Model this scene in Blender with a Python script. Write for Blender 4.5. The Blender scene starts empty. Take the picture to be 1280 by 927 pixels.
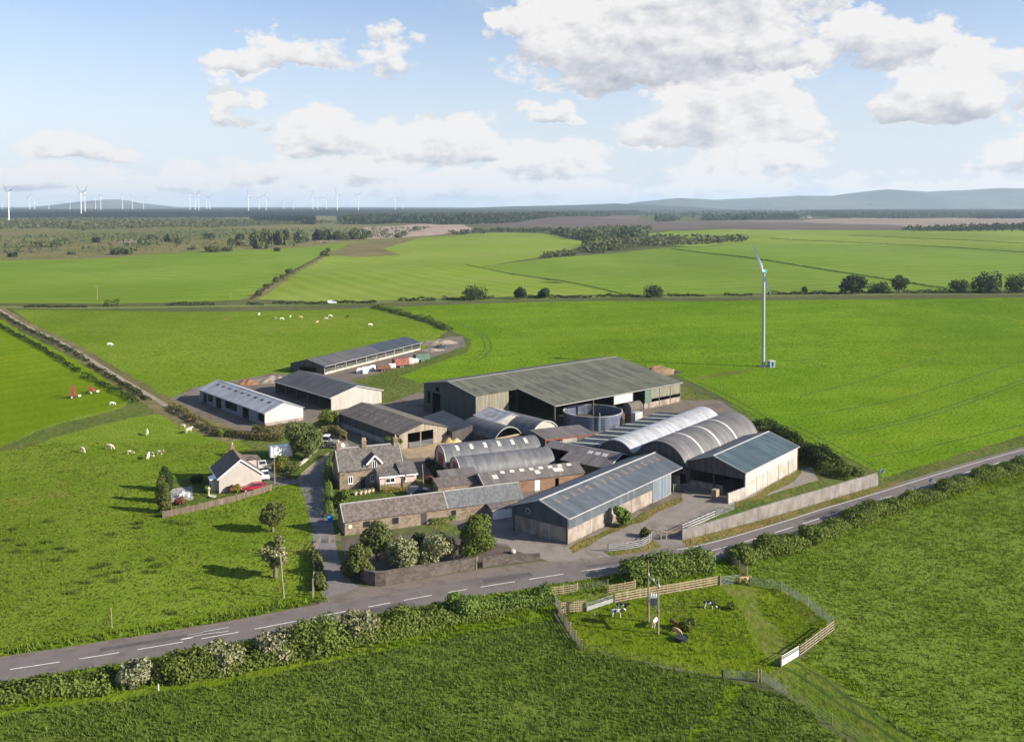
import bpy, bmesh, math, random
import numpy as np
from mathutils import Vector, Matrix, geometry as mgeo, noise as mnoise

random.seed(7)
RNG = np.random.default_rng(11)
R = math.radians
scene = bpy.context.scene
COL = scene.collection

# ------------------------------------------------------------------ camera model (photo pixels 1280 x 927)
F, HC, PITCH, YH, CX = 1190.0, 54.0, math.radians(2.0), 257.0, 640.0
CY = YH + F * math.tan(PITCH)
CP, SP = math.cos(PITCH), math.sin(PITCH)

def E(px, py, z=0.0):
    a = (px - CX) / F; b = -(py - CY) / F
    dz = -SP + b * CP
    t = (z - HC) / dz
    return Vector((a * t, (CP + b * SP) * t, z))

def smooth(a, b, v):
    t = min(1.0, max(0.0, (v - a) / (b - a)))
    return t * t * (3 - 2 * t)

CREST = E(1230, 382)
KNOLL = E(725, 276)
def hgt(x, y):
    r = math.hypot(x, y)
    w = smooth(270, 520, r)
    h = 0.0
    if w > 0:
        h += w * (1.1 * math.sin(x / 47 + 1.0) * math.sin(y / 71 + .4) + .9 * math.sin((x + y) / 95) + .5 * math.sin((x - .6 * y) / 33))
        h += 2.6 * w * math.exp(-(((x - CREST.x) / 120) ** 2 + ((y - CREST.y) / 45) ** 2))
        h += smooth(900, 2600, r) * 3.5 * (math.sin(x / 310 + 2) * math.sin(y / 420))
        h += 16 * math.exp(-(((x - KNOLL.x) / 150) ** 2 + ((y - KNOLL.y) / 260) ** 2))
        h *= 1 - smooth(5200, 7500, r)
    return h

def G(px, py):
    p = E(px, py, 0.0)
    for _ in range(5):
        p = E(px, py, hgt(p.x, p.y))
    return p

def hz(py, base):
    """height of picture row py straight above a ground point"""
    b = -(py - CY) / F
    return HC + base.y * (b * CP - SP) / (CP + b * SP)

# ------------------------------------------------------------------ object helpers
def tag(o, label=None, cat=None, group=None, kind=None):
    if label: o['label'] = label
    if cat: o['category'] = cat
    if group: o['group'] = group
    if kind: o['kind'] = kind
    return o

def thing(name, label, cat, loc=(0, 0, 0), rot=0.0, group=None):
    o = bpy.data.objects.new(name, None)
    o.empty_display_size = .2
    COL.objects.link(o)
    o.location = loc
    o.rotation_euler = (0, 0, rot)
    return tag(o, label, cat, group)

def link(name, me, parent=None, mat=None):
    if mat is not None:
        me.materials.clear()
        me.materials.append(mat)
    o = bpy.data.objects.new(name, me)
    COL.objects.link(o)
    if parent is not None:
        o.parent = parent
    return o

def copy_tree(o, parent=None):
    c = o.copy()
    COL.objects.link(c)
    if parent is not None:
        c.parent = parent
    for ch in list(o.children):
        copy_tree(ch, c)
    return c

class MB:
    """collects faces and links them as one mesh object"""
    def __init__(s, flip=False):
        s.v = []; s.f = []; s.flip = flip
    def face(s, pts):
        i = len(s.v); s.v += [tuple(p) for p in pts]; s.f.append(tuple(range(i, i + len(pts))))
    def box(s, x0, x1, y0, y1, z0, z1):
        s.hexa([(x0, y0, z0), (x1, y0, z0), (x1, y1, z0), (x0, y1, z0)], [(x0, y0, z1), (x1, y0, z1), (x1, y1, z1), (x0, y1, z1)])
    def hexa(s, lo, hi):
        i = len(s.v); n = len(lo)
        s.v += [tuple(p) for p in lo] + [tuple(p) for p in hi]
        s.f.append(tuple(range(i + n - 1, i - 1, -1)))
        s.f.append(tuple(range(i + n, i + 2 * n)))
        for k in range(n):
            a, b = i + k, i + (k + 1) % n
            s.f.append((a, b, b + n, a + n))
    def prism(s, poly, off):
        s.hexa(poly, [tuple(Vector(p) + Vector(off)) for p in poly])
    def tube(s, p0, p1, r0, r1=None, n=8):
        r1 = r0 if r1 is None else r1
        p0, p1 = Vector(p0), Vector(p1)
        d = (p1 - p0).normalized()
        u = d.orthogonal().normalized(); w = d.cross(u)
        a = [p0 + (u * math.cos(t) + w * math.sin(t)) * r0 for t in [2 * math.pi * k / n for k in range(n)]]
        b = [p1 + (u * math.cos(t) + w * math.sin(t)) * r1 for t in [2 * math.pi * k / n for k in range(n)]]
        s.hexa(a, b)
    def path(s, pts, radii, n=7):
        for k in range(len(pts) - 1):
            s.tube(pts[k], pts[k + 1], radii[k], radii[k + 1], n)
    def beam(s, p0, p1, w, h):
        """rectangular bar, w across (horizontal), h in the other direction"""
        p0, p1 = Vector(p0), Vector(p1)
        d = (p1 - p0).normalized()
        side = d.cross(Vector((0, 0, 1)))
        if side.length < 1e-4: side = Vector((1, 0, 0))
        side.normalize(); up = side.cross(d)
        q = lambda p: [p - side * w / 2 - up * h / 2, p + side * w / 2 - up * h / 2, p + side * w / 2 + up * h / 2, p - side * w / 2 + up * h / 2]
        s.hexa(q(p0), q(p1))
    def lathe(s, prof, n=20, c=(0, 0)):
        rings = []
        for r, z in prof:
            rings.append(len(s.v))
            s.v += [(c[0] + r * math.cos(2 * math.pi * k / n), c[1] + r * math.sin(2 * math.pi * k / n), z) for k in range(n)]
        for a, b in zip(rings, rings[1:]):
            for k in range(n):
                k2 = (k + 1) % n
                s.f.append((a + k, a + k2, b + k2, b + k))
    def build(s, name, mat, parent=None, smooth_angle=None):
        me = bpy.data.meshes.new(name)
        v, f = s.v, s.f
        if s.flip:
            v = [(x, -y, z) for x, y, z in v]; f = [tuple(reversed(q)) for q in f]
        me.from_pydata(v, [], f)
        me.materials.append(mat)
        if smooth_angle:
            bm = bmesh.new(); bm.from_mesh(me)
            bmesh.ops.remove_doubles(bm, verts=bm.verts, dist=1e-4)
            bmesh.ops.recalc_face_normals(bm, faces=bm.faces)
            bm.to_mesh(me); bm.free()
            me.polygons.foreach_set('use_smooth', [True] * len(me.polygons))
            me.set_sharp_from_angle(angle=R(smooth_angle))
        me.update()
        return link(name, me, parent)

def np_mesh(name, verts, faces, mat):
    me = bpy.data.meshes.new(name)
    verts = np.asarray(verts, dtype=np.float32); faces = np.asarray(faces, dtype=np.int32)
    k = faces.shape[1]
    me.vertices.add(len(verts)); me.vertices.foreach_set('co', verts.ravel())
    me.loops.add(faces.size); me.loops.foreach_set('vertex_index', faces.ravel())
    me.polygons.add(len(faces)); me.polygons.foreach_set('loop_start', np.arange(0, faces.size, k, dtype=np.int32))
    me.update(calc_edges=True); me.validate()
    me.materials.append(mat)
    return me

# ------------------------------------------------------------------ materials
class NT:
    def __init__(s, mat):
        s.t = mat.node_tree; s.n = s.t.nodes; s.l = s.t.links
    def new(s, ty, **kw):
        n = s.n.new(ty)
        for k, v in kw.items():
            if k.startswith('_'): setattr(n, k[1:], v)
        return n
    def link(s, a, b): s.l.new(a, b)
    def val(s, sock, v):
        if hasattr(v, 'links') or isinstance(v, bpy.types.NodeSocket): s.l.new(v, sock)
        else: sock.default_value = v
    def math(s, op, a, b=0.0, c=None, clamp=False):
        n = s.n.new('ShaderNodeMath'); n.operation = op; n.use_clamp = clamp
        s.val(n.inputs[0], a); s.val(n.inputs[1], b)
        if c is not None: s.val(n.inputs[2], c)
        return n.outputs[0]
    def noise(s, vec, scale, detail=3.0, rough=.55, dist=0.0):
        n = s.n.new('ShaderNodeTexNoise'); n.inputs['Scale'].default_value = scale
        n.inputs['Detail'].default_value = detail; n.inputs['Roughness'].default_value = rough; n.inputs['Distortion'].default_value = dist
        if vec is not None: s.l.new(vec, n.inputs['Vector'])
        return n.outputs['Fac']
    def ramp(s, fac, stops):
        n = s.n.new('ShaderNodeValToRGB')
        while len(n.color_ramp.elements) < len(stops): n.color_ramp.elements.new(.5)
        for e, (p, c) in zip(n.color_ramp.elements, stops):
            e.position = p; e.color = c4(c)
        s.l.new(fac, n.inputs['Fac'])
        return n.outputs['Color']
    def step(s, fac, a, b):
        n = s.n.new('ShaderNodeMapRange'); n.interpolation_type = 'SMOOTHSTEP'
        s.l.new(fac, n.inputs['Value']); s.val(n.inputs['From Min'], a); s.val(n.inputs['From Max'], b)
        return n.outputs['Result']
    def mix(s, fac, a, b, blend='MIX'):
        n = s.n.new('ShaderNodeMix'); n.data_type = 'RGBA'; n.blend_type = blend
        s.val(n.inputs[0], fac)
        for i, v in ((6, a), (7, b)):
            if isinstance(v, bpy.types.NodeSocket): s.l.new(v, n.inputs[i])
            else: n.inputs[i].default_value = c4(v)
        return n.outputs[2]
    def mapping(s, vec, scale=(1, 1, 1), rot=(0, 0, 0), loc=(0, 0, 0)):
        n = s.n.new('ShaderNodeMapping'); n.inputs['Scale'].default_value = scale; n.inputs['Rotation'].default_value = rot; n.inputs['Location'].default_value = loc
        s.l.new(vec, n.inputs['Vector'])
        return n.outputs[0]
    def bump(s, height, dist, strength=1.0):
        n = s.n.new('ShaderNodeBump'); n.inputs['Distance'].default_value = dist; n.inputs['Strength'].default_value = strength
        s.l.new(height, n.inputs['Height'])
        return n.outputs[0]

def c4(c):
    return (c[0], c[1], c[2], 1.0) if len(c) == 3 else tuple(c)

def base_mat(name, rough=.8, spec=.3):
    m = bpy.data.materials.new(name); m.use_nodes = True
    t = NT(m)
    b = t.n['Principled BSDF']
    b.inputs['Roughness'].default_value = rough
    b.inputs['Specular IOR Level'].default_value = spec
    t.b = b
    t.co = t.new('ShaderNodeTexCoord').outputs['Object']
    return m, t

def plain(name, col, rough=.6, var=.12, scale=1.5, metallic=0.0, spec=.4):
    m, t = base_mat(name, rough, spec)
    n = t.noise(t.co, scale, 4)
    c = t.mix(t.step(n, .3, .7), tuple(x * (1 - var) for x in col), tuple(min(1, x * (1 + var)) for x in col))
    t.link(c, t.b.inputs['Base Color'])
    t.b.inputs['Metallic'].default_value = metallic
    return m

def sheet(name, col, col2, rough=.55, seam=1.05, streak=.5, rust=None, rustamt=.62, spec=.4, moss=None):
    """profiled roofing sheet: ribs and sheet laps across x, weather streaks down the slope"""
    m, t = base_mat(name, rough, spec)
    st = t.noise(t.mapping(t.co, (1.6, .22, .5)), 1.0, 5, .65)
    bl = t.noise(t.co, .22, 4, .6)
    c = t.mix(t.step(t.math('ADD', t.math('MULTIPLY', st, streak), t.math('MULTIPLY', bl, 1 - streak)), .36, .66), col, col2)
    dn = t.noise(t.mapping(t.co, (.45, .16, .3), (0, 0, .1), (9, 4, 0)), 1.0, 6, .72)
    c = t.mix(t.math('MULTIPLY', t.step(dn, .5, .68), .5), c, tuple(x * .5 for x in col))
    ln = t.noise(t.mapping(t.co, (1, .6, 1), (0, 0, 0), (3, 14, 0)), 1.3, 6, .75)
    c = t.mix(t.math('MULTIPLY', t.step(ln, .56, .72), .4), c, tuple(x * 1.7 for x in col2))
    if rust:
        rn = t.noise(t.mapping(t.co, (.55, .3, .3)), 1.0, 6, .7)
        c = t.mix(t.step(rn, rustamt, rustamt + .12), c, rust)
    if moss:
        mn = t.noise(t.co, .6, 6, .7)
        c = t.mix(t.step(mn, .55, .75), c, moss)
    sx = t.new('ShaderNodeSeparateXYZ'); t.link(t.co, sx.inputs[0])
    lap = t.math('ABSOLUTE', t.math('SUBTRACT', t.math('FRACT', t.math('DIVIDE', sx.outputs[0], seam)), .5))
    lapm = t.step(lap, .46, .5)
    shade = t.mix(t.math('MULTIPLY', lapm, .28), c, tuple(x * .45 for x in col))
    # each sheet slightly different
    sid = t.new('ShaderNodeTexWhiteNoise'); sid.noise_dimensions = '1D'
    t.link(t.math('FLOOR', t.math('DIVIDE', sx.outputs[0], seam)), sid.inputs['W'])
    hsv = t.new('ShaderNodeHueSaturation'); t.link(shade, hsv.inputs['Color'])
    t.link(t.math('ADD', t.math('MULTIPLY', sid.outputs['Value'], .34), .83), hsv.inputs['Value'])
    t.link(hsv.outputs[0], t.b.inputs['Base Color'])
    wv = t.math('SINE', t.math('MULTIPLY', sx.outputs[0], 2 * math.pi / .25))
    t.link(t.bump(t.math('ADD', t.math('MULTIPLY', wv, .3), t.math('MULTIPLY', lapm, 1.2)), .02, .6), t.b.inputs['Normal'])
    return m

def cladding(name, col, col2, rough=.6, rib=.3, boards=False):
    """upright wall sheeting or boards: ribs run with z, stains run down"""
    m, t = base_mat(name, rough, .35)
    sx = t.new('ShaderNodeSeparateXYZ'); t.link(t.co, sx.inputs[0])
    along = t.math('ADD', sx.outputs[0], sx.outputs[1])
    st = t.noise(t.mapping(t.co, (1.8, 1.8, .18)), 1.0, 5, .65)
    c = t.mix(t.step(st, .35, .68), col, col2)
    k = t.math('FLOOR', t.math('DIVIDE', along, rib if boards else 1.0))
    w = t.new('ShaderNodeTexWhiteNoise'); w.noise_dimensions = '1D'; t.link(k, w.inputs['W'])
    hsv = t.new('ShaderNodeHueSaturation'); t.link(c, hsv.inputs['Color'])
    t.link(t.math('ADD', t.math('MULTIPLY', w.outputs['Value'], .45 if boards else .16), .78 if boards else .92), hsv.inputs['Value'])
    t.link(hsv.outputs[0], t.b.inputs['Base Color'])
    wv = t.math('SINE', t.math('MULTIPLY', along, 2 * math.pi / rib))
    t.link(t.bump(wv, .03, .5), t.b.inputs['Normal'])
    return m

def concrete(name, col, dark, rough=.85, stain=.5):
    m, t = base_mat(name, rough, .2)
    big = t.noise(t.co, .35, 5, .65)
    drip = t.noise(t.mapping(t.co, (.9, .9, .35)), 1.0, 6, .72)
    fine = t.noise(t.co, 6, 4, .6)
    f = t.math('ADD', t.math('MULTIPLY', big, .55), t.math('MULTIPLY', drip, .45))
    c = t.mix(t.step(f, .36, .62), dark, col)
    ft = t.new('ShaderNodeSeparateXYZ'); t.link(t.co, ft.inputs[0])
    c = t.mix(t.math('MULTIPLY', t.step(t.math('ADD', ft.outputs[2], t.math('MULTIPLY', big, 1.6)), 1.25, .5), .55), c, tuple(x * .55 for x in dark))
    c = t.mix(t.math('MULTIPLY', t.step(fine, .45, .8), .25), c, tuple(x * .5 for x in dark))
    t.link(c, t.b.inputs['Base Color'])
    t.link(t.bump(fine, .02, .5), t.b.inputs['Normal'])
    return m

def stone(name, cols, scale=3.2, mortar=(.3, .27, .22), flat=.6):
    """coursed rubble: stones of different colour with paler joints"""
    m, t = base_mat(name, .9, .2)
    v = t.new('ShaderNodeTexVoronoi'); v.inputs['Scale'].default_value = 1.0
    mp = t.mapping(t.co, (scale * flat, scale * flat, scale))
    t.link(mp, v.inputs['Vector'])
    w = t.new('ShaderNodeSeparateColor'); t.link(v.outputs['Color'], w.inputs[0])
    c = t.ramp(w.outputs[0], [(i / max(1, len(cols) - 1), k) for i, k in enumerate(cols)])
    d = t.new('ShaderNodeTexVoronoi'); d.feature = 'DISTANCE_TO_EDGE'; t.link(mp, d.inputs['Vector'])
    jt = t.step(d.outputs['Distance'], .0, .09)
    c = t.mix(jt, mortar, c)
    bl = t.noise(t.co, .4, 5, .65)
    c = t.mix(t.math('MULTIPLY', t.step(bl, .42, .75), .45), c, tuple(x * .45 for x in cols[0]))
    t.link(c, t.b.inputs['Base Color'])
    t.link(t.bump(t.math('MULTIPLY', jt, 1.0), .04, .7), t.b.inputs['Normal'])
    return m

def slate(name, c1, c2, moss=None, mossamt=.6, course=.28):
    m, t = base_mat(name, .75, .3)
    sx = t.new('ShaderNodeSeparateXYZ'); t.link(t.co, sx.inputs[0])
    row = t.math('FLOOR', t.math('DIVIDE', sx.outputs[1], course))
    colm = t.math('FLOOR', t.math('ADD', t.math('DIVIDE', sx.outputs[0], .33), t.math('MULTIPLY', row, .5)))
    cv = t.new('ShaderNodeCombineXYZ'); t.link(row, cv.inputs[0]); t.link(colm, cv.inputs[1])
    w = t.new('ShaderNodeTexWhiteNoise'); t.link(cv.outputs[0], w.inputs['Vector'])
    st = t.noise(t.mapping(t.co, (1.2, .35, .5)), 1.0, 6, .7)
    f = t.math('ADD', t.math('MULTIPLY', w.outputs['Value'], .4), t.math('MULTIPLY', st, .6))
    c = t.mix(t.step(f, .25, .75), c1, c2)
    if moss:
        mn = t.noise(t.co, .7, 6, .7)
        c = t.mix(t.step(mn, mossamt, mossamt + .15), c, moss)
    t.link(c, t.b.inputs['Base Color'])
    fr = t.math('FRACT', t.math('DIVIDE', sx.outputs[1], course))
    t.link(t.bump(fr, .03, .5), t.b.inputs['Normal'])
    return m

def grass(name, a, b, c, big=40.0, small=.9, bump=.22, dark=.35, stripes=None, patch=None, mid=6.0):
    """a, b large patches; c the dark gaps between tussocks"""
    m, t = base_mat(name, .95, 0.0)
    nb = t.noise(t.co, 1 / big, 4, .6, .4)
    nm = t.noise(t.co, 1 / mid, 5, .62)
    ns = t.noise(t.mapping(t.co, (1, .5, 1)), 1 / small, 5, .66)
    f = t.math('ADD', t.math('MULTIPLY', nb, .55), t.math('MULTIPLY', nm, .45))
    col = t.mix(t.step(f, .4, .6), a, b)
    nl = t.noise(t.mapping(t.co, (1, .5, 1), (0, 0, .3), (11, 23, 0)), .45 / big, 4, .6)
    col = t.mix(t.math('MULTIPLY', t.step(nl, .44, .66), .46), col, tuple(x * .55 for x in a))
    if patch:
        pc, amt = patch
        pn = t.noise(t.mapping(t.co, (1, .6, 1), (0, 0, .4), (31, 7, 0)), 1 / (big * .55), 6, .68)
        col = t.mix(t.step(pn, amt, amt + .1), col, pc)
    if stripes:
        ang, wid, amt = stripes
        mp = t.mapping(t.co, (1, 1, 1), (0, 0, ang))
        sx = t.new('ShaderNodeSeparateXYZ'); t.link(mp, sx.inputs[0])
        wob = t.math('ADD', sx.outputs[1], t.math('MULTIPLY', t.noise(t.co, .012, 2), 10.0))
        sn = t.math('ADD', t.math('MULTIPLY', t.math('SINE', t.math('MULTIPLY', wob, 2 * math.pi / wid)), .5), .5)
        sn2 = t.noise(t.mapping(mp, (.006, 1 / wid, .01)), 1.0, 3, .6)
        col = t.mix(t.math('MULTIPLY', t.math('MULTIPLY', sn, sn2), amt), col, tuple(x * .62 for x in a))
    col = t.mix(t.math('MULTIPLY', t.step(ns, .56, .36), dark), col, c)
    t.link(col, t.b.inputs['Base Color'])
    h = t.math('ADD', ns, t.math('MULTIPLY', nm, .8))
    t.link(t.bump(h, bump, 1.0), t.b.inputs['Normal'])
    return m

def earth(name, cols, big=9.0, small=.5, bump=.06, rough=.95, wet=None):
    m, t = base_mat(name, rough, .15)
    nb = t.noise(t.co, 1 / big, 6, .68, .5)
    ns = t.noise(t.co, 1 / small, 4, .65)
    c = t.ramp(nb, [(.36 + .28 * i / (len(cols) - 1), k) for i, k in enumerate(cols)])
    n3 = t.noise(t.mapping(t.co, (1, .45, 1), (0, 0, .5), (17, 3, 0)), 2.2 / big, 6, .7)
    c = t.mix(t.math('MULTIPLY', t.step(n3, .5, .7), .45), c, tuple(x * .55 for x in cols[0]))
    c = t.mix(t.math('MULTIPLY', t.step(ns, .5, .75), .35), c, tuple(x * .55 for x in cols[0]))
    t.link(c, t.b.inputs['Base Color'])
    t.link(t.bump(ns, bump, .8), t.b.inputs['Normal'])
    return m

def leafmat(name, a, b, bloom=None, bloomamt=.0, trans=.25, objvar=.14):
    m, t = base_mat(name, .8, .05)
    g = t.new('ShaderNodeNewGeometry')
    oi = t.new('ShaderNodeObjectInfo')
    c = t.mix(g.outputs['Random Per Island'], a, b)
    cl = t.noise(t.co, .55, 3, .6)
    c = t.mix(t.math('MULTIPLY', t.step(cl, .45, .7), .5), c, b)
    if bloom:
        wn = t.new('ShaderNodeTexWhiteNoise'); wn.noise_dimensions = '1D'
        t.link(t.math('MULTIPLY', g.outputs['Random Per Island'], 91.7), wn.inputs['W'])
        cb = t.noise(t.co, .8, 3, .6)
        thr = t.math('GREATER_THAN', t.math('ADD', t.math('MULTIPLY', wn.outputs['Value'], .6), t.math('MULTIPLY', cb, .8)), 1 - bloomamt)
        c = t.mix(thr, c, bloom)
    hsv = t.new('ShaderNodeHueSaturation'); t.link(c, hsv.inputs['Color'])
    t.link(t.math('ADD', t.math('MULTIPLY', oi.outputs['Random'], .025), .4875), hsv.inputs['Hue'])
    t.link(t.math('ADD', t.math('MULTIPLY', oi.outputs['Random'], 2 * objvar), 1 - objvar), hsv.inputs['Value'])
    t.link(hsv.outputs[0], t.b.inputs['Base Color'])
    tr = t.new('ShaderNodeBsdfTranslucent'); t.link(hsv.outputs[0], tr.inputs['Color'])
    mx = t.new('ShaderNodeMixShader'); mx.inputs[0].default_value = trans
    t.link(t.b.outputs[0], mx.inputs[1]); t.link(tr.outputs[0], mx.inputs[2])
    t.link(mx.outputs[0], t.n['Material Output'].inputs['Surface'])
    return m

M = {}
M['blue_roof'] = sheet('blue_grey_roof_sheet', (.062, .073, .088), (.09, .102, .117), .6, 1.05, .6)
M['blue_clad'] = cladding('slate_blue_cladding', (.036, .05, .064), (.056, .073, .09))
M['teal_roof'] = sheet('dark_teal_roof_sheet', (.038, .062, .072), (.062, .09, .10), .5, 1.05, .5, (.19, .15, .11), .63)
M['pale_clad'] = cladding('pale_grey_cladding', (.33, .33, .32), (.45, .44, .41))
M['door_blue'] = cladding('pale_blue_door_sheet', (.12, .145, .175), (.17, .2, .23))
M['conc_panel'] = concrete('weathered_concrete_panel', (.32, .27, .225), (.15, .122, .098))
M['conc_pale'] = concrete('pale_concrete_panel', (.42, .385, .345), (.27, .232, .195))
M['conc_wall'] = concrete('stained_concrete_wall', (.25, .228, .208), (.15, .132, .118))
M['block'] = concrete('grey_blockwork', (.36, .35, .33), (.22, .21, .19))
M['curve_white'] = sheet('pale_curved_sheet', (.29, .295, .31), (.37, .373, .38), .4, 1.05, .55)
M['curve_brown'] = sheet('brown_grey_curved_sheet', (.085, .079, .076), (.14, .13, .124), .5, 1.05, .6)
M['curve_grey'] = sheet('grey_curved_sheet', (.085, .087, .094), (.14, .137, .136), .5, .8, .6, (.19, .15, .12), .68)
M['curve_dark'] = sheet('dark_curved_sheet', (.06, .064, .072), (.105, .1, .097), .5, .8, .6, (.2, .14, .1), .58)
M['dark_sheet'] = sheet('dark_blue_flat_sheet', (.035, .042, .056), (.055, .062, .076), .7, spec=.12)
M['moss_roof'] = sheet('mossy_fibre_cement_roof', (.082, .086, .062), (.122, .123, .094), .85, 1.1, .6, (.085, .085, .075), .64, .2, (.105, .115, .075))
M['dark_green_clad'] = cladding('dark_green_cladding', (.022, .04, .035), (.04, .06, .052))
M['olive_clad'] = cladding('weathered_olive_cladding', (.13, .12, .085), (.22, .2, .15))
M['pink_grey_roof'] = sheet('pink_grey_fibre_roof', (.115, .1, .097), (.165, .146, .138), .85, 1.0, .6)
M['brown_fibre'] = sheet('brown_fibre_roof', (.095, .085, .085), (.145, .125, .115), .85, .9, .6)
M['old_roof'] = sheet('weathered_brown_barn_roof', (.09, .076, .064), (.15, .128, .108), .85, 1.0, .65, (.09, .075, .065), .6)
M['old_boards'] = cladding('weathered_barn_boards', (.2, .165, .125), (.3, .255, .2), .85, .2, True)
M['brown_boards'] = cladding('brown_garden_fence_boards', (.10, .072, .05), (.16, .12, .085), .9, .2, True)
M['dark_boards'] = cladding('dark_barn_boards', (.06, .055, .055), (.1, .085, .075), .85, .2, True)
M['white_roof'] = sheet('pale_grey_shed_roof', (.30, .31, .325), (.385, .39, .395), .5, 1.05, .5)
M['white_clad'] = cladding('off_white_cladding', (.43, .405, .375), (.5, .475, .445))
M['shed_roof'] = sheet('slate_grey_shed_roof', (.07, .071, .077), (.1, .099, .099), .65, spec=.15)
M['navy_roof'] = sheet('dark_navy_shed_roof', (.04, .05, .066), (.058, .07, .088), .65, spec=.15)
M['cream_clad'] = cladding('cream_gable_sheet', (.33, .305, .27), (.4, .372, .33))
M['slate_brown'] = slate('brown_slates', (.085, .068, .06), (.15, .125, .11), (.2, .19, .11), .66)
M['slate_blue'] = slate('blue_grey_slates', (.085, .09, .098), (.135, .137, .14), (.24, .19, .12), .63)
M['slate_house'] = slate('farmhouse_slates', (.075, .07, .064), (.145, .13, .115), (.2, .18, .1), .62)
M['tile_brown'] = slate('cottage_roof_tiles', (.1, .07, .056), (.165, .122, .1))
M['stone'] = stone('warm_rubble_stone', [(.15, .11, .075), (.25, .19, .13), (.32, .25, .18), (.21, .145, .1)])
M['stone_dark'] = stone('dark_boundary_stone', [(.07, .058, .05), (.12, .098, .082), (.16, .13, .108), (.09, .073, .062)], 3.0, (.12, .105, .09))
M['brick'] = stone('orange_brickwork', [(.21, .115, .07), (.28, .165, .1), (.24, .145, .095)], 5.0, (.32, .25, .18), .4)
M['harl'] = concrete('cream_harling', (.44, .385, .345), (.37, .325, .29))
M['pink'] = concrete('pale_pink_render', (.6, .42, .37), (.52, .35, .31))
M['white_paint'] = plain('white_paint', (.78, .77, .74), .5, .06)
M['cream_paint'] = plain('cream_paint', (.6, .55, .45), .6, .1)
M['glass'] = plain('dark_window_glass', (.02, .025, .03), .08, .1, spec=.6)
M['rooflight'] = plain('weathered_rooflight', (.5, .47, .42), .35, .18, 2.0)
M['rooflight_tan'] = plain('dusty_rooflight', (.15, .12, .098), .4, .25, 3.0)
M['rooflight_dark'] = plain('dirty_rooflight', (.065, .065, .058), .6, .25, 3.0)
M['cream_strip'] = plain('cream_rooflight_strip', (.48, .49, .38), .45, .15)
M['trim'] = plain('pale_roof_trim', (.37, .36, .34), .5, .1)
M['steel'] = plain('galvanised_steel', (.36, .37, .38), .45, .15, metallic=.4)
M['dark_steel'] = plain('dark_steel', (.045, .045, .05), .6, .2)
M['red_oxide'] = plain('red_oxide_steel', (.22, .07, .05), .7, .25)
M['rust'] = plain('rusty_steel', (.17, .085, .045), .9, .3, 3)
M['timber'] = cladding('grey_brown_fence_timber', (.2, .155, .1), (.33, .27, .19), .9, .3)
M['timber_warm'] = cladding('warm_fence_boards', (.24, .185, .11), (.34, .27, .17), .9, .3)
M['timber_pole'] = cladding('utility_pole_timber', (.2, .165, .12), (.3, .25, .18), .9, .2)
M['tank_blue'] = None
M['lead'] = plain('pale_ridge_flashing', (.25, .24, .22), .6, .1)
M['chimney_pot'] = plain('buff_clay_pot', (.5, .38, .22), .8, .12)
M['rubber'] = plain('black_rubber', (.02, .02, .021), .85, .1)
M['red_car'] = plain('deep_red_car_paint', (.28, .012, .025), .22, .05, spec=.6)
M['red_machine'] = plain('red_machine_paint', (.27, .05, .04), .5, .2)
M['white_car'] = plain('white_car_paint', (.75, .75, .75), .25, .04, spec=.5)
M['dark_car'] = plain('dark_blue_car_paint', (.02, .03, .05), .2, .05, spec=.6)
M['tractor_grey'] = plain('pale_grey_tractor_paint', (.45, .44, .4), .5, .15)
M['lamp_glass'] = plain('lamp_glass', (.6, .6, .6), .15, .05)
M['blue_plastic'] = plain('bright_blue_plastic', (.0, .2, .5), .4, .1)
M['white_bag'] = plain('white_bulk_bag', (.7, .69, .66), .8, .12)
M['green_paint'] = plain('dull_green_paint', (.07, .12, .085), .6, .25)
M['terracotta'] = plain('pale_stone_pot', (.5, .4, .29), .85, .15)
M['bark'] = plain('grey_brown_bark', (.13, .105, .08), .95, .3, 4)
M['line'] = plain('worn_white_road_paint', (.62, .6, .56), .8, .2, 3)
M['turbine_white'] = plain('turbine_white_paint', (.72, .72, .71), .45, .03)
M['turbine_grey'] = plain('turbine_tower_paint', (.33, .355, .365), .4, .05)
M['turbine_blue'] = plain('turbine_cyan_cover', (.04, .22, .32), .4, .1)
M['kiosk_blue'] = plain('blue_grey_kiosk_paint', (.17, .27, .32), .5, .1)
M['straw'] = earth('straw_heap', [(.35, .26, .12), (.5, .38, .18)], 2, .2, .05)
M['soilheap'] = earth('brown_earth_heap', [(.16, .1, .06), (.27, .18, .11)], 3, .4, .1)
M['water'] = plain('dark_trough_water', (.03, .035, .04), .3, .1, spec=.3)
M['sign_black'] = plain('black_sign_paint', (.02, .02, .025), .5, .05)

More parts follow.
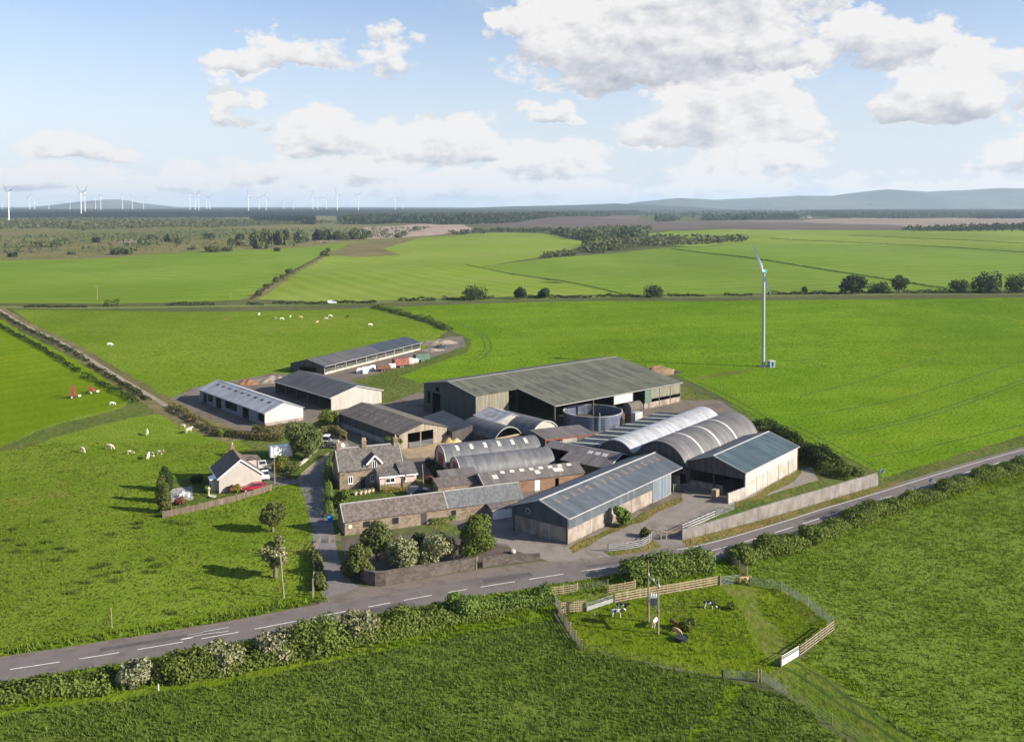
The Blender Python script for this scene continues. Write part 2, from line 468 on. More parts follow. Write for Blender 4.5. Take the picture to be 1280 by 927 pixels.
def tank_mat():
    m, t = base_mat('glass_fused_steel_panels', .35, .5)
    sx = t.new('ShaderNodeSeparateXYZ'); t.link(t.co, sx.inputs[0])
    an = t.math('ARCTAN2', sx.outputs[1], sx.outputs[0])
    k = t.math('FLOOR', t.math('MULTIPLY', an, 4.0)); row = t.math('FLOOR', t.math('DIVIDE', sx.outputs[2], 1.45))
    cv = t.new('ShaderNodeCombineXYZ'); t.link(k, cv.inputs[0]); t.link(row, cv.inputs[1])
    w = t.new('ShaderNodeTexWhiteNoise'); t.link(cv.outputs[0], w.inputs['Vector'])
    st = t.noise(t.mapping(t.co, (1, 1, .2)), 1.0, 5, .65)
    c = t.mix(w.outputs['Value'], (.06, .07, .115), (.092, .105, .155))
    c = t.mix(t.math('MULTIPLY', t.step(st, .45, .7), .5), c, (.2, .2, .23))
    fr = t.math('ABSOLUTE', t.math('SUBTRACT', t.math('FRACT', t.math('DIVIDE', sx.outputs[2], 1.45)), .5))
    c = t.mix(t.math('MULTIPLY', t.step(fr, .46, .5), .6), c, (.28, .28, .29))
    t.link(c, t.b.inputs['Base Color'])
    return m
M['tank_blue'] = tank_mat()

# leaves
M['leaf_hedge'] = leafmat('hedge_leaves', (.075, .122, .018), (.16, .2, .045))
M['leaf_bloom'] = leafmat('hawthorn_in_bloom', (.08, .105, .02), (.16, .18, .05), (.30, .29, .17), .34)
M['leaf_bloom_heavy'] = leafmat('hawthorn_heavy_bloom', (.09, .11, .04), (.16, .17, .07), (.31, .295, .18), .36)
M['leaf_ash'] = leafmat('ash_leaves', (.085, .115, .03), (.155, .18, .06))
M['leaf_dark'] = leafmat('dark_leaves', (.022, .04, .012), (.05, .075, .024))
M['leaf_far'] = leafmat('far_hedgerow_leaves', (.024, .04, .014), (.055, .075, .028))
M['leaf_bright'] = leafmat('bright_shrub_leaves', (.085, .132, .02), (.165, .2, .045))
M['leaf_olive'] = leafmat('olive_tree_leaves', (.09, .105, .035), (.16, .165, .07), (.28, .25, .12), .3)
M['leaf_conifer'] = leafmat('garden_conifer_leaves', (.075, .1, .024), (.15, .165, .05))
M['leaf_red'] = leafmat('red_flowering_leaves', (.06, .07, .02), (.1, .1, .03), (.24, .07, .08), .42)
M['leaf_yellow'] = leafmat('yellow_flowering_leaves', (.1, .13, .03), (.18, .17, .04), (.34, .27, .05), .26)
M['leaf_hedgetop'] = leafmat('tan_topped_hedge_leaves', (.11, .11, .035), (.19, .16, .065))
M['far_conifer_shaded'] = leafmat('cloud_shaded_conifer_needles', (.007, .013, .010), (.014, .022, .015), trans=.1)  # needle colour darkened to carry the cloud shadow over the left forest
M['far_mixed'] = leafmat('far_mixed_woodland', (.022, .036, .014), (.06, .075, .03))
M['far_scrub'] = leafmat('moor_scrub_leaves', (.07, .088, .032), (.13, .14, .062))
M['blade_fore'] = leafmat('silage_grass_blades', (.075, .115, .012), (.13, .17, .03), trans=.35)
M['blade_verge'] = leafmat('verge_grass_blades', (.095, .15, .008), (.16, .205, .02), trans=.35)
M['blade_tussock'] = leafmat('tussock_grass_blades', (.10, .145, .012), (.16, .195, .025), trans=.3)

M['rush'] = leafmat('rush_blades', (.055, .085, .012), (.095, .125, .022), trans=.2)

M['asphalt_patch'] = earth('dark_road_patch', [(.085, .076, .072), (.11, .098, .092)], 3, .2, .01, .85)

M['rubble'] = earth('tan_rubble', [(.16, .13, .1), (.3, .26, .21)], 3, .5, .15)
# ------------------------------------------------------------------ ground materials
M['g_plain'] = grass('far_plain_grass', (.085, .10, .038), (.11, .115, .05), (.04, .05, .02), 160, 3.0, .3, .4, None, ((.13, .11, .065), .56), 40)
M['g_moor'] = grass('olive_moor_grass', (.14, .145, .045), (.19, .165, .078), (.05, .06, .02), 170, 5.0, .5, .55, None, ((.18, .135, .09), .55), 30)
M['g_cleared'] = earth('cleared_pinkish_ground', [(.22, .16, .12), (.34, .25, .19), (.27, .2, .14)], 60, 6, .4)
M['g_meadow_l'] = grass('left_meadow_grass', (.14, .22, .022), (.178, .25, .042), (.08, .12, .012), 120, 1.5, .12, .25, (R(-35), 22, .7), None, 18)
M['g_meadow_c'] = grass('central_meadow_grass', (.175, .245, .03), (.212, .268, .052), (.1, .13, .018), 150, 1.5, .12, .25, (R(62), 16, .55), ((.2, .21, .06), .56), 25)
M['g_meadow_r'] = grass('right_meadow_grass', (.14, .215, .028), (.172, .242, .043), (.08, .12, .014), 150, 1.5, .12, .25, (R(-20), 24, .55), None, 25)
M['g_rough'] = grass('rough_brown_grass', (.14, .13, .055), (.19, .16, .08), (.07, .07, .03), 30, 2, .3, .4)
M['g_plough'] = earth('dark_ploughed_soil', [(.085, .06, .044), (.12, .086, .064)], 160, 3, .2)
M['g_stubble'] = earth('pinkish_stubble', [(.19, .138, .1), (.265, .2, .145)], 200, 3, .15)
M['g_pasture_up'] = grass('upper_pasture_grass', (.12, .19, .012), (.155, .214, .022), (.055, .085, .006), 55, .9, .2, .65, None, ((.185, .19, .035), .6), 9)
M['g_silage_l'] = grass('left_silage_grass', (.13, .205, .005), (.17, .225, .012), (.06, .105, .005), 60, .9, .12, .5, (R(-50), 9, .6), None, 10)
M['g_pasture'] = grass('grazed_pasture_grass', (.124, .19, .013), (.17, .226, .027), (.045, .075, .006), 38, .45, .22, .7, None, ((.2, .19, .04), .6), 6)
M['g_crop'] = grass('bright_crop', (.116, .205, .009), (.165, .244, .016), (.032, .085, .004), 50, .6, .18, .85, (R(-12), 26, .35), ((.168, .23, .015), .57), 8)
M['g_fore'] = grass('foreground_silage', (.086, .128, .015), (.12, .16, .026), (.022, .044, .005), 26, .5, .3, .7, None, None, 4.5)
M['g_right'] = grass('right_silage', (.108, .168, .018), (.142, .196, .03), (.04, .072, .007), 30, .45, .25, .6, None, None, 4.5)
M['g_verge'] = grass('verge_grass', (.10, .16, .006), (.14, .19, .015), (.04, .07, .006), 14, .7, .3, .55, None, ((.16, .15, .05), .62), 4)
M['g_paddock'] = grass('paddock_grass', (.10, .15, .006), (.14, .175, .012), (.04, .07, .006), 12, .6, .25, .6, None, ((.15, .14, .035), .57), 4)
M['g_worn'] = grass('worn_grass', (.12, .165, .014), (.15, .16, .04), (.06, .075, .015), 6, .7, .15, .6, None, ((.17, .14, .065), .57), 2)
M['g_mud'] = grass('trodden_track_grass', (.095, .15, .012), (.13, .15, .028), (.045, .06, .012), 5, .8, .25, .7, None, ((.13, .105, .05), .56), 2.0)
M['g_roughweed'] = grass('weedy_bank', (.12, .13, .03), (.2, .15, .06), (.06, .07, .02), 6, .6, .35, .5, None, ((.26, .16, .06), .55), 2.5)
M['g_dock'] = grass('rough_ungrazed_grass', (.09, .13, .025), (.125, .135, .04), (.045, .065, .015), 12, 1.0, .35, .55, None, ((.17, .14, .05), .58), 3)
M['asphalt'] = earth('worn_grey_asphalt', [(.125, .108, .099), (.155, .136, .124), (.14, .121, .11)], 7, .25, .01, .85)
M['asphalt_drive'] = earth('driveway_tarmac', [(.13, .12, .12), (.19, .175, .17)], 4, .25, .01, .85)
M['lay_by'] = earth('dusty_road_margin', [(.125, .103, .086), (.175, .147, .123), (.14, .115, .094)], 6, .4, .03)
M['yard_conc'] = earth('stained_yard_concrete', [(.15, .13, .112), (.235, .205, .175), (.19, .163, .138)], 8, .5, .02, .9)
M['yard_dirt'] = earth('muddy_yard', [(.1, .082, .068), (.165, .135, .107), (.13, .108, .086)], 9, .6, .06)
M['yard_straw'] = earth('straw_strewn_yard', [(.25, .19, .12), (.38, .29, .18)], 4, .4, .05)
M['garden_soil'] = earth('dark_garden_soil', [(.075, .06, .05), (.13, .1, .08)], 4, .4, .08)
M['gravel'] = earth('pale_garden_paving', [(.28, .27, .27), (.36, .34, .32)], 5, .3, .03)
M['track_dirt'] = earth('pale_track_dirt', [(.22, .18, .13), (.33, .27, .2)], 6, .5, .05)
M['tram'] = earth('crop_wheel_mark_soil', [(.03, .055, .008), (.055, .09, .012)], 4, .4, .1)

# ------------------------------------------------------------------ road centre line and ribbons in world space
def ribbon(cpts, w0, w1, step=3.0):
    """polygon between offsets w0 and w1 of a smooth line through world points"""
    P_ = catmull(cpts, step)
    a, b = [], []
    for i, p in enumerate(P_):
        q = P_[min(i + 1, len(P_) - 1)] - P_[max(i - 1, 0)]
        n = Vector((-q.y, q.x)).normalized()
        a.append(p + n * w0); b.append(p + n * w1)
    return a + b[::-1]

def catmull(pts, step):
    pts = [Vector((p[0], p[1])) for p in pts]
    pts = [pts[0] * 2 - pts[1]] + pts + [pts[-1] * 2 - pts[-2]]
    out = []
    for i in range(1, len(pts) - 2):
        p0, p1, p2, p3 = pts[i - 1:i + 3]
        n = max(1, int((p2 - p1).length / step))
        for k in range(n):
            t = k / n
            out.append(.5 * ((2 * p1) + (p2 - p0) * t + (2 * p0 - 5 * p1 + 4 * p2 - p3) * t * t + (3 * p1 - p0 - 3 * p2 + p3) * t ** 3))
    out.append(pts[-2])
    return out

def px(pts):
    return [G(*p) for p in pts]

ROADPX = [(-150, 860), (0, 838), (149, 815), (298, 789.5), (450, 760), (560, 740), (704, 717), (840, 697), (910, 682.5), (992, 658), (1047, 640), (1115, 619.5), (1200, 592.5), (1280, 569), (1400, 537)]
ROADC = px(ROADPX)
ROADS = catmull(ROADC, 1.0)

# regions, painted in order: (name, label, category, material, world polygon, edge wobble)
REG = []
def reg(name, label, mat, pts, wob=.0, world=False):
    REG.append((name, label, M[mat], [Vector((p[0], p[1])) for p in (pts if world else px(pts))], wob))

reg('moorland', 'olive and brown moor below the wind farm', 'g_moor', [(-150, 268), (0, 267), (250, 266), (420, 267), (560, 275), (600, 290), (480, 306), (330, 314), (150, 324), (-150, 332)], 6)
reg('bare_ground', 'pale bare patch in the moor grass', 'g_stubble', [(138, 302), (165, 297.5), (182, 301), (160, 304.5)], 3)
reg('bog_pool', 'dark strip of peaty ground at the left edge of the moor', 'g_plough', [(-30, 312), (20, 312.5), (48, 313.5), (20, 315.5), (-30, 315)], 2)
reg('cleared_ground', 'pinkish felled ground in front of the central woods', 'g_cleared', [(455, 284), (520, 279.5), (580, 281), (600, 289), (560, 291.5), (500, 297), (400, 302), (395, 297), (450, 291)], 8)
reg('cleared_ground', 'small pinkish clearing beside the far conifer block', 'g_cleared', [(318, 279), (340, 274), (378, 277), (375, 280)], 6)
reg('meadow', 'smooth green meadow on the far left with faint mowing stripes', 'g_meadow_l', [(-200, 345), (-50, 326), (60, 325), (150, 321), (330, 312), (440, 302.5), (425, 310), (400, 319), (318, 374), (130, 380), (0, 379), (-200, 389)], 2)
reg('meadow', 'bright striped meadow in the middle beyond the lane', 'g_meadow_c', [(318, 374), (400, 319), (425, 318), (445, 320), (500, 319), (478, 311), (520, 298), (600, 290.5), (690, 292), (738, 304), (690, 320), (600, 333), (770, 368), (580, 373), (420, 377)], 2)
reg('rough_grass', 'brownish rough strip between two meadows', 'g_rough', [(400, 319), (425, 310), (470, 303), (522, 298), (478, 311), (500, 319), (445, 321)], 3)
reg('rough_grass', 'rough strip along the bushes of the left hedge line', 'g_rough', ribbon(px([(312, 375), (333, 361), (352, 349), (372, 337), (408, 319)]), -4.5, 4, 12), 2.0, True)
reg('meadow', 'wide meadow behind the lone turbine', 'g_meadow_r', [(600, 333), (700, 321), (860, 309), (935, 302), (1290, 312), (1450, 318), (1450, 360), (1280, 361.5), (1080, 365), (770, 368)], 2)
reg('meadow', 'pale far meadow below the ploughed land', 'g_meadow_c', [(750, 300), (835, 289), (1300, 288), (1500, 290), (1500, 319), (1290, 312), (935, 302), (860, 308)], 3)
reg('ploughed_field', 'dark brown ploughed field in the far distance', 'g_plough', [(560, 279), (830, 276), (1010, 278), (1130, 282), (1140, 287), (830, 288), (640, 284)], 5)
reg('stubble_field', 'pinkish bare field on the far right', 'g_stubble', [(860, 276), (1000, 276), (1150, 271), (1500, 271), (1500, 285), (1280, 283), (1140, 287), (1130, 282), (1010, 278)], 5)
reg('knoll', 'low brown knoll in front of the far woods', 'g_plough', [(655, 277), (700, 270), (740, 268.5), (800, 271), (790, 277), (700, 279)], 6)
LANEPX = [(-250, 385), (0, 383.5), (130, 384.5), (320, 381.5), (420, 379), (580, 375), (760, 371), (900, 370.5), (1080, 368), (1280, 367), (1500, 366)]
LANE = px(LANEPX)
reg('lane_verge', 'rough grass verge along the far lane', 'g_pasture_up', ribbon(LANE, -5, 5, 12), 2.0, True)
reg('lane', 'narrow grey lane crossing behind the farm', 'lay_by', ribbon(LANE, -1.6, 1.6, 12), 0, True)
reg('pasture', 'cattle pasture behind the pale shed', 'g_pasture_up', [(15, 387), (470, 384), (500, 394), (560, 413), (540, 430), (520, 440), (400, 460), (345, 480), (240, 486), (215, 500)], 1)
reg('silage_field', 'bright striped grass field left of the farm track', 'g_silage_l', [(-250, 393), (0, 398), (172, 495), (140, 510), (60, 530), (-10, 560), (-250, 620)], 1)
reg('grazing_field', 'sunny grazing field left of the cottage', 'g_pasture', [(-250, 600), (-10, 560), (60, 530), (140, 510), (172, 494), (215, 503), (300, 547), (390, 595), (392, 690), (405, 745), (360, 757), (180, 788), (0, 815), (-250, 853)], 1)
reg('rough_grass', 'rough ungrazed strip beside the farm track end', 'g_dock', [(-20, 568), (60, 533), (140, 513), (172, 497), (205, 505), (210, 515), (160, 522), (90, 540), (30, 560)], 1.5)
reg('crop_field', 'vivid green crop field behind the farm buildings', 'g_crop', [(470, 384.5), (760, 376), (1280, 372), (1500, 371), (1500, 500), (1280, 555), (1105, 604), (1050, 590), (1000, 560), (960, 535), (900, 495), (850, 470), (780, 450), (600, 470), (470, 506), (468, 480), (520, 450), (580, 440), (590, 425), (560, 410), (500, 393)], .8)
reg('verge', 'lush green verge along the lower side of the road', 'g_verge', [(-250, 935), (-60, 910), (0, 897), (150, 878), (300, 854), (480, 818), (600, 794), (694, 780), (692, 744), (890, 722), (940, 737), (920, 713), (1000, 693), (1060, 658), (1280, 603), (1500, 540), (1500, 500), (1280, 572), (1050, 640), (880, 692), (700, 720), (560, 745), (300, 792), (0, 842), (-250, 885)], .2)
reg('verge', 'grassy verge between the grazing field and the road', 'g_verge', [(-250, 862), (0, 822), (180, 793), (360, 761), (405, 748), (398, 738), (350, 750), (180, 779), (0, 806), (-250, 842)], .3)
reg('verge', 'weedy verge between the crop and the road', 'g_dock', [(1095, 612), (1180, 585), (1280, 555), (1450, 505), (1450, 490), (1280, 543), (1180, 573), (1098, 598)], .6)
reg('silage_field', 'dark green silage field in the foreground', 'g_fore', [(-400, 1012), (-60, 906), (0, 893), (150, 874), (300, 850), (480, 814), (600, 790), (692, 775), (730, 813), (905, 848), (985, 870), (1060, 930), (1200, 1050), (600, 1400), (-100, 1400)], .7)
reg('silage_field', 'silage field right of the paddock', 'g_right', [(940, 735), (918, 712), (1000, 691), (1060, 656), (1280, 601), (1500, 537), (1900, 900), (1400, 1050), (1150, 945), (985, 836), (1042, 786), (1040, 772), (977, 733)], .7)
reg('paddock', 'small fenced paddock with calves', 'g_paddock', [(690, 747), (760, 735), (890, 722), (940, 728), (977, 733), (1041, 773), (1042, 786), (998, 820), (975, 833), (950, 850), (905, 846), (730, 812), (699, 766)], .3)
reg('worn_path', 'bare trodden path across the paddock', 'g_worn', [(900, 728), (932, 730), (950, 755), (970, 790), (996, 821), (975, 832), (940, 800), (935, 770), (912, 745)], 1.2)
reg('worn_path', 'straw coloured ground in the small board pen', 'g_worn', [(699, 752), (735, 741), (768, 741), (768, 752), (735, 764), (700, 765)], .5)
reg('muddy_track', 'rutted muddy track leaving the paddock gate', 'g_mud', [(978, 834), (996, 822), (1030, 842), (1080, 880), (1150, 925), (1260, 1000), (1180, 1010), (1100, 950), (1040, 905), (988, 868), (955, 848)], .6)
reg('wheel_mark', 'grassy wheel track curving through the foreground field', 'g_verge', [(915, 852), (940, 856), (915, 885), (880, 920), (850, 960), (825, 960), (860, 915), (895, 880)], .5)
# farmyard
reg('rough_grass', 'rough grass bank around the farm buildings', 'g_dock', [(215, 497), (240, 484), (350, 470), (405, 455), (530, 437), (590, 423), (585, 440), (500, 470), (600, 505), (790, 462), (850, 480), (960, 530), (1030, 560), (1100, 590), (1100, 607), (900, 660), (640, 680), (430, 640), (380, 610), (300, 550)], .5)
reg('yard', 'dirt yard in front of the long open cattle shed', 'yard_dirt', [(402, 468), (470, 452), (530, 436), (560, 421), (579, 420), (582, 431), (556, 442), (520, 452), (470, 468), (430, 477)], .6)
reg('yard', 'dark concrete yard around the pale shed', 'yard_dirt', [(212, 499), (243, 484), (345, 466), (415, 478), (470, 500), (425, 512), (388, 530), (335, 543), (300, 547)], .4)
reg('yard', 'concrete yard between the barrel roofed sheds', 'yard_dirt', [(400, 545), (425, 500), (480, 505), (525, 490), (620, 520), (720, 520), (850, 500), (900, 500), (960, 545), (990, 590), (930, 625), (860, 655), (700, 690), (600, 680), (560, 650), (520, 590), (470, 570), (415, 560)], .3)
reg('yard', 'straw strewn pen in front of the weathered barn', 'yard_straw', [(497, 563), (560, 551), (566, 560), (550, 570), (510, 573)], .4)
reg('yard', 'pale concrete apron beside the road', 'yard_conc', [(585, 672), (600, 645), (655, 640), (705, 684), (850, 620), (860, 605), (985, 590), (1015, 583), (1022, 600), (960, 618), (905, 638), (858, 665), (885, 678), (840, 690), (760, 706), (690, 702), (676, 698), (650, 694), (635, 680)], .3)
reg('weedy_bank', 'orange and green weeds along the blue barn wall', 'g_roughweed', [(709, 684), (850, 619), (853, 625), (800, 652), (760, 668), (715, 692)], .5)
reg('weedy_bank', 'orange weeds along the pale side wall of the right hand shed', 'g_roughweed', [(931, 625), (998, 586), (1003, 590), (985, 605), (945, 625), (905, 640), (900, 634)], .5)
reg('weedy_bank', 'brown weedy island in front of the curved rail fence', 'g_roughweed', [(754, 690), (800, 684), (815, 674), (827, 682), (810, 692), (765, 697)], .4)
reg('weedy_bank', 'grassy strip behind the concrete wall', 'g_dock', [(860, 667), (905, 645), (950, 622), (1010, 606), (1050, 592), (1096, 585), (1098, 604), (985, 640), (856, 672)], .4)
reg('garden_bed', 'dark soil garden behind the roadside wall', 'garden_soil', [(428, 672), (520, 668), (592, 672), (640, 686), (676, 699), (600, 706), (520, 718), (470, 730), (445, 722), (432, 700)], .3)
reg('garden', 'farmhouse front garden', 'g_dock', [(405, 560), (425, 566), (424, 608), (520, 606), (540, 600), (545, 620), (440, 640), (432, 670), (420, 672), (408, 620)], .3)
reg('garden', 'cottage lawn and shrubs', 'g_dock', [(197, 598), (262, 598), (285, 575), (320, 555), (350, 548), (400, 560), (398, 578), (372, 602), (335, 607), (205, 648)], .3)
reg('patio', 'pale paved patio left of the cottage', 'gravel', [(213, 611), (240, 607), (242, 624), (214, 628)], 0)
reg('patio', 'cottage parking strip', 'asphalt_drive', [(300, 612), (324, 600), (330, 575), (345, 575), (348, 598), (372, 599), (372, 604), (330, 609)], .2)
reg('driveway', 'tarmac farm drive from the road to the house', 'asphalt_drive', [(372, 600), (384, 588), (398, 574), (425, 560), (434, 552), (440, 560), (418, 568), (411, 585), (412, 620), (417, 660), (424, 700), (440, 728), (462, 738), (440, 760), (404, 750), (402, 738), (396, 700), (389, 660), (382, 625)], .1)
reg('farm_track', 'pale earth bank along the drive', 'track_dirt', [(370, 598), (384, 584), (405, 568), (425, 556), (432, 551), (436, 556), (405, 575), (386, 590), (375, 601)], .3)
TRACK = px([(-20, 378), (0, 388), (60, 420), (130, 460), (190, 496), (240, 525), (305, 549)])
reg('track_verge', 'rough grass bank along the farm track', 'g_rough', ribbon(TRACK, -4.2, 3.8, 6), .9, True)
reg('farm_track', 'straight earth farm track running down from the lane', 'track_dirt', ribbon(TRACK, -.85, .85, 4), .2, True)
reg('farm_track', 'tan service strip leading to the lone turbine', 'g_worn', [(945, 461), (900, 465), (868, 471), (872, 475), (905, 470), (940, 465)], 1.5)
reg('turbine_pad', 'stony pad under the lone turbine', 'g_worn', [(942, 457), (975, 456), (980, 458.5), (945, 460.5)], .8)

def tram(pts, gap, w, label):
    c = px(pts)
    for s in (-1, 1):
        reg('wheel_mark', label, 'tram', ribbon(c, s * gap / 2 - w / 2, s * gap / 2 + w / 2, 2.5), .12, True)
tram([(868, 478), (893, 489), (925, 506), (958, 526), (985, 548)], 2.6, .55, 'dark wheel mark running down the headland behind the barrel roofs')
tram([(985, 530), (1020, 548), (1050, 563), (1085, 582)], 2.4, .5, 'dark wheel mark in the crop above the long hedge')
tram([(548, 398), (580, 407), (602, 419), (610, 432), (603, 444), (590, 452)], 2.4, .5, 'curved wheel mark beyond the long open shed')
tram([(520, 488), (490, 482), (474, 478), (474, 472), (484, 470)], 2.2, .5, 'hairpin wheel mark beside the grey roofed shed')
tram([(985, 449.5), (1010, 453), (1026, 457.5)], 2.2, .45, 'short wheel mark right of the lone turbine')
def faint(pts, w, label):
    w *= 1.5
    reg('wheel_mark', label, 'tram', ribbon(px(pts), -w, w, 3), .2, True)
faint([(1000, 494), (1050, 483), (1090, 472), (1130, 459), (1170, 447)], .16, 'uppermost long crop mark right of the lone turbine')
faint([(1000, 520), (1060, 511), (1130, 497), (1200, 476), (1290, 448)], .16, 'second long crop mark right of the lone turbine')
tram([(1016, 542), (1060, 540), (1100, 533), (1150, 521), (1200, 505), (1250, 487), (1290, 472)], 2.0, .48, 'double crop mark sweeping right from the long hedge')
faint([(1085, 570), (1140, 563), (1200, 549), (1290, 528)], .15, 'lowest crop mark above the road bend')
faint([(690, 455), (740, 452), (800, 452)], .13, 'faint dark line behind the mossy barn roof')  # thin dark strip coloured into the crop behind the barn ridge
for k, o_ in enumerate((-1.1, .9)):
    reg('wheel_mark', ['left', 'right'][k] + ' muddy rut leaving the paddock gate', 'tram', ribbon(px([(985, 829), (1015, 846), (1060, 878), (1120, 915), (1180, 955), (1250, 1000)]), o_ - .28, o_ + .28, 2), .4, True)
reg('wheel_mark', 'pale grassy rut beside the mesh fence below the paddock', 'g_verge', ribbon(px([(1000, 824), (1040, 842), (1100, 880), (1170, 920), (1280, 985)]), -.6, .6, 2), .4, True)
# road
ROADV = ribbon(ROADC, 3.0, 3.9, 2.5)
reg('lay_by', 'dusty margin between the stone wall and the road', 'lay_by', [(404, 748), (420, 742), (450, 733), (475, 733), (600, 711), (676, 701), (760, 706), (850, 688), (910, 682), (704, 717), (560, 741), (450, 762), (380, 775)], .15)
reg('road_margin', 'thin dusty margin along the far side of the road', 'lay_by', ROADV, .2, True)
reg('road_margin', 'bare verge strip below the concrete wall', 'g_roughweed', [(853, 675), (985, 641), (1098, 607), (1130, 597), (1130, 602), (1050, 630), (990, 650), (900, 677), (860, 687)], .2)
reg('road', 'grey two lane country road past the farm', 'asphalt', ribbon(ROADC, -3.0, 3.0, 2.0), .04, True)

# ------------------------------------------------------------------ one constrained triangulation, split by region
def build_ground():
    verts, edges = [], []
    for name, label, mat, poly, wob in REG:
        ids = []
        n = len(poly)
        for i in range(n):
            a, b = poly[i], poly[(i + 1) % n]
            L = (b - a).length; d = (a.length + b.length) / 2
            st = max(1.6, d * .016)
            k = max(1, int(L / st))
            for j in range(k):
                p = a.lerp(b, j / k)
                if wob:
                    q = 1 / max(2.0, wob * 4)
                    p = p + Vector((mnoise.noise((p.x * q, p.y * q, 3.3)), mnoise.noise((p.x * q, p.y * q, 8.8)))) * wob * 1.3
                ids.append(len(verts)); verts.append(p)
        edges += [(ids[i], ids[(i + 1) % len(ids)]) for i in range(len(ids))]
    r = 60.0
    while r < 9000:
        stp = max(4.0, r * .035)
        n = int(r * R(84) / stp)
        for k in range(n + 1):
            an = R(90 - 42) + R(84) * k / n + random.uniform(-.3, .3) * R(84) / n
            verts.append(Vector((r * math.cos(an), r * math.sin(an))))
        r += stp
    for rr in (9000, 14000, 25000):
        for k in range(48):
            verts.append(Vector((rr * math.cos(k * math.pi / 24 + .01), rr * math.sin(k * math.pi / 24 + .01))))
    for rr in (40, 200, 700, 2500):
        for k in range(28):
            an = R(140) + R(260) * k / 27
            verts.append(Vector((rr * math.cos(an), rr * math.sin(an))))
    vo, eo, fo, _, _, _ = mgeo.delaunay_2d_cdt(verts, edges, [], 0, 1e-3)
    V = np.array([(v.x, v.y) for v in vo]); T = np.array([f for f in fo if len(f) == 3])
    cen = V[T].mean(axis=1)
    owner = np.full(len(T), -1)
    allpoly = []
    # use the wobbled outlines again for the inside test
    pos = 0
    for k, (name, label, mat, poly, wob) in enumerate(REG):
        n = len(poly); pts = []
        for i in range(n):
            a, b = poly[i], poly[(i + 1) % n]
            L = (b - a).length; d = (a.length + b.length) / 2
            st = max(1.6, d * .016); kk = max(1, int(L / st))
            pts += verts[pos:pos + kk]; pos += kk
        pp = np.array([(p.x, p.y) for p in pts])
        allpoly.append(pp)
        owner[inside(cen, pp)] = k
    Z = np.array([hgt(x, y) for x, y in V])
    Z3 = np.column_stack([V, Z])
    for k in range(-1, len(REG)):
        t = T[owner == k]
        if len(t) == 0: continue
        # counter clockwise
        a, b, c = V[t[:, 0]], V[t[:, 1]], V[t[:, 2]]
        cw = ((b - a)[:, 0] * (c - a)[:, 1] - (b - a)[:, 1] * (c - a)[:, 0]) < 0
        t = t.copy(); t[cw] = t[cw][:, ::-1]
        u, inv = np.unique(t, return_inverse=True)
        if k < 0: name, label, mat = 'ground', 'wide green plain reaching to the horizon', M['g_plain']
        else: name, label, mat = REG[k][:3]
        me = np_mesh(name, Z3[u], inv.reshape(-1, 3), mat)
        me.polygons.foreach_set('use_smooth', [True] * len(me.polygons))
        o = link(name, me)
        tag(o, label, name.replace('_', ' '), None, 'structure')
        if name == 'wheel_mark': o['group'] = 'wheel marks in the fields'
    return allpoly

def inside(pts, poly):
    x, y = pts[:, 0], pts[:, 1]
    res = np.zeros(len(pts), bool)
    x0, y0 = poly[:, 0], poly[:, 1]
    x1, y1 = np.roll(x0, -1), np.roll(y0, -1)
    bb = (x >= x0.min()) & (x <= x0.max()) & (y >= y0.min()) & (y <= y0.max())
    idx = np.nonzero(bb)[0]
    if len(idx) == 0: return res
    xs, ys = x[idx], y[idx]
    r = np.zeros(len(idx), bool)
    for a, b, c, d in zip(x0, y0, x1, y1):
        if b == d: continue
        r ^= ((b > ys) != (d > ys)) & (xs < (c - a) * (ys - b) / (d - b) + a)
    res[idx] = r
    return res

POLYS = build_ground()
def poly_of(sub):
    return [POLYS[i] for i, q in enumerate(REG) if sub in q[1]][0]

# painted road markings: a child of the road object
ROAD = [o for o in COL.objects if o.name.startswith('road') and o.get('category') == 'road'][0]
def strip_on_road(mb, s0, s1, off, w):
    """s0, s1 metres along the road line"""
    n = max(2, int((s1 - s0) / 2) + 1)
    prev = None
    for k in range(n + 1):
        s = s0 + (s1 - s0) * k / n
        i = min(len(ROADS) - 2, max(0, int(s)))
        p = ROADS[i].lerp(ROADS[i + 1], s - i); q = (ROADS[i + 1] - ROADS[i]).normalized()
        nn = Vector((-q.y, q.x))
        a, b = p + nn * (off - w / 2), p + nn * (off + w / 2)
        cur = ((a.x, a.y, hgt(a.x, a.y) + .006), (b.x, b.y, hgt(b.x, b.y) + .006))
        if prev: mb.face([prev[0], cur[0], cur[1], prev[1]])
        prev = cur
def road_s(pxx, pyy):
    p = G(pxx, pyy)
    return min(range(len(ROADS)), key=lambda i: (ROADS[i] - p.xy).length)
mb = MB()
for a, b in [((16, 835), (70, 828)), ((95, 824), (149, 815)), ((171, 811.8), (226, 802.5)), ((248, 798), (298, 789.5)), ((322, 785), (367, 776.5)), ((392, 771), (430, 764)),
             ((456, 759), (492, 752.5)), ((508, 749.5), (541, 743.5)), ((557, 740.5), (582, 736)), ((598, 733), (640, 726.5)), ((662, 723.5), (704, 717)), ((725, 714), (757, 709.5)), ((781, 706), (806, 702)), ((835, 698), (858, 694)),
             ((887, 688), (911, 682)), ((929, 677), (946, 672)), ((966, 666), (992, 658)), ((1001, 655), (1026, 647)), ((1034, 644), (1047, 640)), ((1067, 634), (1087, 628)), ((1096, 625), (1115, 619.5)),
             ((1130, 615), (1150, 609)), ((1168, 603), (1186, 597)), ((1203, 591.5), (1218, 587)), ((1235, 582), (1250, 577.5)), ((1264, 573.5), (1278, 569.5))]:
    strip_on_road(mb, road_s(*a), road_s(*b), 0.0, .16)
mb.build('centre_line', M['line'], ROAD)
mb = MB(); s = road_s(850, 690)
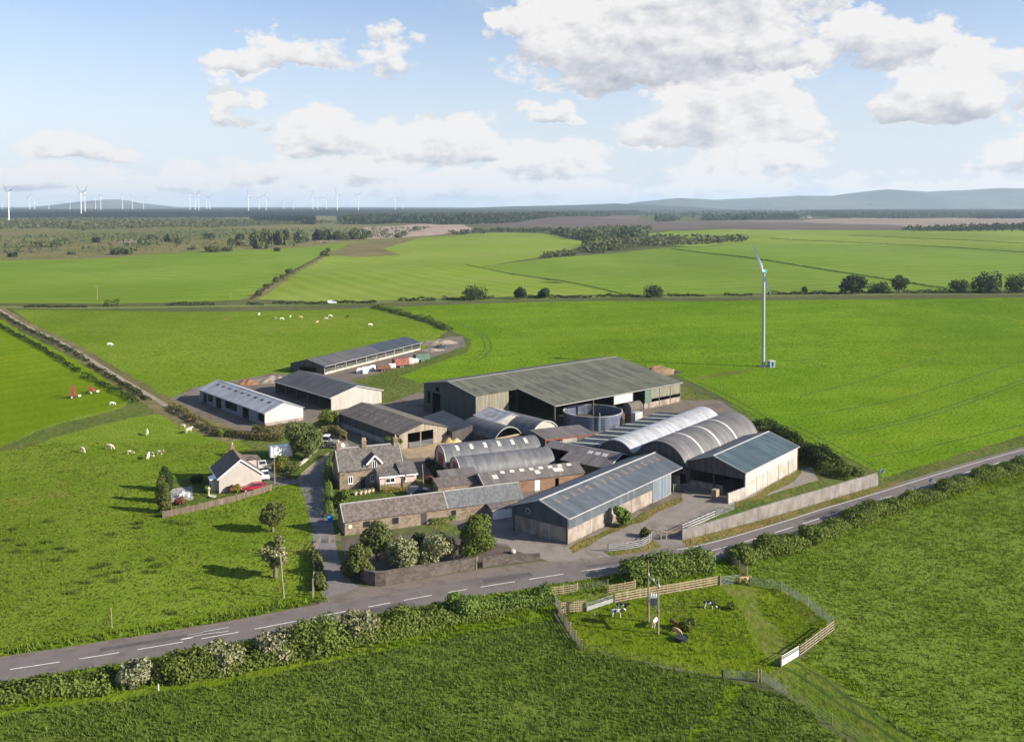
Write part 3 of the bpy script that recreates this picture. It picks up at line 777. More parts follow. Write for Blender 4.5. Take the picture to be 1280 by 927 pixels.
while s < len(ROADS) - 8:
    strip_on_road(mb, s, s + 6, 2.65, .15); s += 6
mb.build('edge_line', M['line'], ROAD)
mb = MB(); s = road_s(930, 676)
while s < len(ROADS) - 8:
    strip_on_road(mb, s, s + 6, -2.7, .13); s += 6
mb.build('edge_line', M['line'], ROAD)
for s_a, ln, off, w in ((road_s(420, 766), 9, -1.4, 1.5), (road_s(735, 712), 14, 1.3, 1.1), (road_s(120, 820), 12, 1.6, .9), (road_s(1010, 652), 10, .9, 1.3), (road_s(610, 732), 7, 1.7, 1.6)):
    mp_ = MB(); strip_on_road(mp_, s_a, s_a + ln, off, w); mp_.v = [(x, y, z - .003) for x, y, z in mp_.v]; mp_.build('road_patch', M['asphalt_patch'], ROAD)
# worn curved arrow on the far lane
mb = MB(); sa = road_s(226, 802)
for k in range(5):
    strip_on_road(mb, sa + k * 1.0, sa + k * 1.0 + 1.05, .95 + .22 * math.sin(k * .9), .1)
strip_on_road(mb, sa + .6, sa + 2.4, 1.75, .09); strip_on_road(mb, sa + 2.4, sa + 5.2, 1.95, .1)
strip_on_road(mb, sa - .2, sa + 1.1, .75, .18)
mb.build('road_arrow', M['line'], ROAD)

# ------------------------------------------------------------------ sun, sky with clouds, haze, camera
SUN_EL = R(24.5)
TOSUN = Vector((math.cos(R(-15)) * math.cos(SUN_EL), math.sin(R(-15)) * math.cos(SUN_EL), math.sin(SUN_EL)))
li = bpy.data.lights.new('sun', 'SUN'); li.energy = 5.0; li.angle = R(.53); li.color = (1.0, .93, .81)
so = bpy.data.objects.new('sun', li); COL.objects.link(so)
so.rotation_euler = TOSUN.to_track_quat('Z', 'Y').to_euler()

def make_world():
    w = bpy.data.worlds.new('World'); scene.world = w; w.use_nodes = True
    t = NT(w)
    bg = t.n['Background']; out = t.n['World Output']
    sky = t.new('ShaderNodeTexSky'); sky.sky_type = 'NISHITA'; sky.sun_disc = False
    sky.sun_elevation = SUN_EL; sky.sun_rotation = math.atan2(TOSUN.x, TOSUN.y)
    sky.altitude = 100; sky.air_density = 1.0; sky.dust_density = .6; sky.ozone_density = 1.2
    g = t.new('ShaderNodeTexCoord').outputs['Generated']
    sx = t.new('ShaderNodeSeparateXYZ'); t.link(g, sx.inputs[0])
    u = t.math('ARCTAN2', sx.outputs[0], sx.outputs[1])            # azimuth from north
    v = t.math('ARCSINE', sx.outputs[2])                           # elevation
    uv = t.new('ShaderNodeCombineXYZ'); t.link(u, uv.inputs[0]); t.link(t.math('MULTIPLY', v, 1.6), uv.inputs[1])
    uv = uv.outputs[0]
    def fbm(vec):
        a = t.noise(vec, 8.0, 2, .5); b = t.noise(vec, 22.0, 9, .63, .1)
        return t.math('ADD', t.math('MULTIPLY', a, .42), t.math('MULTIPLY', b, .58))
    lowf = t.step(v, R(5.5), R(1.6))
    def two(off):
        q = t.mapping(uv, loc=off)
        mx = t.new('ShaderNodeMix'); mx.data_type = 'FLOAT'
        t.link(lowf, mx.inputs[0]); t.link(fbm(q), mx.inputs[2]); t.link(fbm(t.mapping(q, (1.9, 2.5, 1), loc=(5.1, 2.2, 0))), mx.inputs[3])
        return mx.outputs[0]
    n0 = two((0, 0, 0))
    n1 = two((.010, .014, 0))
    # banks of cumulus: (azimuth, base elevation, half width, height, weight) in degrees
    B = CLOUDS
    wn = t.new('ShaderNodeTexNoise'); wn.inputs['Scale'].default_value = 15.0; wn.inputs['Detail'].default_value = 5.0; wn.inputs['Roughness'].default_value = .6
    t.link(uv, wn.inputs['Vector'])
    wc = t.new('ShaderNodeSeparateColor'); t.link(wn.outputs['Color'], wc.inputs[0])
    u = t.math('ADD', u, t.math('MULTIPLY', t.math('SUBTRACT', wc.outputs[0], .5), R(9.0)))
    vk = t.math('ADD', t.math('MULTIPLY', t.step(v, R(1.0), R(7.0)), .72), .28)
    v0 = v
    v = t.math('ADD', v, t.math('MULTIPLY', t.math('MULTIPLY', t.math('SUBTRACT', wc.outputs[1], .5), R(4.6)), vk))
    dens = None; lowm = None
    for az, el, hw, up, dn, wt in B:
        du = t.math('DIVIDE', t.math('SUBTRACT', u, R(az)), R(hw))
        dv = t.math('SUBTRACT', v, R(el))
        dvu = t.math('DIVIDE', t.math('MAXIMUM', dv, 0.0), R(up))
        dvd = t.math('DIVIDE', t.math('MINIMUM', dv, 0.0), R(dn))
        dd = t.math('ADD', dvu, dvd)
        rr = t.math('ADD', t.math('MULTIPLY', du, du), t.math('MULTIPLY', dd, dd))
        q = t.math('MULTIPLY', t.math('SUBTRACT', 1.0, rr), wt)
        dens = q if dens is None else t.math('SMOOTH_MAX', dens, q, .25)
        lv = t.math('MULTIPLY', t.math('MAXIMUM', q, 0.0), dd)     # height inside this cloud, weighted
        wq = t.math('MAXIMUM', q, 0.001)
        if lowm is None: lowm, wsum = lv, wq
        else: lowm, wsum = t.math('ADD', lowm, lv), t.math('ADD', wsum, wq)
    hin = t.math('DIVIDE', lowm, wsum)                              # -1 base .. +1 top
    v = v0
    # thin broken cloud elsewhere, so the sky goes on in every direction
    base = t.math('ADD', dens, t.math('MULTIPLY', t.math('SUBTRACT', n0, .5), 6.8))
    wisps = t.math('MULTIPLY', t.step(t.noise(t.mapping(uv, (1, 2.4, 1), loc=(3, 1, 0)), 7.0, 6, .65), .54, .78), .2)
    alpha = t.step(base, -.3, .42)
    alpha2 = t.math('MAXIMUM', alpha, wisps)
    relief = t.math('MULTIPLY', t.math('SUBTRACT', n0, n1), 3.0)
    thick = t.step(base, .3, 1.9)
    lit = t.math('ADD', t.math('ADD', t.math('MULTIPLY', hin, .62), relief), t.math('ADD', t.math('SUBTRACT', .74, t.math('MULTIPLY', thick, .1)), t.math('MULTIPLY', lowf, .2)), clamp=True)
    ccol = t.ramp(lit, [(0.0, CLOUD_COLS[0]), (.45, CLOUD_COLS[1]), (.85, CLOUD_COLS[2])])
    # the sky texture, whitened towards the horizon by the haze it contains
    skyc = t.mix(1.0, sky.outputs[0], SKY_TINT, 'MULTIPLY')
    hz_ = t.step(v, R(14), R(-1.5))
    skyc = t.mix(t.math('MULTIPLY', hz_, HZ_AMT), skyc, HZ_COL)
    far = t.math('MULTIPLY', t.step(v, R(4.5), R(.2)), .0)
    ccol = t.mix(far, ccol, HZ_COL)
    col = t.mix(t.math('MULTIPLY', alpha2, .96), skyc, ccol)
    t.link(col, bg.inputs['Color'])
    bg.inputs['Strength'].default_value = .088
    w.cycles.sampling_method = 'MANUAL'; w.cycles.sample_map_resolution = 512

def azel(pxx, pyy):
    return math.degrees(math.atan((pxx - CX) / F)), math.degrees(math.atan((YH - pyy) / F * math.cos(math.atan((pxx - CX) / F))))
CLOUDS = []
def cloud(x0, x1, ytop, ybase, wt=1.0, basefrac=.3):
    az, _ = azel((x0 + x1) / 2, 200); a0, _ = azel(x0, 200); a1, _ = azel(x1, 200)
    yc = ybase - (ybase - ytop) * basefrac
    e = azel((x0 + x1) / 2, yc)[1]; et = azel((x0 + x1) / 2, ytop)[1]; eb = azel((x0 + x1) / 2, ybase)[1]
    CLOUDS.append((az, e, (a1 - a0) / 2, et - e, e - eb, wt))
cloud(620, 1030, -80, 118, 2.2, .3); cloud(720, 1060, -110, 50, 1.8, .4); cloud(605, 660, 15, 60, 1.0)
cloud(770, 1030, 80, 190, 1.7, .3); cloud(860, 1020, 150, 232, 1.1)
cloud(990, 1180, 15, 98, 1.3, .4); cloud(1080, 1310, 62, 152, 1.5, .35); cloud(1220, 1340, 150, 220, 1.2)
cloud(285, 445, 36, 90, .95, .35); cloud(460, 540, 45, 88, .45); cloud(246, 325, 106, 166, 1.1, .4)
cloud(320, 490, 125, 196, 1.5, .3); cloud(420, 650, 140, 212, 1.7, .3); cloud(600, 770, 175, 226, 1.3)
cloud(650, 725, 122, 154, .95); cloud(35, 155, 176, 204, .95); cloud(-120, 30, 212, 250, 1.2)
cloud(-20, 130, 206, 238, 1.25, .3); cloud(90, 215, 210, 252, 1.25, .3); cloud(180, 300, 200, 240, 1.3, .3); cloud(250, 420, 196, 236, 1.25, .3); cloud(300, 480, 222, 262, 1.1, .3); cloud(370, 560, 194, 232, 1.35, .3); cloud(450, 690, 210, 252, 1.35, .3); cloud(-60, 260, 236, 264, 1.1, .4); cloud(600, 800, 222, 258, 1.0, .3)
cloud(800, 1010, 205, 258, .9); cloud(1000, 1320, 215, 262, 1.0); cloud(-300, -60, 60, 200, 1.3); cloud(1350, 1700, 60, 240, 1.3)
CLOUD_COLS = [(2.3, 2.45, 2.85), (3.7, 3.72, 3.9), (5.1, 4.95, 4.85)]
SKY_TINT = (.92, .87, .95); HZ_COL = (4.0, 4.4, 5.05); HZ_AMT = .85
make_world()

def make_haze():
    mb = MB(); mb.box(-26000, 26000, -26000, 26000, -30, 285)
    m = bpy.data.materials.new('thin_air'); m.use_nodes = True
    t = NT(m)
    for n in list(t.n):
        if n.type == 'BSDF_PRINCIPLED': t.n.remove(n)
    v = t.new('ShaderNodeVolumePrincipled')
    v.inputs['Color'].default_value = (.64, .82, 1.0, 1); v.inputs['Density'].default_value = HAZE_D; v.inputs['Anisotropy'].default_value = .1
    t.link(v.outputs[0], t.n['Material Output'].inputs['Volume'])
    o = mb.build('haze', m)
    tag(o, 'faint blue haze over the distant woods and hills', 'haze', None, 'stuff')
HAZE_D = 5.0e-5
if HAZE_D: make_haze()

cam = bpy.data.cameras.new('camera'); co = bpy.data.objects.new('camera', cam); COL.objects.link(co)
co.location = (0, 0, HC); co.rotation_euler = (R(90) - PITCH, 0, 0)
cam.sensor_width = 36; cam.lens = 36 * F / 1280
cam.shift_y = -(463.5 - CY) / 1280
cam.clip_start = .5; cam.clip_end = 60000
scene.camera = co
scene.view_settings.view_transform = 'Standard'; scene.view_settings.look = 'None'
scene.view_settings.exposure = 1.06; scene.view_settings.gamma = 1.0; scene.view_settings.use_curve_mapping = False
scene.cycles.use_denoising = True
scene.cycles.max_bounces = 4; scene.cycles.diffuse_bounces = 2; scene.cycles.glossy_bounces = 2; scene.cycles.transmission_bounces = 2; scene.cycles.volume_bounces = 0; scene.cycles.transparent_max_bounces = 4
# ------------------------------------------------------------------ farm buildings
def gable(W, He, Hr, f=.5): return [(0.0, He), (f * W, Hr), (W, He)]
def arc(W, He, rise, n=18):
    Rr = (W * W / 4 + rise * rise) / (2 * rise); zc = He + rise - Rr
    a0 = math.asin(min(1, (W / 2) / Rr))
    return [(W / 2 + Rr * math.sin(-a0 + 2 * a0 * k / n), zc + Rr * math.cos(-a0 + 2 * a0 * k / n)) for k in range(n + 1)]

class Shed:
    """local x runs along the ridge, y across it; the profile is the roof line over y"""
    def __init__(s, name, label, cat, A, ang, L, prof, left=True, group=None):
        s.flip = not left
        s.root = thing(name, label, cat, (A[0], A[1], 0), R(ang), group)
        s.L = L; s.prof = prof; s.W = prof[-1][0]; s.y0 = prof[0][0]
    def mb(s): return MB(s.flip)
    def z(s, y):
        p = s.prof
        if y <= p[0][0]: a, b = p[0], p[1]
        elif y >= p[-1][0]: a, b = p[-2], p[-1]
        else:
            for a, b in zip(p, p[1:]):
                if a[0] <= y <= b[0]: break
        return a[1] + (b[1] - a[1]) * (y - a[0]) / max(1e-6, b[0] - a[0])
    def roof(s, mat, ox=.25, oy=.3, th=.1, x0=None, x1=None, y0=None, y1=None, name='roof', lift=0.0, parent=None):
        """a sheet following the profile"""
        x0 = -ox if x0 is None else x0; x1 = s.L + ox if x1 is None else x1
        ya = s.y0 - oy if y0 is None else y0; yb = s.W + oy if y1 is None else y1
        ys = [ya] + [p[0] for p in s.prof if ya + 1e-4 < p[0] < yb - 1e-4] + [yb]
        curved = len(s.prof) > 4
        m = s.mb()
        top = [(y, s.z(y) + lift) for y in ys]; bot = [(y, z - th) for y, z in top]
        n = len(ys); nx = 1 if not curved else 1
        i = len(m.v)
        m.v += [(x0, y, z) for y, z in top] + [(x1, y, z) for y, z in top] + [(x0, y, z) for y, z in bot] + [(x1, y, z) for y, z in bot]
        for k in range(n - 1):
            m.f.append((i + k, i + n + k, i + n + k + 1, i + k + 1))
            m.f.append((i + 2 * n + k, i + 2 * n + k + 1, i + 3 * n + k + 1, i + 3 * n + k))
            m.f.append((i + k, i + k + 1, i + 2 * n + k + 1, i + 2 * n + k))
            m.f.append((i + n + k, i + 3 * n + k, i + 3 * n + k + 1, i + n + k + 1))
        m.f.append((i, i + 2 * n, i + 3 * n, i + n)); m.f.append((i + n - 1, i + 2 * n - 1, i + 4 * n - 1, i + 3 * n - 1))
        return m.build(name, mat, parent or s.root, 35 if curved else None)
    def patch(s, name, mat, x0, x1, y0, y1, lift=.035, th=.03, parent=None):
        return s.roof(mat, 0, 0, th, x0, x1, y0, y1, name, lift, parent)
    def trim_end(s, x, mat, w=.22, oy=.32, name='verge_trim'):
        return s.roof(mat, 0, oy, .24, x - w / 2, x + w / 2, None, None, name, .05)
    def ridge(s, mat, y=None, w=.5, ox=.26, name='ridge_cap'):
        y = (max(s.prof, key=lambda p: p[1])[0]) if y is None else y
        return s.roof(mat, ox, 0, .05, None, None, y - w / 2, y + w / 2, name, .06)
    def wall(s, side, mat, name='wall', z0=0.0, z1=None, u0=None, u1=None, holes=(), th=.16, out=0.0):
        """side: 's0' y=y0, 's1' y=W, 'g0' x=0, 'g1' x=L; holes are (u0, u1, z0, z1)"""
        g = side[0] == 'g'
        if g: a, b = (s.y0 if u0 is None else u0), (s.W if u1 is None else u1)
        else: a, b = (th + .003 if u0 is None else u0), (s.L - th - .003 if u1 is None else u1)
        top = (lambda u: s.z(u) - .115) if g else (lambda u: s.z(s.y0 if side == 's0' else s.W) - .115)
        br = {a, b}
        if g: br |= {p[0] for p in s.prof if a < p[0] < b}
        for h in holes: br |= {min(b, max(a, h[0])), min(b, max(a, h[1]))}
        br = sorted(br)
        m = s.mb()
        for p, q in zip(br, br[1:]):
            if q - p < 1e-4: continue
            zt = lambda u: (top(u) if z1 is None else min(z1, top(u)))
            segs = [(z0, None)]
            for h in holes:
                if h[0] <= p + 1e-5 and h[1] >= q - 1e-5:
                    ns = []
                    for lo, hi in segs:
                        hi_v = hi if hi is not None else min(zt(p), zt(q))
                        if h[2] > lo + 1e-4: ns.append((lo, min(h[2], hi_v)))
                        if h[3] < hi_v - 1e-4: ns.append((max(lo, h[3]), hi))
                    segs = ns
            for lo, hi in segs:
                if hi is None: h1, h2 = zt(p), zt(q)
                else: h1 = h2 = hi
                if max(h1, h2) - lo < .01: continue
                h1, h2 = max(h1, lo + .002), max(h2, lo + .002)
                if g:
                    xa, xb = (-out, th) if side == 'g0' else (s.L - th, s.L + out)
                    m.hexa([(xa, p, lo), (xb, p, lo), (xb, q, lo), (xa, q, lo)], [(xa, p, h1), (xb, p, h1), (xb, q, h2), (xa, q, h2)])
                else:
                    ya, yb = (s.y0 - out, s.y0 + th) if side == 's0' else (s.W - th, s.W + out)
                    m.hexa([(p, ya, lo), (q, ya, lo), (q, yb, lo), (p, yb, lo)], [(p, ya, h1), (q, ya, h2), (q, yb, h2), (p, yb, h1)])
        return m.build(name, mat, s.root)
    def on(s, side, u0, u1, z0, z1, d0, d1, m):
        """box on the outside of a wall, from d0 to d1 outwards"""
        if side == 's0': m.box(u0, u1, s.y0 - d1, s.y0 - d0, z0, z1)
        elif side == 's1': m.box(u0, u1, s.W + d0, s.W + d1, z0, z1)
        elif side == 'g0': m.box(-d1, -d0, u0, u1, z0, z1)
        else: m.box(s.L + d0, s.L + d1, u0, u1, z0, z1)
    def panel(s, name, mat, side, u0, u1, z0, z1, d0=.003, d1=.07, parent=None):
        m = s.mb(); s.on(side, u0, u1, z0, z1, d0, d1, m)
        return m.build(name, mat, parent or s.root)
    def posts(s, name, mat, side, us, z0, z1, w=.2, d0=-.1, d1=.06):
        for u in us: s.panel(name, mat, side, u - w / 2, u + w / 2, z0, z1, d0, d1)
    def window(s, side, u0, u1, z0, z1, frame=None, bars=1, sill=True):
        m = s.mb(); f = .09
        s.on(side, u0, u1, z0, z0 + f, .003, .07, m); s.on(side, u0, u1, z1 - f, z1, .003, .07, m)
        s.on(side, u0, u0 + f, z0 + f, z1 - f, .003, .07, m); s.on(side, u1 - f, u1, z0 + f, z1 - f, .003, .07, m)
        for k in range(bars):
            c = u0 + (u1 - u0) * (k + 1) / (bars + 1)
            s.on(side, c - f / 2, c + f / 2, z0 + f, z1 - f, .003, .065, m)
        w = m.build('window', frame or M['white_paint'], s.root)
        m = s.mb(); s.on(side, u0 + f * .5, u1 - f * .5, z0 + f * .5, z1 - f * .5, .002, .03, m); m.build('pane', M['glass'], w)
        if sill:
            m = s.mb(); s.on(side, u0 - .08, u1 + .08, z0 - .1, z0 - .003, .0035, .14, m); m.build('sill', frame or M['white_paint'], w)
    def gutter(s, side, mat, oy=.32, x0=None, x1=None):
        m = s.mb(); y = s.y0 - oy - .06 if side == 's0' else s.W + oy + .06
        z = s.z(y) - .06
        m.tube((-.2 if x0 is None else x0, y, z), (s.L + .2 if x1 is None else x1, y, z), .08, n=6)
        return m.build('gutter', mat, s.root)
    def frames(s, xs, mat, zb=0.0):
        """portal frames seen through the open sides"""
        for x in xs:
            m = s.mb()
            for y in (s.y0 + .3, s.W - .3):
                m.box(x - .1, x + .1, y - .12, y + .12, zb, s.z(y) - .13)
            p = [q for q in s.prof]
            for a, b in zip(p, p[1:]):
                m.beam((x, max(a[0], s.y0 + .3), s.z(max(a[0], s.y0 + .3)) - .27), (x, min(b[0], s.W - .3), s.z(min(b[0], s.W - .3)) - .27), .16, .24)
            m.build('portal_frame', mat, s.root)

def EZ(px_, py_, z): return E(px_, py_, z)

# ---- large blue grey barn at the front
b = Shed('blue_barn', 'long blue grey steel barn with concrete lower walls nearest the road', 'barn', EZ(709.9, 646.2, 4.39), 52.0, 37.5, gable(11.0, 4.39, 6.25))
b.roof(M['blue_roof'], .3, .35)
b.ridge(M['trim'], None, .45); b.trim_end(-.3, M['trim'], .16)
for x in [1.9 + 2.35 * k for k in range(15)]:
    b.patch('rooflight', M['rooflight_tan'], x, x + 1.0, 3.3, 4.5)
b.wall('g0', M['conc_panel'], 'lower_wall', 0, 2.6); b.wall('g0', M['blue_clad'], 'gable_wall', 2.6, out=.04)
b.wall('g1', M['conc_panel'], 'lower_wall', 0, 2.6, 0, 11); b.wall('g1', M['blue_clad'], 'gable_wall', 2.6, out=.04)
b.wall('s0', M['conc_panel'], 'lower_wall', 0, 2.4, .17, 27.0); b.wall('s0', M['blue_roof'], 'upper_wall', 2.4, None, .17, 27.0, out=.06)
b.wall('s1', M['conc_panel'], 'lower_wall', 0, 2.4); b.wall('s1', M['blue_clad'], 'upper_wall', 2.4, out=.04)
b.posts('column', M['trim'], 's0', [6.6, 13.2, 20.0], 0, 2.39, .22)
b.posts('column', M['dark_steel'], 'g0', [.15, 10.85], 0, 4.2, .26, 0, .09)
b.posts('column', M['block'], 'g0', [3.7, 7.3], 0, 2.58, .2)
b.panel('door', M['door_blue'], 's0', 27.05, 30.35, .1, 4.0, .02, .1); b.panel('door', M['door_blue'], 's0', 30.5, 33.6, .1, 4.0, .02, .1)
b.panel('door_track', M['trim'], 's0', 26.7, 34.0, 4.02, 4.2, .02, .2)
b.panel('plinth', M['conc_pale'], 's0', 27.0, 33.7, 0, .09, -.1, .12)
b.posts('column', M['trim'], 's0', [33.75], 0, 4.2, .18)
b.gutter('s0', M['trim'], .35)
b.window('g0', 4.6, 5.5, 3.3, 4.3, M['dark_steel'], 0, False)
f = b.mb(); f.tube((-.05, 7.9, 3.85), (-.2, 7.9, 3.85), .5, n=16); fo = f.build('fan_housing', M['block'], b.root)
f = b.mb(); f.tube((-.18, 7.9, 3.85), (-.23, 7.9, 3.85), .38, n=16); f.build('fan_grille', M['dark_steel'], fo)

# ---- right hand shed with the dark teal roof
b = Shed('teal_roof_shed', 'square shed with dark teal roof and pale concrete side wall on the right', 'barn', (43.1, 174.4), 51.0, 24.5, gable(12.8, 4.8, 6.9))
b.roof(M['teal_roof'], .2, .25)
b.ridge(M['trim'], None, .4); b.trim_end(-.2, M['trim'], .14); b.trim_end(24.7, M['trim'], .14)
b.wall('s0', M['conc_pale'], 'lower_wall', 0, 2.9); b.wall('s0', M['pale_clad'], 'upper_wall', 2.9, out=.03)
b.wall('s1', M['dark_boards'], 'side_wall'); b.wall('g1', M['dark_green_clad'], 'gable_wall')
b.wall('g0', M['dark_boards'], 'gable_wall', 3.4, out=.02)
b.posts('column', M['block'], 's0', [5, 10, 15, 20], 0, 2.9, .14)
b.posts('column', M['dark_steel'], 'g0', [.15, 6.4, 12.65], 0, 4.6, .26, -.16, .05)
b.panel('corner_flashing', M['red_machine'], 's0', 24.35, 24.5, 0, 4.6, .002, .09)
b.frames([6, 12, 18], M['dark_steel'])
b.panel('feed_wall', M['conc_panel'], 'g0', 4.6, 12.6, 0, 1.3, -.4, -.25)
b.gutter('s0', M['trim'], .27)
w = Shed('concrete_wing_wall', 'low pale concrete panel wall jutting from the right hand shed', 'wall', (43.1, 174.4), 51.0, 4.2, [(0, 2.0), (.2, 2.0)])
w.root.location = (42.9, 174.1, 0); w.root.rotation_euler.z = R(51 + 180 - 12)
m = w.mb()
for k in range(4): m.box(.1 + k * 1.2, 1.27 + k * 1.2, 0, .22, 0, 2.1 - k * .06)
m.build('wall_panel', M['conc_pale'], w.root); m = w.mb()
for k in range(5): m.box(-.03 + k * 1.2, .1 + k * 1.2, -.02, .24, 0, 2.15 - k * .06)
m.build('wall_post', M['block'], w.root)

# ---- barrel roofed sheds behind: pale one, brown one, and the lean-to
p = EZ(782.6, 565, 4.6)
b = Shed('pale_barrel_shed', 'long pale grey barrel roofed shed beside the striped lean-to', 'barn', (24.2, 189.3), 52.5, 39.6, arc(7.8, 4.6, 2.0))
b.roof(M['curve_white'], .2, .1)
for k in range(9): b.patch('rooflight', M['block'], 2.2 + 4.2 * k, 2.75 + 4.2 * k, 4.7, 6.0)
for k in range(12): b.patch('rooflight', M['block'], 3.0 + 3.1 * k, 3.5 + 3.1 * k, 2.3, 3.4)
b.wall('g0', M['dark_boards'], 'gable_wall', 0); b.wall('g1', M['curve_grey'], 'gable_wall', 0); b.wall('s0', M['conc_panel'], 'side_wall'); b.trim_end(-.2, M['curve_white'], .2, .1)
b.wall('s1', M['dark_boards'], 'side_wall')
b = Shed('brown_barrel_shed', 'brown grey barrel roofed shed between the pale one and the teal roof', 'barn', (53.6 - 33 * math.cos(R(52)), 206.6 - 33 * math.sin(R(52))), 52.0, 33.0, arc(11.0, 4.5, 3.7, 22))
b.roof(M['curve_brown'], .2, .1)
for k in (7.6, 15.2, 22.8): b.roof(M['rooflight'], 0, .1, .05, k, k + .55, None, None, 'rooflight_hoop', .04)
b.wall('s0', M['dark_boards'], 'side_wall'); b.wall('s1', M['dark_boards'], 'side_wall'); b.wall('g1', M['curve_brown'], 'gable_wall'); b.wall('g0', M['dark_boards'], 'gable_wall', 2.6)
ax, ay = 24.2 - 7.95 * math.sin(R(52.5)), 189.3 + 7.95 * math.cos(R(52.5))
b = Shed('striped_lean_to', 'dark low lean-to roof crossed by cream rooflight strips', 'barn', (ax, ay), 52.5, 39.0, [(0.0, 4.6), (7.6, 3.9)])
b.roof(M['dark_sheet'], .2, 0)
for k in range(9): b.patch('rooflight_strip', M['cream_strip'], 1.6 + 4.25 * k, 2.35 + 4.25 * k, .1, 7.5)
b.wall('s1', M['conc_panel'], 'side_wall', 0, 1.6); b.wall('g1', M['dark_boards'], 'gable_wall'); b.posts('column', M['dark_steel'], 's1', [2 + 5 * k for k in range(8)], 0, 3.8, .22, -.22, 0)
b.wall('g0', M['dark_boards'], 'gable_wall')

# ---- large mossy barn at the back, with the long catslide
A = EZ(594.4, 493.7, 7.6)
b = Shed('mossy_barn', 'largest barn with mossy grey green roof and dark green gable', 'barn', A, 40.2, 61.0, [(-13.8, 5.4), (0, 7.6), (11, 9.5), (22, 7.6)])
full = b.prof
cut = 13.6
m_ = M['moss_roof']
b.roof(m_, 0, 0, .12, -.4, 61.3, -.35, 22.35)
b.roof(m_, 0, 0, .12, cut, 61.3, -14.15, -.35, 'catslide_roof')
b.y0 = 0.0; b.prof = full[1:]
b.ridge(M['lead'], 11, .5); b.roof(M['lead'], 0, .35, .2, -.5, -.3, None, None, 'verge_trim', .05)
b.wall('g0', M['dark_green_clad'], 'gable_wall', 0, holes=((14.6, 18.2, 0, 5.6), (15.2, 16.8, 6.1, 7.2), (19.2, 20.4, 2.5, 5.6)))
b.wall('s0', M['olive_clad'], 'front_wall', 0, None, .17, 10.6)
b.wall('s1', M['dark_green_clad'], 'back_wall'); b.panel('door', M['dark_green_clad'], 'g0', 11.0, 14.5, 0, 5.6, .02, .12)
b.frames([13.5, 23, 32, 41, 50], M['dark_steel'])
b.prof = full; b.y0 = -13.8
b.wall('g1', M['olive_clad'], 'gable_wall')
b.roof(M['lead'], 0, .35, .2, 61.2, 61.4, None, None, 'verge_trim', .05)
b.roof(M['lead'], 0, 0, .2, cut - .12, cut + .1, -14.15, 0, 'verge_trim', .05)
b.wall('s0', M['olive_clad'], 'upper_wall', 2.4, None, 48.0, 60.8); b.wall('s0', M['conc_panel'], 'lower_wall', 0, 1.5, 46.0, 60.8)
b.wall('s0', M['white_clad'], 'pale_panel', 2.8, None, 34.5, 41.5)
b.posts('column', M['dark_steel'], 's0', [cut + .2, 27.0, 34.4, 41.6, 47.9, 52.0, 56.5, 60.7], 0, 5.2, .3, -.3, .02)
b.panel('green_door', M['green_paint'], 's0', 46.2, 48.8, 1.6, 5.0, .02, .1)
b.gutter('s0', M['trim'], .35, cut, 61.2)
for k in range(11):
    x = cut + 3.0 + k * 3.9
    b.patch('rooflight', M['rooflight_dark'], x, x + .85, -3.6 if k > 2 else -6.2, 3.8 if k > 2 else 1.0)
for k in range(4): b.patch('rooflight', M['rooflight_dark'], 2.3 + 2.7 * k, 3.3 + 2.7 * k, 2.6, 4.4)

# ---- barrel sheds in the middle of the yard
ang = 23.2; n_ = Vector((-math.sin(R(ang)), math.cos(R(ang))))
A = Vector((-9.9, 183.4))
b = Shed('twin_barrel_shed', 'smooth grey barrel roofed shed, nearer of the twin barrels', 'barn', A, ang, 20.2, arc(6.6, 1.5, 2.9))
b.roof(M['curve_grey'], .15, .05); b.wall('g0', M['pink'], 'gable_wall', 0); b.wall('g1', M['curve_dark'], 'gable_wall'); b.wall('s0', M['block'], 'side_wall'); b.trim_end(-.12, M['trim'], .16, .05)
b.panel('door', M['red_oxide'], 'g0', 1.9, 4.7, 0, 3.4, .005, .06)
A2 = A + n_ * 6.75
b = Shed('twin_barrel_shed', 'grey barrel roofed shed with six pale rooflights, farther of the twin barrels', 'barn', A2 - Vector((math.cos(R(ang)), math.sin(R(ang)))) * .6, ang, 21.0, arc(7.2, 2.0, 3.2))
b.roof(M['curve_grey'], .15, .05); b.wall('g0', M['pink'], 'gable_wall'); b.wall('g1', M['curve_dark'], 'gable_wall'); b.wall('s1', M['block'], 'side_wall'); b.trim_end(-.12, M['trim'], .16, .05)
b.wall('s0', M['block'], 'side_wall')
b.panel('door', M['red_oxide'], 'g0', 2.0, 5.0, 0, 3.6, .005, .06)
for k in range(6): b.patch('rooflight', M['rooflight'], 2.6 + 3.05 * k, 3.3 + 3.05 * k, 1.3, 2.7)
b = Shed('dark_barrel_shed', 'dark barrel roofed shed with an open arched end behind the twin barrels', 'barn', (-3.9, 211.6), 130.0, 12.8, arc(7.6, 1.9, 2.1), False)
b.roof(M['curve_dark'], .3, .1); b.wall('s0', M['dark_boards'], 'side_wall'); b.wall('s1', M['dark_boards'], 'side_wall'); b.wall('g1', M['dark_boards'], 'gable_wall')
b.wall('g0', M['timber_warm'], 'gable_rail', 1.5, 1.9); b.trim_end(-.25, M['lead'], .14, .1)
b = Shed('blue_barrel_shed', 'blue grey barrel roofed shed with a cream arched end', 'barn', (4.3, 214.9), 131.0, 14.2, arc(8.6, 2.0, 2.5), False)
b.roof(M['curve_grey'], .2, .1); b.wall('s0', M['blue_clad'], 'side_wall'); b.wall('s1', M['dark_boards'], 'side_wall'); b.wall('g0', M['cream_clad'], 'gable_wall'); b.trim_end(-.2, M['trim'], .14, .1)
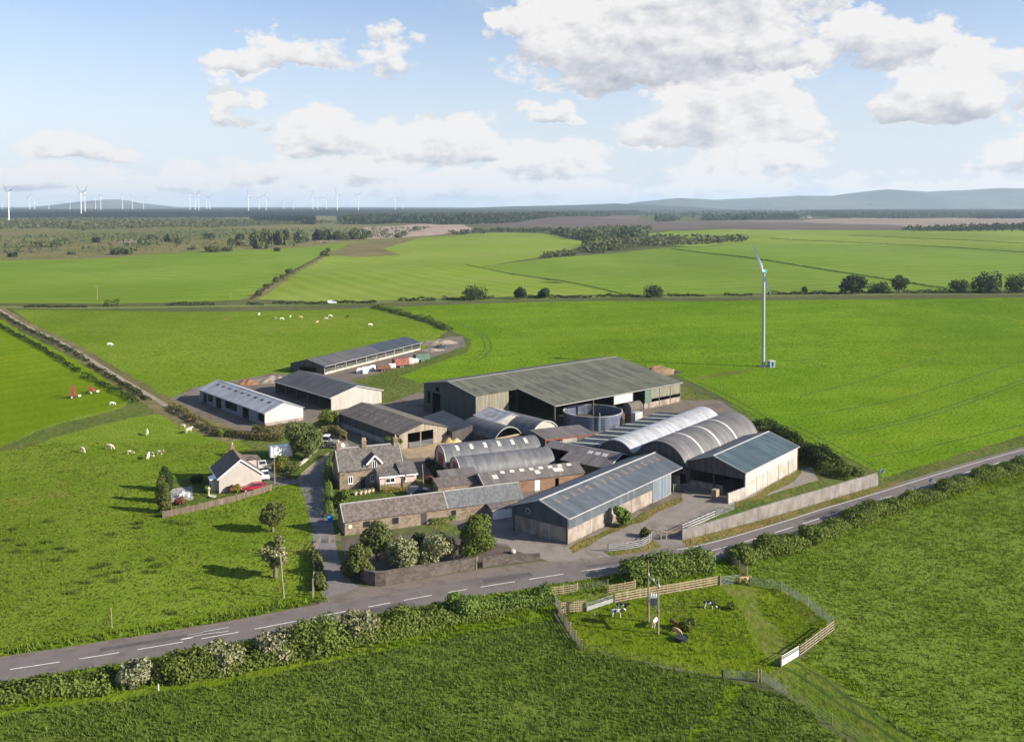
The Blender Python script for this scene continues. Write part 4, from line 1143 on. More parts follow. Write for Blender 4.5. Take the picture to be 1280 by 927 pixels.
b = Shed('asbestos_roof_shed', 'small shed with stained whitish roof against the mossy barn', 'barn', EZ(619.3, 527.5, 3.7), 124.0, 9.5, gable(9.0, 3.7, 5.1), False)
b.roof(M['white_roof'], .2, .25); b.wall('s0', M['blue_clad'], 'side_wall'); b.wall('g0', M['block'], 'gable_wall'); b.wall('s1', M['block'], 'side_wall'); b.ridge(M['trim'], None, .4)
b.patch('rooflight', M['block'], 2.6, 7.4, 1.2, 3.0)
b = Shed('rusty_flat_shed', 'brown flat roofed open shelter beside the slurry tank', 'shelter', EZ(743, 541.4, 3.4), 204.0, 12.2, [(0.0, 3.4), (7.4, 3.75)], False)
b.roof(M['brown_fibre'], .2, .2); b.posts('column', M['rust'], 's0', [.2, 4, 8, 12], 0, 3.2, .25, -.3, -.05); b.panel('edge_beam', M['red_oxide'], 's0', 0, 12.2, 2.9, 3.27, .0, .12); b.wall('s1', M['block'], 'back_wall')
b = Shed('low_grey_roof', 'low dark sheeted roof behind the weathered barn', 'shelter', EZ(565, 539, 2.6), 118.0, 17.0, [(0.0, 2.6), (5.2, 3.6)], False)
b.roof(M['dark_sheet'], .2, .2); b.wall('s0', M['dark_boards'], 'side_wall'); b.wall('g0', M['dark_boards'], 'gable_wall'); b.wall('s1', M['dark_boards'], 'side_wall')
# pinkish cross shed
b = Shed('pink_grey_shed', 'pinkish grey shed with three pale rooflights beside the blue barn', 'barn', (18.4, 183.8), 142.5, 17.0, [(0.0, 3.0), (5.6, 4.7), (9.4, 3.6)], False)
b.roof(M['pink_grey_roof'], .3, .3, .1, -.3, 10.8, -.3, 5.6)
b.roof(M['pink_grey_roof'], 0, 0, .1, 10.8, 17.2, 3.0, 5.6, 'upper_roof')
b.roof(M['pink_grey_roof'], 0, 0, .1, -.3, 17.2, 5.6, 9.7, 'rear_roof')
b.ridge(M['trim'], 5.6, .35); b.roof(M['trim'], 0, .3, .2, -.4, -.24, None, None, 'verge_trim', .05)
for k in range(3): b.patch('rooflight', M['rooflight'], 2.3 + 1.75 * k, 3.35 + 1.75 * k, 3.5, 4.5)
b.wall('s0', M['dark_boards'], 'side_wall', 0, None, .2, 10.5); b.wall('s1', M['dark_boards'], 'side_wall'); b.wall('g1', M['dark_boards'], 'gable_wall')
b.posts('column', M['trim'], 'g0', [.2, 5.6, 9.2], 0, 2.9, .2, -.2, 0)
# long brown roofed byre
b = Shed('brick_byre', 'long low byre with dark brown roof, small rooflights and orange brick wall', 'barn', (-5.2, 174.8), 22.8, 20.8, gable(5.8, 2.5, 3.75))
b.roof(M['brown_fibre'], .15, .25); b.wall('s0', M['brick'], 'front_wall', holes=((14.6, 15.4, 0, 1.9),)); b.wall('s1', M['brick'], 'back_wall'); b.wall('g0', M['brick'], 'gable_wall'); b.wall('g1', M['brick'], 'gable_wall')
b.ridge(M['brown_fibre'], None, .4); b.trim_end(-.15, M['trim'], .14)
for k in range(8): b.patch('rooflight', M['rooflight'], 4.2 + 2.0 * k, 5.1 + 2.0 * k, 2.05, 2.7)
for x, w_ in ((2.3, 1.0), (11.0, 1.0), (14.9, 2.0)): b.patch('rooflight', M['rooflight'], x, x + w_, .9, 1.9)
b.panel('door', M['white_paint'], 's0', 10.3, 11.3, 0, 1.95, .01, .06)
for z_, lab, dx, dy, L_ in ((2.6, 'lower of two small grey roofed sheds behind the stone range', -13.6, 173.6, 9.6), (2.9, 'farther of two small grey roofed sheds behind the stone range', -13.2, 177.6, 7.4)):
    b = Shed('lean_to_shed', lab, 'shed', (dx, dy), 22.5, L_, [(0.0, z_ - .35), (3.0, z_ + .45)])
    b.roof(M['slate_brown'] if z_ < 2.8 else M['brown_fibre'], .1, .15); b.wall('s0', M['stone'], 'front_wall'); b.wall('g0', M['stone'], 'gable_wall'); b.wall('g1', M['stone'], 'gable_wall'); b.wall('s1', M['stone'], 'back_wall')

# ---- stone range along the garden
b = Shed('stone_range', 'long stone steading with half brown, half blue slate roof facing the road', 'barn', EZ(431, 650.5, 2.5), 23.2, 31.9, gable(4.9, 2.5, 4.6))
b.roof(M['slate_brown'], 0, .2, .1, -.12, 17.7); b.roof(M['slate_blue'], 0, .2, .1, 17.9, 32.0, None, None, 'slate_roof')
b.roof(M['lead'], 0, .2, .12, 17.68, 17.92, None, None, 'skew', .06); b.roof(M['lead'], 0, .2, .14, -.3, -.1, None, None, 'skew', .05)
b.ridge(M['lead'], None, .3)
b.wall('s0', M['stone'], 'front_wall', 0, holes=((13.0, 14.0, .0, 2.0), (3.0, 4.2, .9, 1.9), (8.0, 9.1, .8, 1.9), (18.4, 19.3, .8, 1.8)))
b.wall('s1', M['stone'], 'back_wall'); b.wall('g0', M['stone'], 'gable_wall'); b.wall('g1', M['stone'], 'gable_wall')
b.panel('door', M['dark_steel'], 's0', 13.0, 14.0, 0, 2.0, -.12, -.06)
for u in (3.0, 8.0, 18.4): b.panel('window_pane', M['glass'], 's0', u, u + 1.1, .8, 1.9, -.13, -.1)
b.panel('sign_board', M['cream_paint'], 's0', .6, 1.2, 1.1, 1.7, .005, .05)
g_ = Shed('garage', 'small slated lean-to with white garage doors under the stone range', 'garage', (0, 0), 23.2, 4.0, [(0.0, 2.0), (2.2, 2.75)])
q = Vector((EZ(431, 650.5, 2.5).x, EZ(431, 650.5, 2.5).y)); ux = Vector((math.cos(R(23.2)), math.sin(R(23.2)))); uy = Vector((-ux.y, ux.x))
o_ = q + ux * 25.0 - uy * 2.25; g_.root.location = (o_.x, o_.y, 0)
g_.prof = [(0.0, 1.85), (2.2, 2.3)]
g_.roof(M['slate_brown'], .12, .12); g_.wall('g0', M['stone'], 'gable_wall'); g_.wall('g1', M['stone'], 'gable_wall')
g_.wall('s0', M['stone'], 'front_wall', 1.72)
for k in range(3): g_.panel('door', M['white_paint'], 's0', .2 + 1.24 * k, 1.38 + 1.24 * k, .02, 1.7, -.1, -.03)

# ---- farmhouse
b = Shed('farmhouse', 'stone farmhouse with slate roof, gabled dormer and pink extension', 'house', EZ(424.6, 587.6, 3.75), 21.0, 12.2, gable(7.2, 3.75, 7.1))
b.roof(M['slate_house'], .12, .25); b.ridge(M['lead'], None, .35)
b.wall('s0', M['stone'], 'front_wall'); b.wall('s1', M['stone'], 'back_wall'); b.wall('g0', M['stone'], 'gable_wall'); b.wall('g1', M['stone'], 'gable_wall')
b.panel('fascia', M['white_paint'], 's0', -.1, 5.4, 3.38, 3.55, .01, .12); b.panel('fascia', M['white_paint'], 's0', 8.0, 12.3, 3.38, 3.55, .01, .12)
b.roof(M['lead'], 0, .25, .12, -.32, -.1, None, None, 'skew', .07); b.roof(M['lead'], 0, .25, .12, 12.3, 12.5, None, None, 'skew', .07)
for x in (.45, 5.4, 11.75):
    m = b.mb(); m.box(x - .45, x + .45, 3.1, 4.1, 6.6, 8.0); m.box(x - .52, x + .52, 3.03, 4.17, 8.0, 8.15)
    c = m.build('chimney', M['stone'], b.root)
    m = b.mb()
    for d in ((-.2, .22) if x == 5.4 else (0,)): m.lathe([(.16, 8.15), (.13, 8.7), (.15, 8.75), (.09, 8.75)], 10, (x + d, 3.6))
    m.build('chimney_pot', M['chimney_pot'], c)
# wall dormer
m = b.mb(); m.hexa([(5.5, -.03, 3.3), (7.9, -.03, 3.3), (7.9, 2.6, 3.3), (5.5, 2.6, 3.3)], [(5.5, -.03, 4.6), (7.9, -.03, 4.6), (7.9, 2.6, 4.6), (5.5, 2.6, 4.6)])
m.hexa([(5.5, -.03, 4.6), (7.9, -.03, 4.6), (6.7, -.03, 5.85)], [(5.5, 2.6, 4.6), (7.9, 2.6, 4.6), (6.7, 2.6, 5.85)]); dm = m.build('dormer', M['stone'], b.root)
m = b.mb()
for s_ in (-1, 1):
    m.hexa([(6.7, -.3, 6.02), (6.7 + s_ * 1.55, -.3, 4.42), (6.7 + s_ * 1.55, 3.2, 4.42), (6.7, 3.2, 6.02)], [(6.7, -.3, 6.14), (6.7 + s_ * 1.55, -.3, 4.54), (6.7 + s_ * 1.55, 3.2, 4.54), (6.7, 3.2, 6.14)])
m.build('dormer_roof', M['slate_house'], dm)
m = b.mb()
for s_ in (-1, 1): m.beam((6.7, -.34, 6.0), (6.7 + s_ * 1.6, -.34, 4.35), .1, .28)
m.build('barge_board', M['white_paint'], dm)
b.window('s0', 6.25, 7.15, 3.55, 5.0, None, 1); b.window('s0', 5.9, 6.7, 1.0, 2.3, None, 1); b.window('s0', 1.6, 2.5, 1.0, 2.4, None, 1)
b.panel('door', M['dark_car'], 's0', 4.0, 4.9, 0, 2.1, .01, .06)
# extension
ext = b.mb(); ext.box(7.0, 10.9, -3.3, -.01, 1.1, 2.6); ext.box(10.95, 14.2, -3.1, 3.0, 1.1, 2.75); ew = ext.build('extension_wall', M['pink'], b.root)
ext = b.mb(); ext.box(6.97, 10.92, -3.33, -.01, 0, 1.1); ext.box(10.94, 14.23, -3.13, 3.0, 0, 1.1); ext.build('extension_base', M['stone'], b.root)
m = b.mb()
m.hexa([(6.8, -3.55, 2.55), (10.9, -3.55, 2.55), (10.9, .0, 3.36), (6.8, .0, 3.36)], [(6.8, -3.55, 2.67), (10.9, -3.55, 2.67), (10.9, .0, 3.48), (6.8, .0, 3.48)])
m.hexa([(10.93, -3.35, 2.72), (14.4, -3.35, 2.72), (14.4, .0, 4.05), (10.93, .0, 4.05)], [(10.93, -3.35, 2.84), (14.4, -3.35, 2.84), (14.4, .0, 4.17), (10.93, .0, 4.17)])
m.hexa([(12.52, .003, 4.05), (14.4, .003, 4.05), (14.4, 3.2, 2.72), (12.52, 3.2, 2.72)], [(12.52, .003, 4.17), (14.4, .003, 4.17), (14.4, 3.2, 2.84), (12.52, 3.2, 2.84)])
m.build('extension_roof', M['slate_house'], b.root)
m = b.mb(); m.hexa([(14.2, -3.1, 2.74), (14.2, 3.0, 2.74), (14.2, 0, 4.03)], [(14.05, -3.1, 2.74), (14.05, 3.0, 2.74), (14.05, 0, 4.03)]); m.build('extension_gable', M['pink'], b.root)
m = b.mb(); m.box(6.8, 14.4, -3.62, -3.56, 2.42, 2.66); m.build('fascia', M['white_paint'], b.root)
y_ = b.y0; b.y0 = -3.33; b.window('s0', 8.1, 9.9, 1.35, 2.25, None, 1); b.window('s0', 11.6, 12.1, 1.35, 2.3, None, 0); b.y0 = y_

# ---- cottage
b = Shed('cottage', 'cream harled cottage with brown tiled roof and white bargeboards', 'house', EZ(273.8, 596.8, 3.0), 116.0, 9.0, gable(7.9, 3.0, 6.0), False)
b.roof(M['tile_brown'], .15, .3); b.wall('s0', M['harl'], 'side_wall'); b.wall('s1', M['harl'], 'side_wall'); b.wall('g0', M['harl'], 'gable_wall'); b.wall('g1', M['harl'], 'gable_wall')
b.roof(M['white_paint'], 0, .32, .26, -.27, -.13, None, None, 'barge_board', .06); b.ridge(M['tile_brown'], None, .35)
m = b.mb(); m.box(8.3, 9.0, 3.5, 4.3, 5.6, 6.9); c = m.build('chimney', M['brick'], b.root); m = b.mb(); m.lathe([(.14, 6.9), (.12, 7.3), (.08, 7.3)], 10, (8.65, 3.9)); m.build('chimney_pot', M['chimney_pot'], c)
m = b.mb(); m.box(4.4, 7.6, 5.6, 8.3, 2.0, 4.4); d_ = m.build('rear_dormer', M['harl'], b.root)
m = b.mb(); m.hexa([(4.2, 4.9, 4.9), (7.8, 4.9, 4.9), (7.8, 8.6, 4.42), (4.2, 8.6, 4.42)], [(4.2, 4.9, 5.02), (7.8, 4.9, 5.02), (7.8, 8.6, 4.54), (4.2, 8.6, 4.54)]); m.build('dormer_roof', M['tile_brown'], d_)
m = b.mb(); m.box(1.2, 3.6, -1.3, .0, 0, 2.3); pr = m.build('porch', M['harl'], b.root); m = b.mb(); m.hexa([(1.0, -1.5, 2.31), (3.8, -1.5, 2.31), (3.8, .1, 2.75), (1.0, .1, 2.75)], [(1.0, -1.5, 2.41), (3.8, -1.5, 2.41), (3.8, .1, 2.85), (1.0, .1, 2.85)]); m.build('porch_roof', M['white_paint'], pr)
b.window('s0', 5.2, 6.6, 1.0, 2.1, None, 1); b.gutter('s0', M['white_paint'], .3)

# ---- sheds on the left of the yard
b = Shed('weathered_barn', 'weathered brown timber barn with sagging grey roof behind the farmhouse', 'barn', EZ(499, 542.8, 3.45), 128.0, 28.2, gable(12.7, 3.45, 5.2), False)
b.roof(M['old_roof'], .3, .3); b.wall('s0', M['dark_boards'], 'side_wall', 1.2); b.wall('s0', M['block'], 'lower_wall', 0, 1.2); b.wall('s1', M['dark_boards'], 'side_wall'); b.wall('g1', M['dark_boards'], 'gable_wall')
b.wall('g0', M['old_boards'], 'gable_wall', 0, holes=((2.2, 9.0, 0, 3.3),)); b.posts('column', M['timber'], 'g0', [5.6], 0, 3.3, .25, -.15, .02)
b.frames([5, 11, 17, 23], M['dark_steel'])
for k in range(9):
    for yy in (2.0, 3.7): b.patch('rooflight', M['pink_grey_roof'], 5.0 + 2.3 * k, 6.2 + 2.3 * k, yy, yy + .9)
m = b.mb()
for k in range(6): m.beam((-.3, 2.4, .25 + .2 * k), (-.3, 8.8, .25 + .2 * k), .04, .05)
m.build('feed_rail', M['steel'], b.root)

b = Shed('pale_shed', 'long pale grey shed with dark doorways and bright cream gable', 'barn', EZ(331, 515.7, 3.36), 130.5, 40.0, gable(10.4, 3.36, 5.3), False)
b.roof(M['white_roof'], .25, .3); b.ridge(M['white_roof'], None, .5)
dz = 2.75
b.wall('g0', M['white_clad'], 'gable_wall', .8); b.wall('g0', M['conc_panel'], 'lower_wall', 0, .8, out=.03); b.wall('g1', M['white_clad'], 'gable_wall'); b.wall('s1', M['white_clad'], 'side_wall')
H_ = ((.4, 3.6, .9, dz), (9.0, 12.6, 0, dz), (16.0, 23.0, .9, dz), (25.5, 29.0, 0, dz), (31.0, 34.5, .9, dz), (35.0, 37.5, 0, dz))
b.wall('s0', M['door_blue'], 'front_wall', 0, holes=H_)
b.posts('column', M['red_oxide'], 's0', [.2], 0, 3.2, .25, 0, .06)
for x in (16, 18.3, 20.6, 23): b.posts('column', M['dark_steel'], 's0', [x], .9, dz, .14, -.12, .0)
b.frames([9, 18, 27], M['dark_steel'])
for k in range(9): b.patch('rooflight', M['shed_roof'], 4.0 + 3.9 * k, 5.5 + 3.9 * k, 3.2, 3.9)
b.gutter('s0', M['trim'], .3)
b = Shed('open_fronted_shed', 'slate grey roofed shed with open front and cream gable', 'barn', EZ(414, 496.3, 3.6), 131.0, 31.5, gable(15.7, 3.6, 5.7), False)
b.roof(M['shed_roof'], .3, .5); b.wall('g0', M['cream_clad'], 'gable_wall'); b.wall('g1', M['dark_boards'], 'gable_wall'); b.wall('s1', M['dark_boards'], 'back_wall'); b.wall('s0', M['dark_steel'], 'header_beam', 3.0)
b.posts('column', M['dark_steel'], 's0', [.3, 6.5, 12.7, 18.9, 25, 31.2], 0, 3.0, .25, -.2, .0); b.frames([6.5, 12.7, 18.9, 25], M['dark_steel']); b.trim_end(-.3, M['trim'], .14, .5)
b.roof(M['trim'], 0, 0, .16, -.3, 31.8, -.62, -.5, 'eaves_trim', .03)
A = EZ(405.2, 457.3, 2.9)
b = Shed('cattle_shed', 'long open sided cattle shed with dark navy roof beyond the yard', 'barn', A, 64.2, 59.0, gable(13.4, 2.9, 4.6))
b.roof(M['shed_roof'], 0, .5, .1, -.3, 33.0); b.roof(M['navy_roof'], 0, .5, .1, 33.0, 59.3, None, None, 'newer_roof', .004)
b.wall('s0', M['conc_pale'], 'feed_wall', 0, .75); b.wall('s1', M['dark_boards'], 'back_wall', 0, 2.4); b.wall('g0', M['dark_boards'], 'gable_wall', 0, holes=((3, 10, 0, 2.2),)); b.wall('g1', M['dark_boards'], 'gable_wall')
b.posts('column', M['steel'], 's0', [.2 + 5.85 * k for k in range(11)], .76, 2.8, .2, -.2, .0); b.gutter('s0', M['trim'], .5)
m = b.mb()
for k in range(3): m.beam((.3, .1, 1.1 + .35 * k), (58.6, .1, 1.1 + .35 * k), .05, .06)
m.build('feed_rail', M['steel'], b.root)
CATTLE_SHED = b

# ---- slurry tank
t_ = thing('slurry_tank', 'round open topped slurry tank of blue enamelled panels', 'tank', (EZ(741, 513, 3.4).x, EZ(741, 513, 3.4).y, 0))
m = MB(); m.lathe([(7.3, 0), (7.3, 3.4), (7.2, 3.4), (7.2, .02)], 48); m.build('tank_wall', M['tank_blue'], t_, 40)
m = MB(); m.lathe([(7.36, 3.32), (7.36, 3.46), (7.14, 3.46), (7.14, 3.32), (7.36, 3.32)], 48); m.build('rim', M['pale_clad'], t_, 30)
m = MB(); m.lathe([(7.19, 1.0), (.01, 1.0)], 48); m.build('slurry', M['garden_soil'], t_)
m = MB(); m.tube((1.0, -7.5, 0), (1.0, -7.5, 4.2), .13, n=8); m.tube((1.0, -7.5, 4.2), (1.0, -6.6, 4.2), .11, n=8); m.build('filling_pipe', M['kiosk_blue'], t_)
m = MB()
for k in range(9): m.beam((2.4, -7.45 + .03, .4 + .38 * k), (3.0, -7.25, .4 + .38 * k), .04, .04)
m.beam((2.4, -7.42, 0), (2.4, -7.42, 4), .05, .05); m.beam((3.0, -7.22, 0), (3.0, -7.22, 4), .05, .05)
m.build('ladder', M['steel'], t_)
# brown tank lying by the barn
t_ = thing('fuel_tank', 'rusty horizontal cylinder tank standing in front of the mossy barn', 'tank', (G(791, 527).x, G(791, 527).y, 0), R(40))
m = MB(); m.tube((-2.2, 0, 3.6), (2.2, 0, 3.6), 1.5, n=20); m.build('tank_body', M['old_roof'], t_, 40)
m = MB()
for x in (-1.6, 1.6): m.box(x - .15, x + .15, -1.1, 1.1, 0, 2.5)
m.build('cradle', M['rust'], t_)
t_ = thing('feed_bin', 'pale sheeted square bin below the rusty cylinder tank', 'bin', (G(796, 534).x, G(796, 534).y, 0), R(40)); m = MB(); m.box(-1.3, 1.3, -.7, .7, .3, 3.8); m.build('bin_body', M['pale_clad'], t_); m = MB(); [m.box(x - .08, x + .08, y - .08, y + .08, 0, .3) for x in (-1.2, 1.2) for y in (-.6, .6)]; m.build('leg', M['dark_steel'], t_)
ORD = ['first', 'second', 'third', 'fourth', 'fifth', 'sixth', 'seventh', 'eighth', 'ninth', 'tenth', 'eleventh', 'twelfth', 'thirteenth', 'fourteenth', 'fifteenth', 'sixteenth', 'seventeenth', 'eighteenth', 'nineteenth', 'twentieth',
       'twenty first', 'twenty second', 'twenty third', 'twenty fourth', 'twenty fifth', 'twenty sixth', 'twenty seventh', 'twenty eighth', 'twenty ninth', 'thirtieth', 'thirty first', 'thirty second']
# ------------------------------------------------------------------ foliage
def rand_dirs(n, rng):
    v = rng.normal(size=(n, 3)); return v / np.linalg.norm(v, axis=1, keepdims=True)

def leaf_quads(P_, N_, size, rng, spread=.75, aspect=.75):
    """one small four cornered leaf clump per point, loosely facing N_"""
    n = len(P_)
    nn = N_ + rand_dirs(n, rng) * spread
    nn /= np.linalg.norm(nn, axis=1, keepdims=True)
    t = np.cross(nn, rand_dirs(n, rng)); t /= np.linalg.norm(t, axis=1, keepdims=True) + 1e-9
    b = np.cross(nn, t)
    s = size * (0.6 + .8 * rng.random((n, 1)))
    t = t * s * .5; b = b * s * .5 * aspect
    k = nn * s * .14
    V = np.stack([P_ - t - b * .6, P_ + t * .2 - b + k, P_ + t + b * .5, P_ - t * .3 + b + k], axis=1).reshape(-1, 3)
    return V, np.arange(4 * n).reshape(-1, 4)

def crown_points(lobes, n, rng, shell=.62):
    w = np.array([(l[3] * l[4] * l[5]) ** (2 / 3) for l in lobes]); w /= w.sum()
    idx = rng.choice(len(lobes), n, p=w)
    L = np.array(lobes)[idx]
    d = rand_dirs(n, rng)
    r = shell + (1 - shell) * rng.random((n, 1)) ** .6
    r *= 1 + .13 * np.sin(d[:, :1] * 9 + L[:, :1] * 5) * np.cos(d[:, 2:3] * 8 + L[:, 1:2] * 3)
    P_ = L[:, :3] + d * r * L[:, 3:6]
    return P_, d

def lobes_for(kind, h, w, rng):
    """crown lobes (cx, cy, cz, rx, ry, rz) for a plant of height h and width w"""
    out = []
    if kind == 'tree':
        c = h * .55; R0 = w / 2
        out.append((0, 0, c, R0 * .78, R0 * .78, h * .38))
        for k in range(9):
            a = k * 2.4; rr = R0 * rng.uniform(.42, .66); z = c + h * rng.uniform(-.3, .26)
            q = R0 * rng.uniform(.36, .52)
            out.append((rr * math.cos(a), rr * math.sin(a), z, q, q, q * rng.uniform(.75, 1.1)))
        out.append((R0 * .1, 0, h - R0 * .36, R0 * .4, R0 * .4, R0 * .36))
    elif kind == 'round':
        out.append((0, 0, h * .5, w * .36, w * .36, h * .4))
        for k in range(9):
            a = k * 2.4; rr = w * rng.uniform(.2, .32); z = h * rng.uniform(.22, .78); q = w * rng.uniform(.16, .26)
            out.append((rr * math.cos(a), rr * math.sin(a), z, q, q, q))
    elif kind == 'column':
        for k in range(7):
            z = h * (.1 + .14 * k); q = w * .5 * (1 - .55 * (k / 6) ** 2)
            out.append((rng.uniform(-.1, .1) * w, rng.uniform(-.1, .1) * w, z, q, q, h * .14))
    elif kind == 'sparse':
        for k in range(9):
            a = k * 2.4; rr = w * rng.uniform(.1, .36); z = h * rng.uniform(.5, .92); q = w * rng.uniform(.13, .22)
            out.append((rr * math.cos(a), rr * math.sin(a), z, q, q, q * .8))
        for k in range(3): out.append((w * rng.uniform(-.2, .3), w * rng.uniform(-.2, .2), h * rng.uniform(.25, .42), w * .14, w * .14, w * .12))
    return out

def crown_mesh(kind, h, w, n, size, mat, seed, shell=.62):
    rng = np.random.default_rng(seed)
    P_, d = crown_points(lobes_for(kind, h, w, rng), n, rng, shell)
    P_[:, 2] = np.maximum(P_[:, 2], .08)
    V, Fq = leaf_quads(P_, d, size, rng)
    return np_mesh('crown', V, Fq, mat)

def trunk_mesh(kind, h, w, seed):
    rng = np.random.default_rng(seed)
    m = MB(); r = .045 * w + .05
    if kind in ('tree', 'sparse'):
        top = h * .5
        m.path([(0, 0, -.2), (.02 * w, 0, h * .2), (0, .02 * w, h * .36), (0.02 * w, 0, top), (0, 0, h * .8)], [r * 1.25, r, r * .85, r * .65, r * .2], 8)
        for k in range(6):
            a = k * 2.4 + .3; z0 = h * rng.uniform(.3, .5)
            e = (w * .34 * math.cos(a), w * .34 * math.sin(a), h * rng.uniform(.55, .8))
            mid = (e[0] * .45, e[1] * .45, (z0 + e[2]) / 2 + .03 * h)
            m.path([(0, 0, z0), mid, e], [r * .55, r * .35, r * .12], 6)
    else:
        for k in range(5):
            a = k * 1.3; e = (w * .25 * math.cos(a), w * .25 * math.sin(a), h * .7)
            m.path([(0, 0, -.1), (e[0] * .4, e[1] * .4, h * .35), e], [r * .6, r * .4, r * .12], 6)
    return m

PROTO = {}
def plant(name, label, cat, base, h, w, kind, mat, n=1400, size=.32, seed=1, group=None, rot=None, trunk=True, unit=False):
    p = base if isinstance(base, Vector) else G(*base)
    o = thing(name, label, cat, (p.x, p.y, hgt(p.x, p.y)), random.uniform(0, 6.28) if rot is None else rot, group)
    key = (kind, mat, n, seed) if unit else None
    if key and key in PROTO:
        cm, tm, h0, w0 = PROTO[key]
    else:
        cm = crown_mesh(kind, h, w, n, size, M[mat], seed); tm = None
        if trunk:
            t = trunk_mesh(kind, h, w, seed); to = t.build('trunk', M['bark'], o, 50); tm = to.data
        h0, w0 = h, w
        link('crown', cm, o)
        if key: PROTO[key] = (cm, tm, h, w)
        return o
    if tm: link('trunk', tm, o)
    link('crown', cm, o)
    o.scale = (w / w0, w / w0, h / h0)
    return o

def hedge_mesh(name, pts, h, w, mat, n_per_m, size, seed, lump=.3, top_bias=1.0):
    """loose hedge along world points; height and width vary along it"""
    rng = np.random.default_rng(seed)
    pts = [Vector((p[0], p[1])) for p in pts]
    line = catmull(pts, .5) if len(pts) > 2 else [pts[0].lerp(pts[1], k / 40) for k in range(41)]
    A_ = np.array([(p.x, p.y) for p in line])
    seg = np.linalg.norm(np.diff(A_, axis=0), axis=1); s = np.concatenate([[0], np.cumsum(seg)])
    n = int(s[-1] * n_per_m)
    q = rng.random(n) * s[-1]
    cx = np.interp(q, s, A_[:, 0]); cy = np.interp(q, s, A_[:, 1])
    dx = np.interp(q, s, np.gradient(A_[:, 0])); dy = np.interp(q, s, np.gradient(A_[:, 1]))
    l = np.hypot(dx, dy); nx, ny = -dy / l, dx / l
    ph = rng.random(6) * 6.28
    hh = h * (1 + lump * (.5 * np.sin(q / 2.1 + ph[0]) + .35 * np.sin(q / .93 + ph[1]) + .35 * np.sin(q / 5.3 + ph[2])))
    ww = w * (1 + lump * (.4 * np.sin(q / 1.7 + ph[3]) + .4 * np.sin(q / 3.9 + ph[4])))
    a = rng.random(n) * math.pi
    r = .72 + .33 * rng.random(n) ** .7
    ca, sa = np.cos(a), np.sin(a)
    off = np.sign(ca) * np.abs(ca) ** .6 * ww / 2 * r; z = np.abs(sa) ** .7 * hh * r
    j = rng.normal(size=(n, 3)) * .12 * min(h, w) * .6
    P_ = np.stack([cx + nx * off, cy + ny * off, np.maximum(.05, z)], axis=1) + j
    P_[:, 2] = np.maximum(.04, P_[:, 2])
    N_ = np.stack([nx * ca, ny * ca, sa], axis=1)
    base = A_.mean(axis=0)
    gz = np.array([hgt(x, y) for x, y in A_]); P_[:, 2] += np.interp(q, s, gz)
    P_[:, 0] -= base[0]; P_[:, 1] -= base[1]
    V, Fq = leaf_quads(P_, N_, size, rng)
    return np_mesh(name, V, Fq, mat), base

def hedge(name, label, cat, pxs, h, w, mat, n_per_m=160, size=.3, seed=1, group=None, lump=.3, kind=None):
    me, base = hedge_mesh(name, px(pxs), h, w, M[mat], n_per_m, size, seed, lump)
    o = link(name, me); o.location = (base[0], base[1], 0)
    return tag(o, label, cat, group, kind)

# roadside hedge below the road
RG = 'bushes of the lower roadside hedge'
for k, (bx, by, h, w, mt, lab) in enumerate([
    (168, 853, 2.5, 4.6, 'leaf_bloom_heavy', 'isolated cream flowering hawthorn below the road near the left edge'),
    (228, 842, 2.9, 6.4, 'leaf_bright', 'green bush right of the isolated flowering hawthorn'),
    (278, 835, 3.0, 5.6, 'leaf_bloom', 'speckled hawthorn at the left end of the long roadside hedge'),
    (345, 819, 3.2, 5.4, 'leaf_bloom_heavy', 'whitest flowering hawthorn of the long roadside hedge'),
    (396, 809, 3.7, 8.0, 'leaf_bright', 'tallest bright green bush of the roadside hedge just below the driveway mouth'),
    (447, 798, 3.1, 6.0, 'leaf_bloom', 'flecked bush of the roadside hedge below the driveway corner'),
    (578, 769, 3.3, 4.6, 'leaf_bright', 'upright bush of the roadside hedge below the stone wall hatch')]):
    plant('roadside_bush', lab, 'bush', (bx, by), h * .86, w, 'round', mt, 4600, .32, 20 + k, RG)
hedge('roadside_hedge', 'long loose green hedge below the road from the flowering hawthorns to the stone wall', 'hedge', [(216, 843), (270, 836), (330, 824), (400, 809), (460, 796), (520, 781), (570, 770)], 1.95, 4.0, 'leaf_hedge', 420, .3, 33, lump=.42)
hedge('roadside_hedge', 'lower thinning end of the roadside hedge towards the paddock corner', 'hedge', [(572, 770), (610, 762), (650, 755), (688, 749)], 1.4, 3.4, 'leaf_hedge', 360, .3, 34, lump=.5)
hedge('bramble_bank', 'low bramble and weed bank below the road at the left edge', 'bank', [(-30, 872), (40, 864), (90, 860), (140, 853)], 1.1, 4.6, 'leaf_hedge', 240, .32, 3, lump=.5)
hedge('bramble_bank', 'low leafy verge growth joining the roadside bushes', 'bank', [(190, 850), (300, 835), (420, 812), (540, 782), (640, 762), (690, 750)], .9, 2.6, 'leaf_bright', 130, .28, 4, lump=.5)
hedge('paddock_hedge', 'dense dark hedge between the road and the paddock boards', 'hedge', [(782, 726), (815, 721), (850, 715), (884, 709)], 2.6, 4.4, 'leaf_hedge', 420, .34, 5, lump=.25)
hedge('field_hedge', 'long roadside hedge on the right running to the road bend', 'hedge', [(918, 703), (955, 692), (985, 684), (1008, 680), (1040, 664), (1080, 648), (1130, 632), (1190, 612), (1240, 596), (1290, 580), (1360, 560)], 1.7, 3.4, 'leaf_hedge', 360, .3, 6, lump=.55)
plant('roadside_bush', 'bright rounded bush bulging from the right hand hedge', 'bush', (1014, 678), 2.8, 4.2, 'round', 'leaf_bright', 2400, .34, 41, RG)
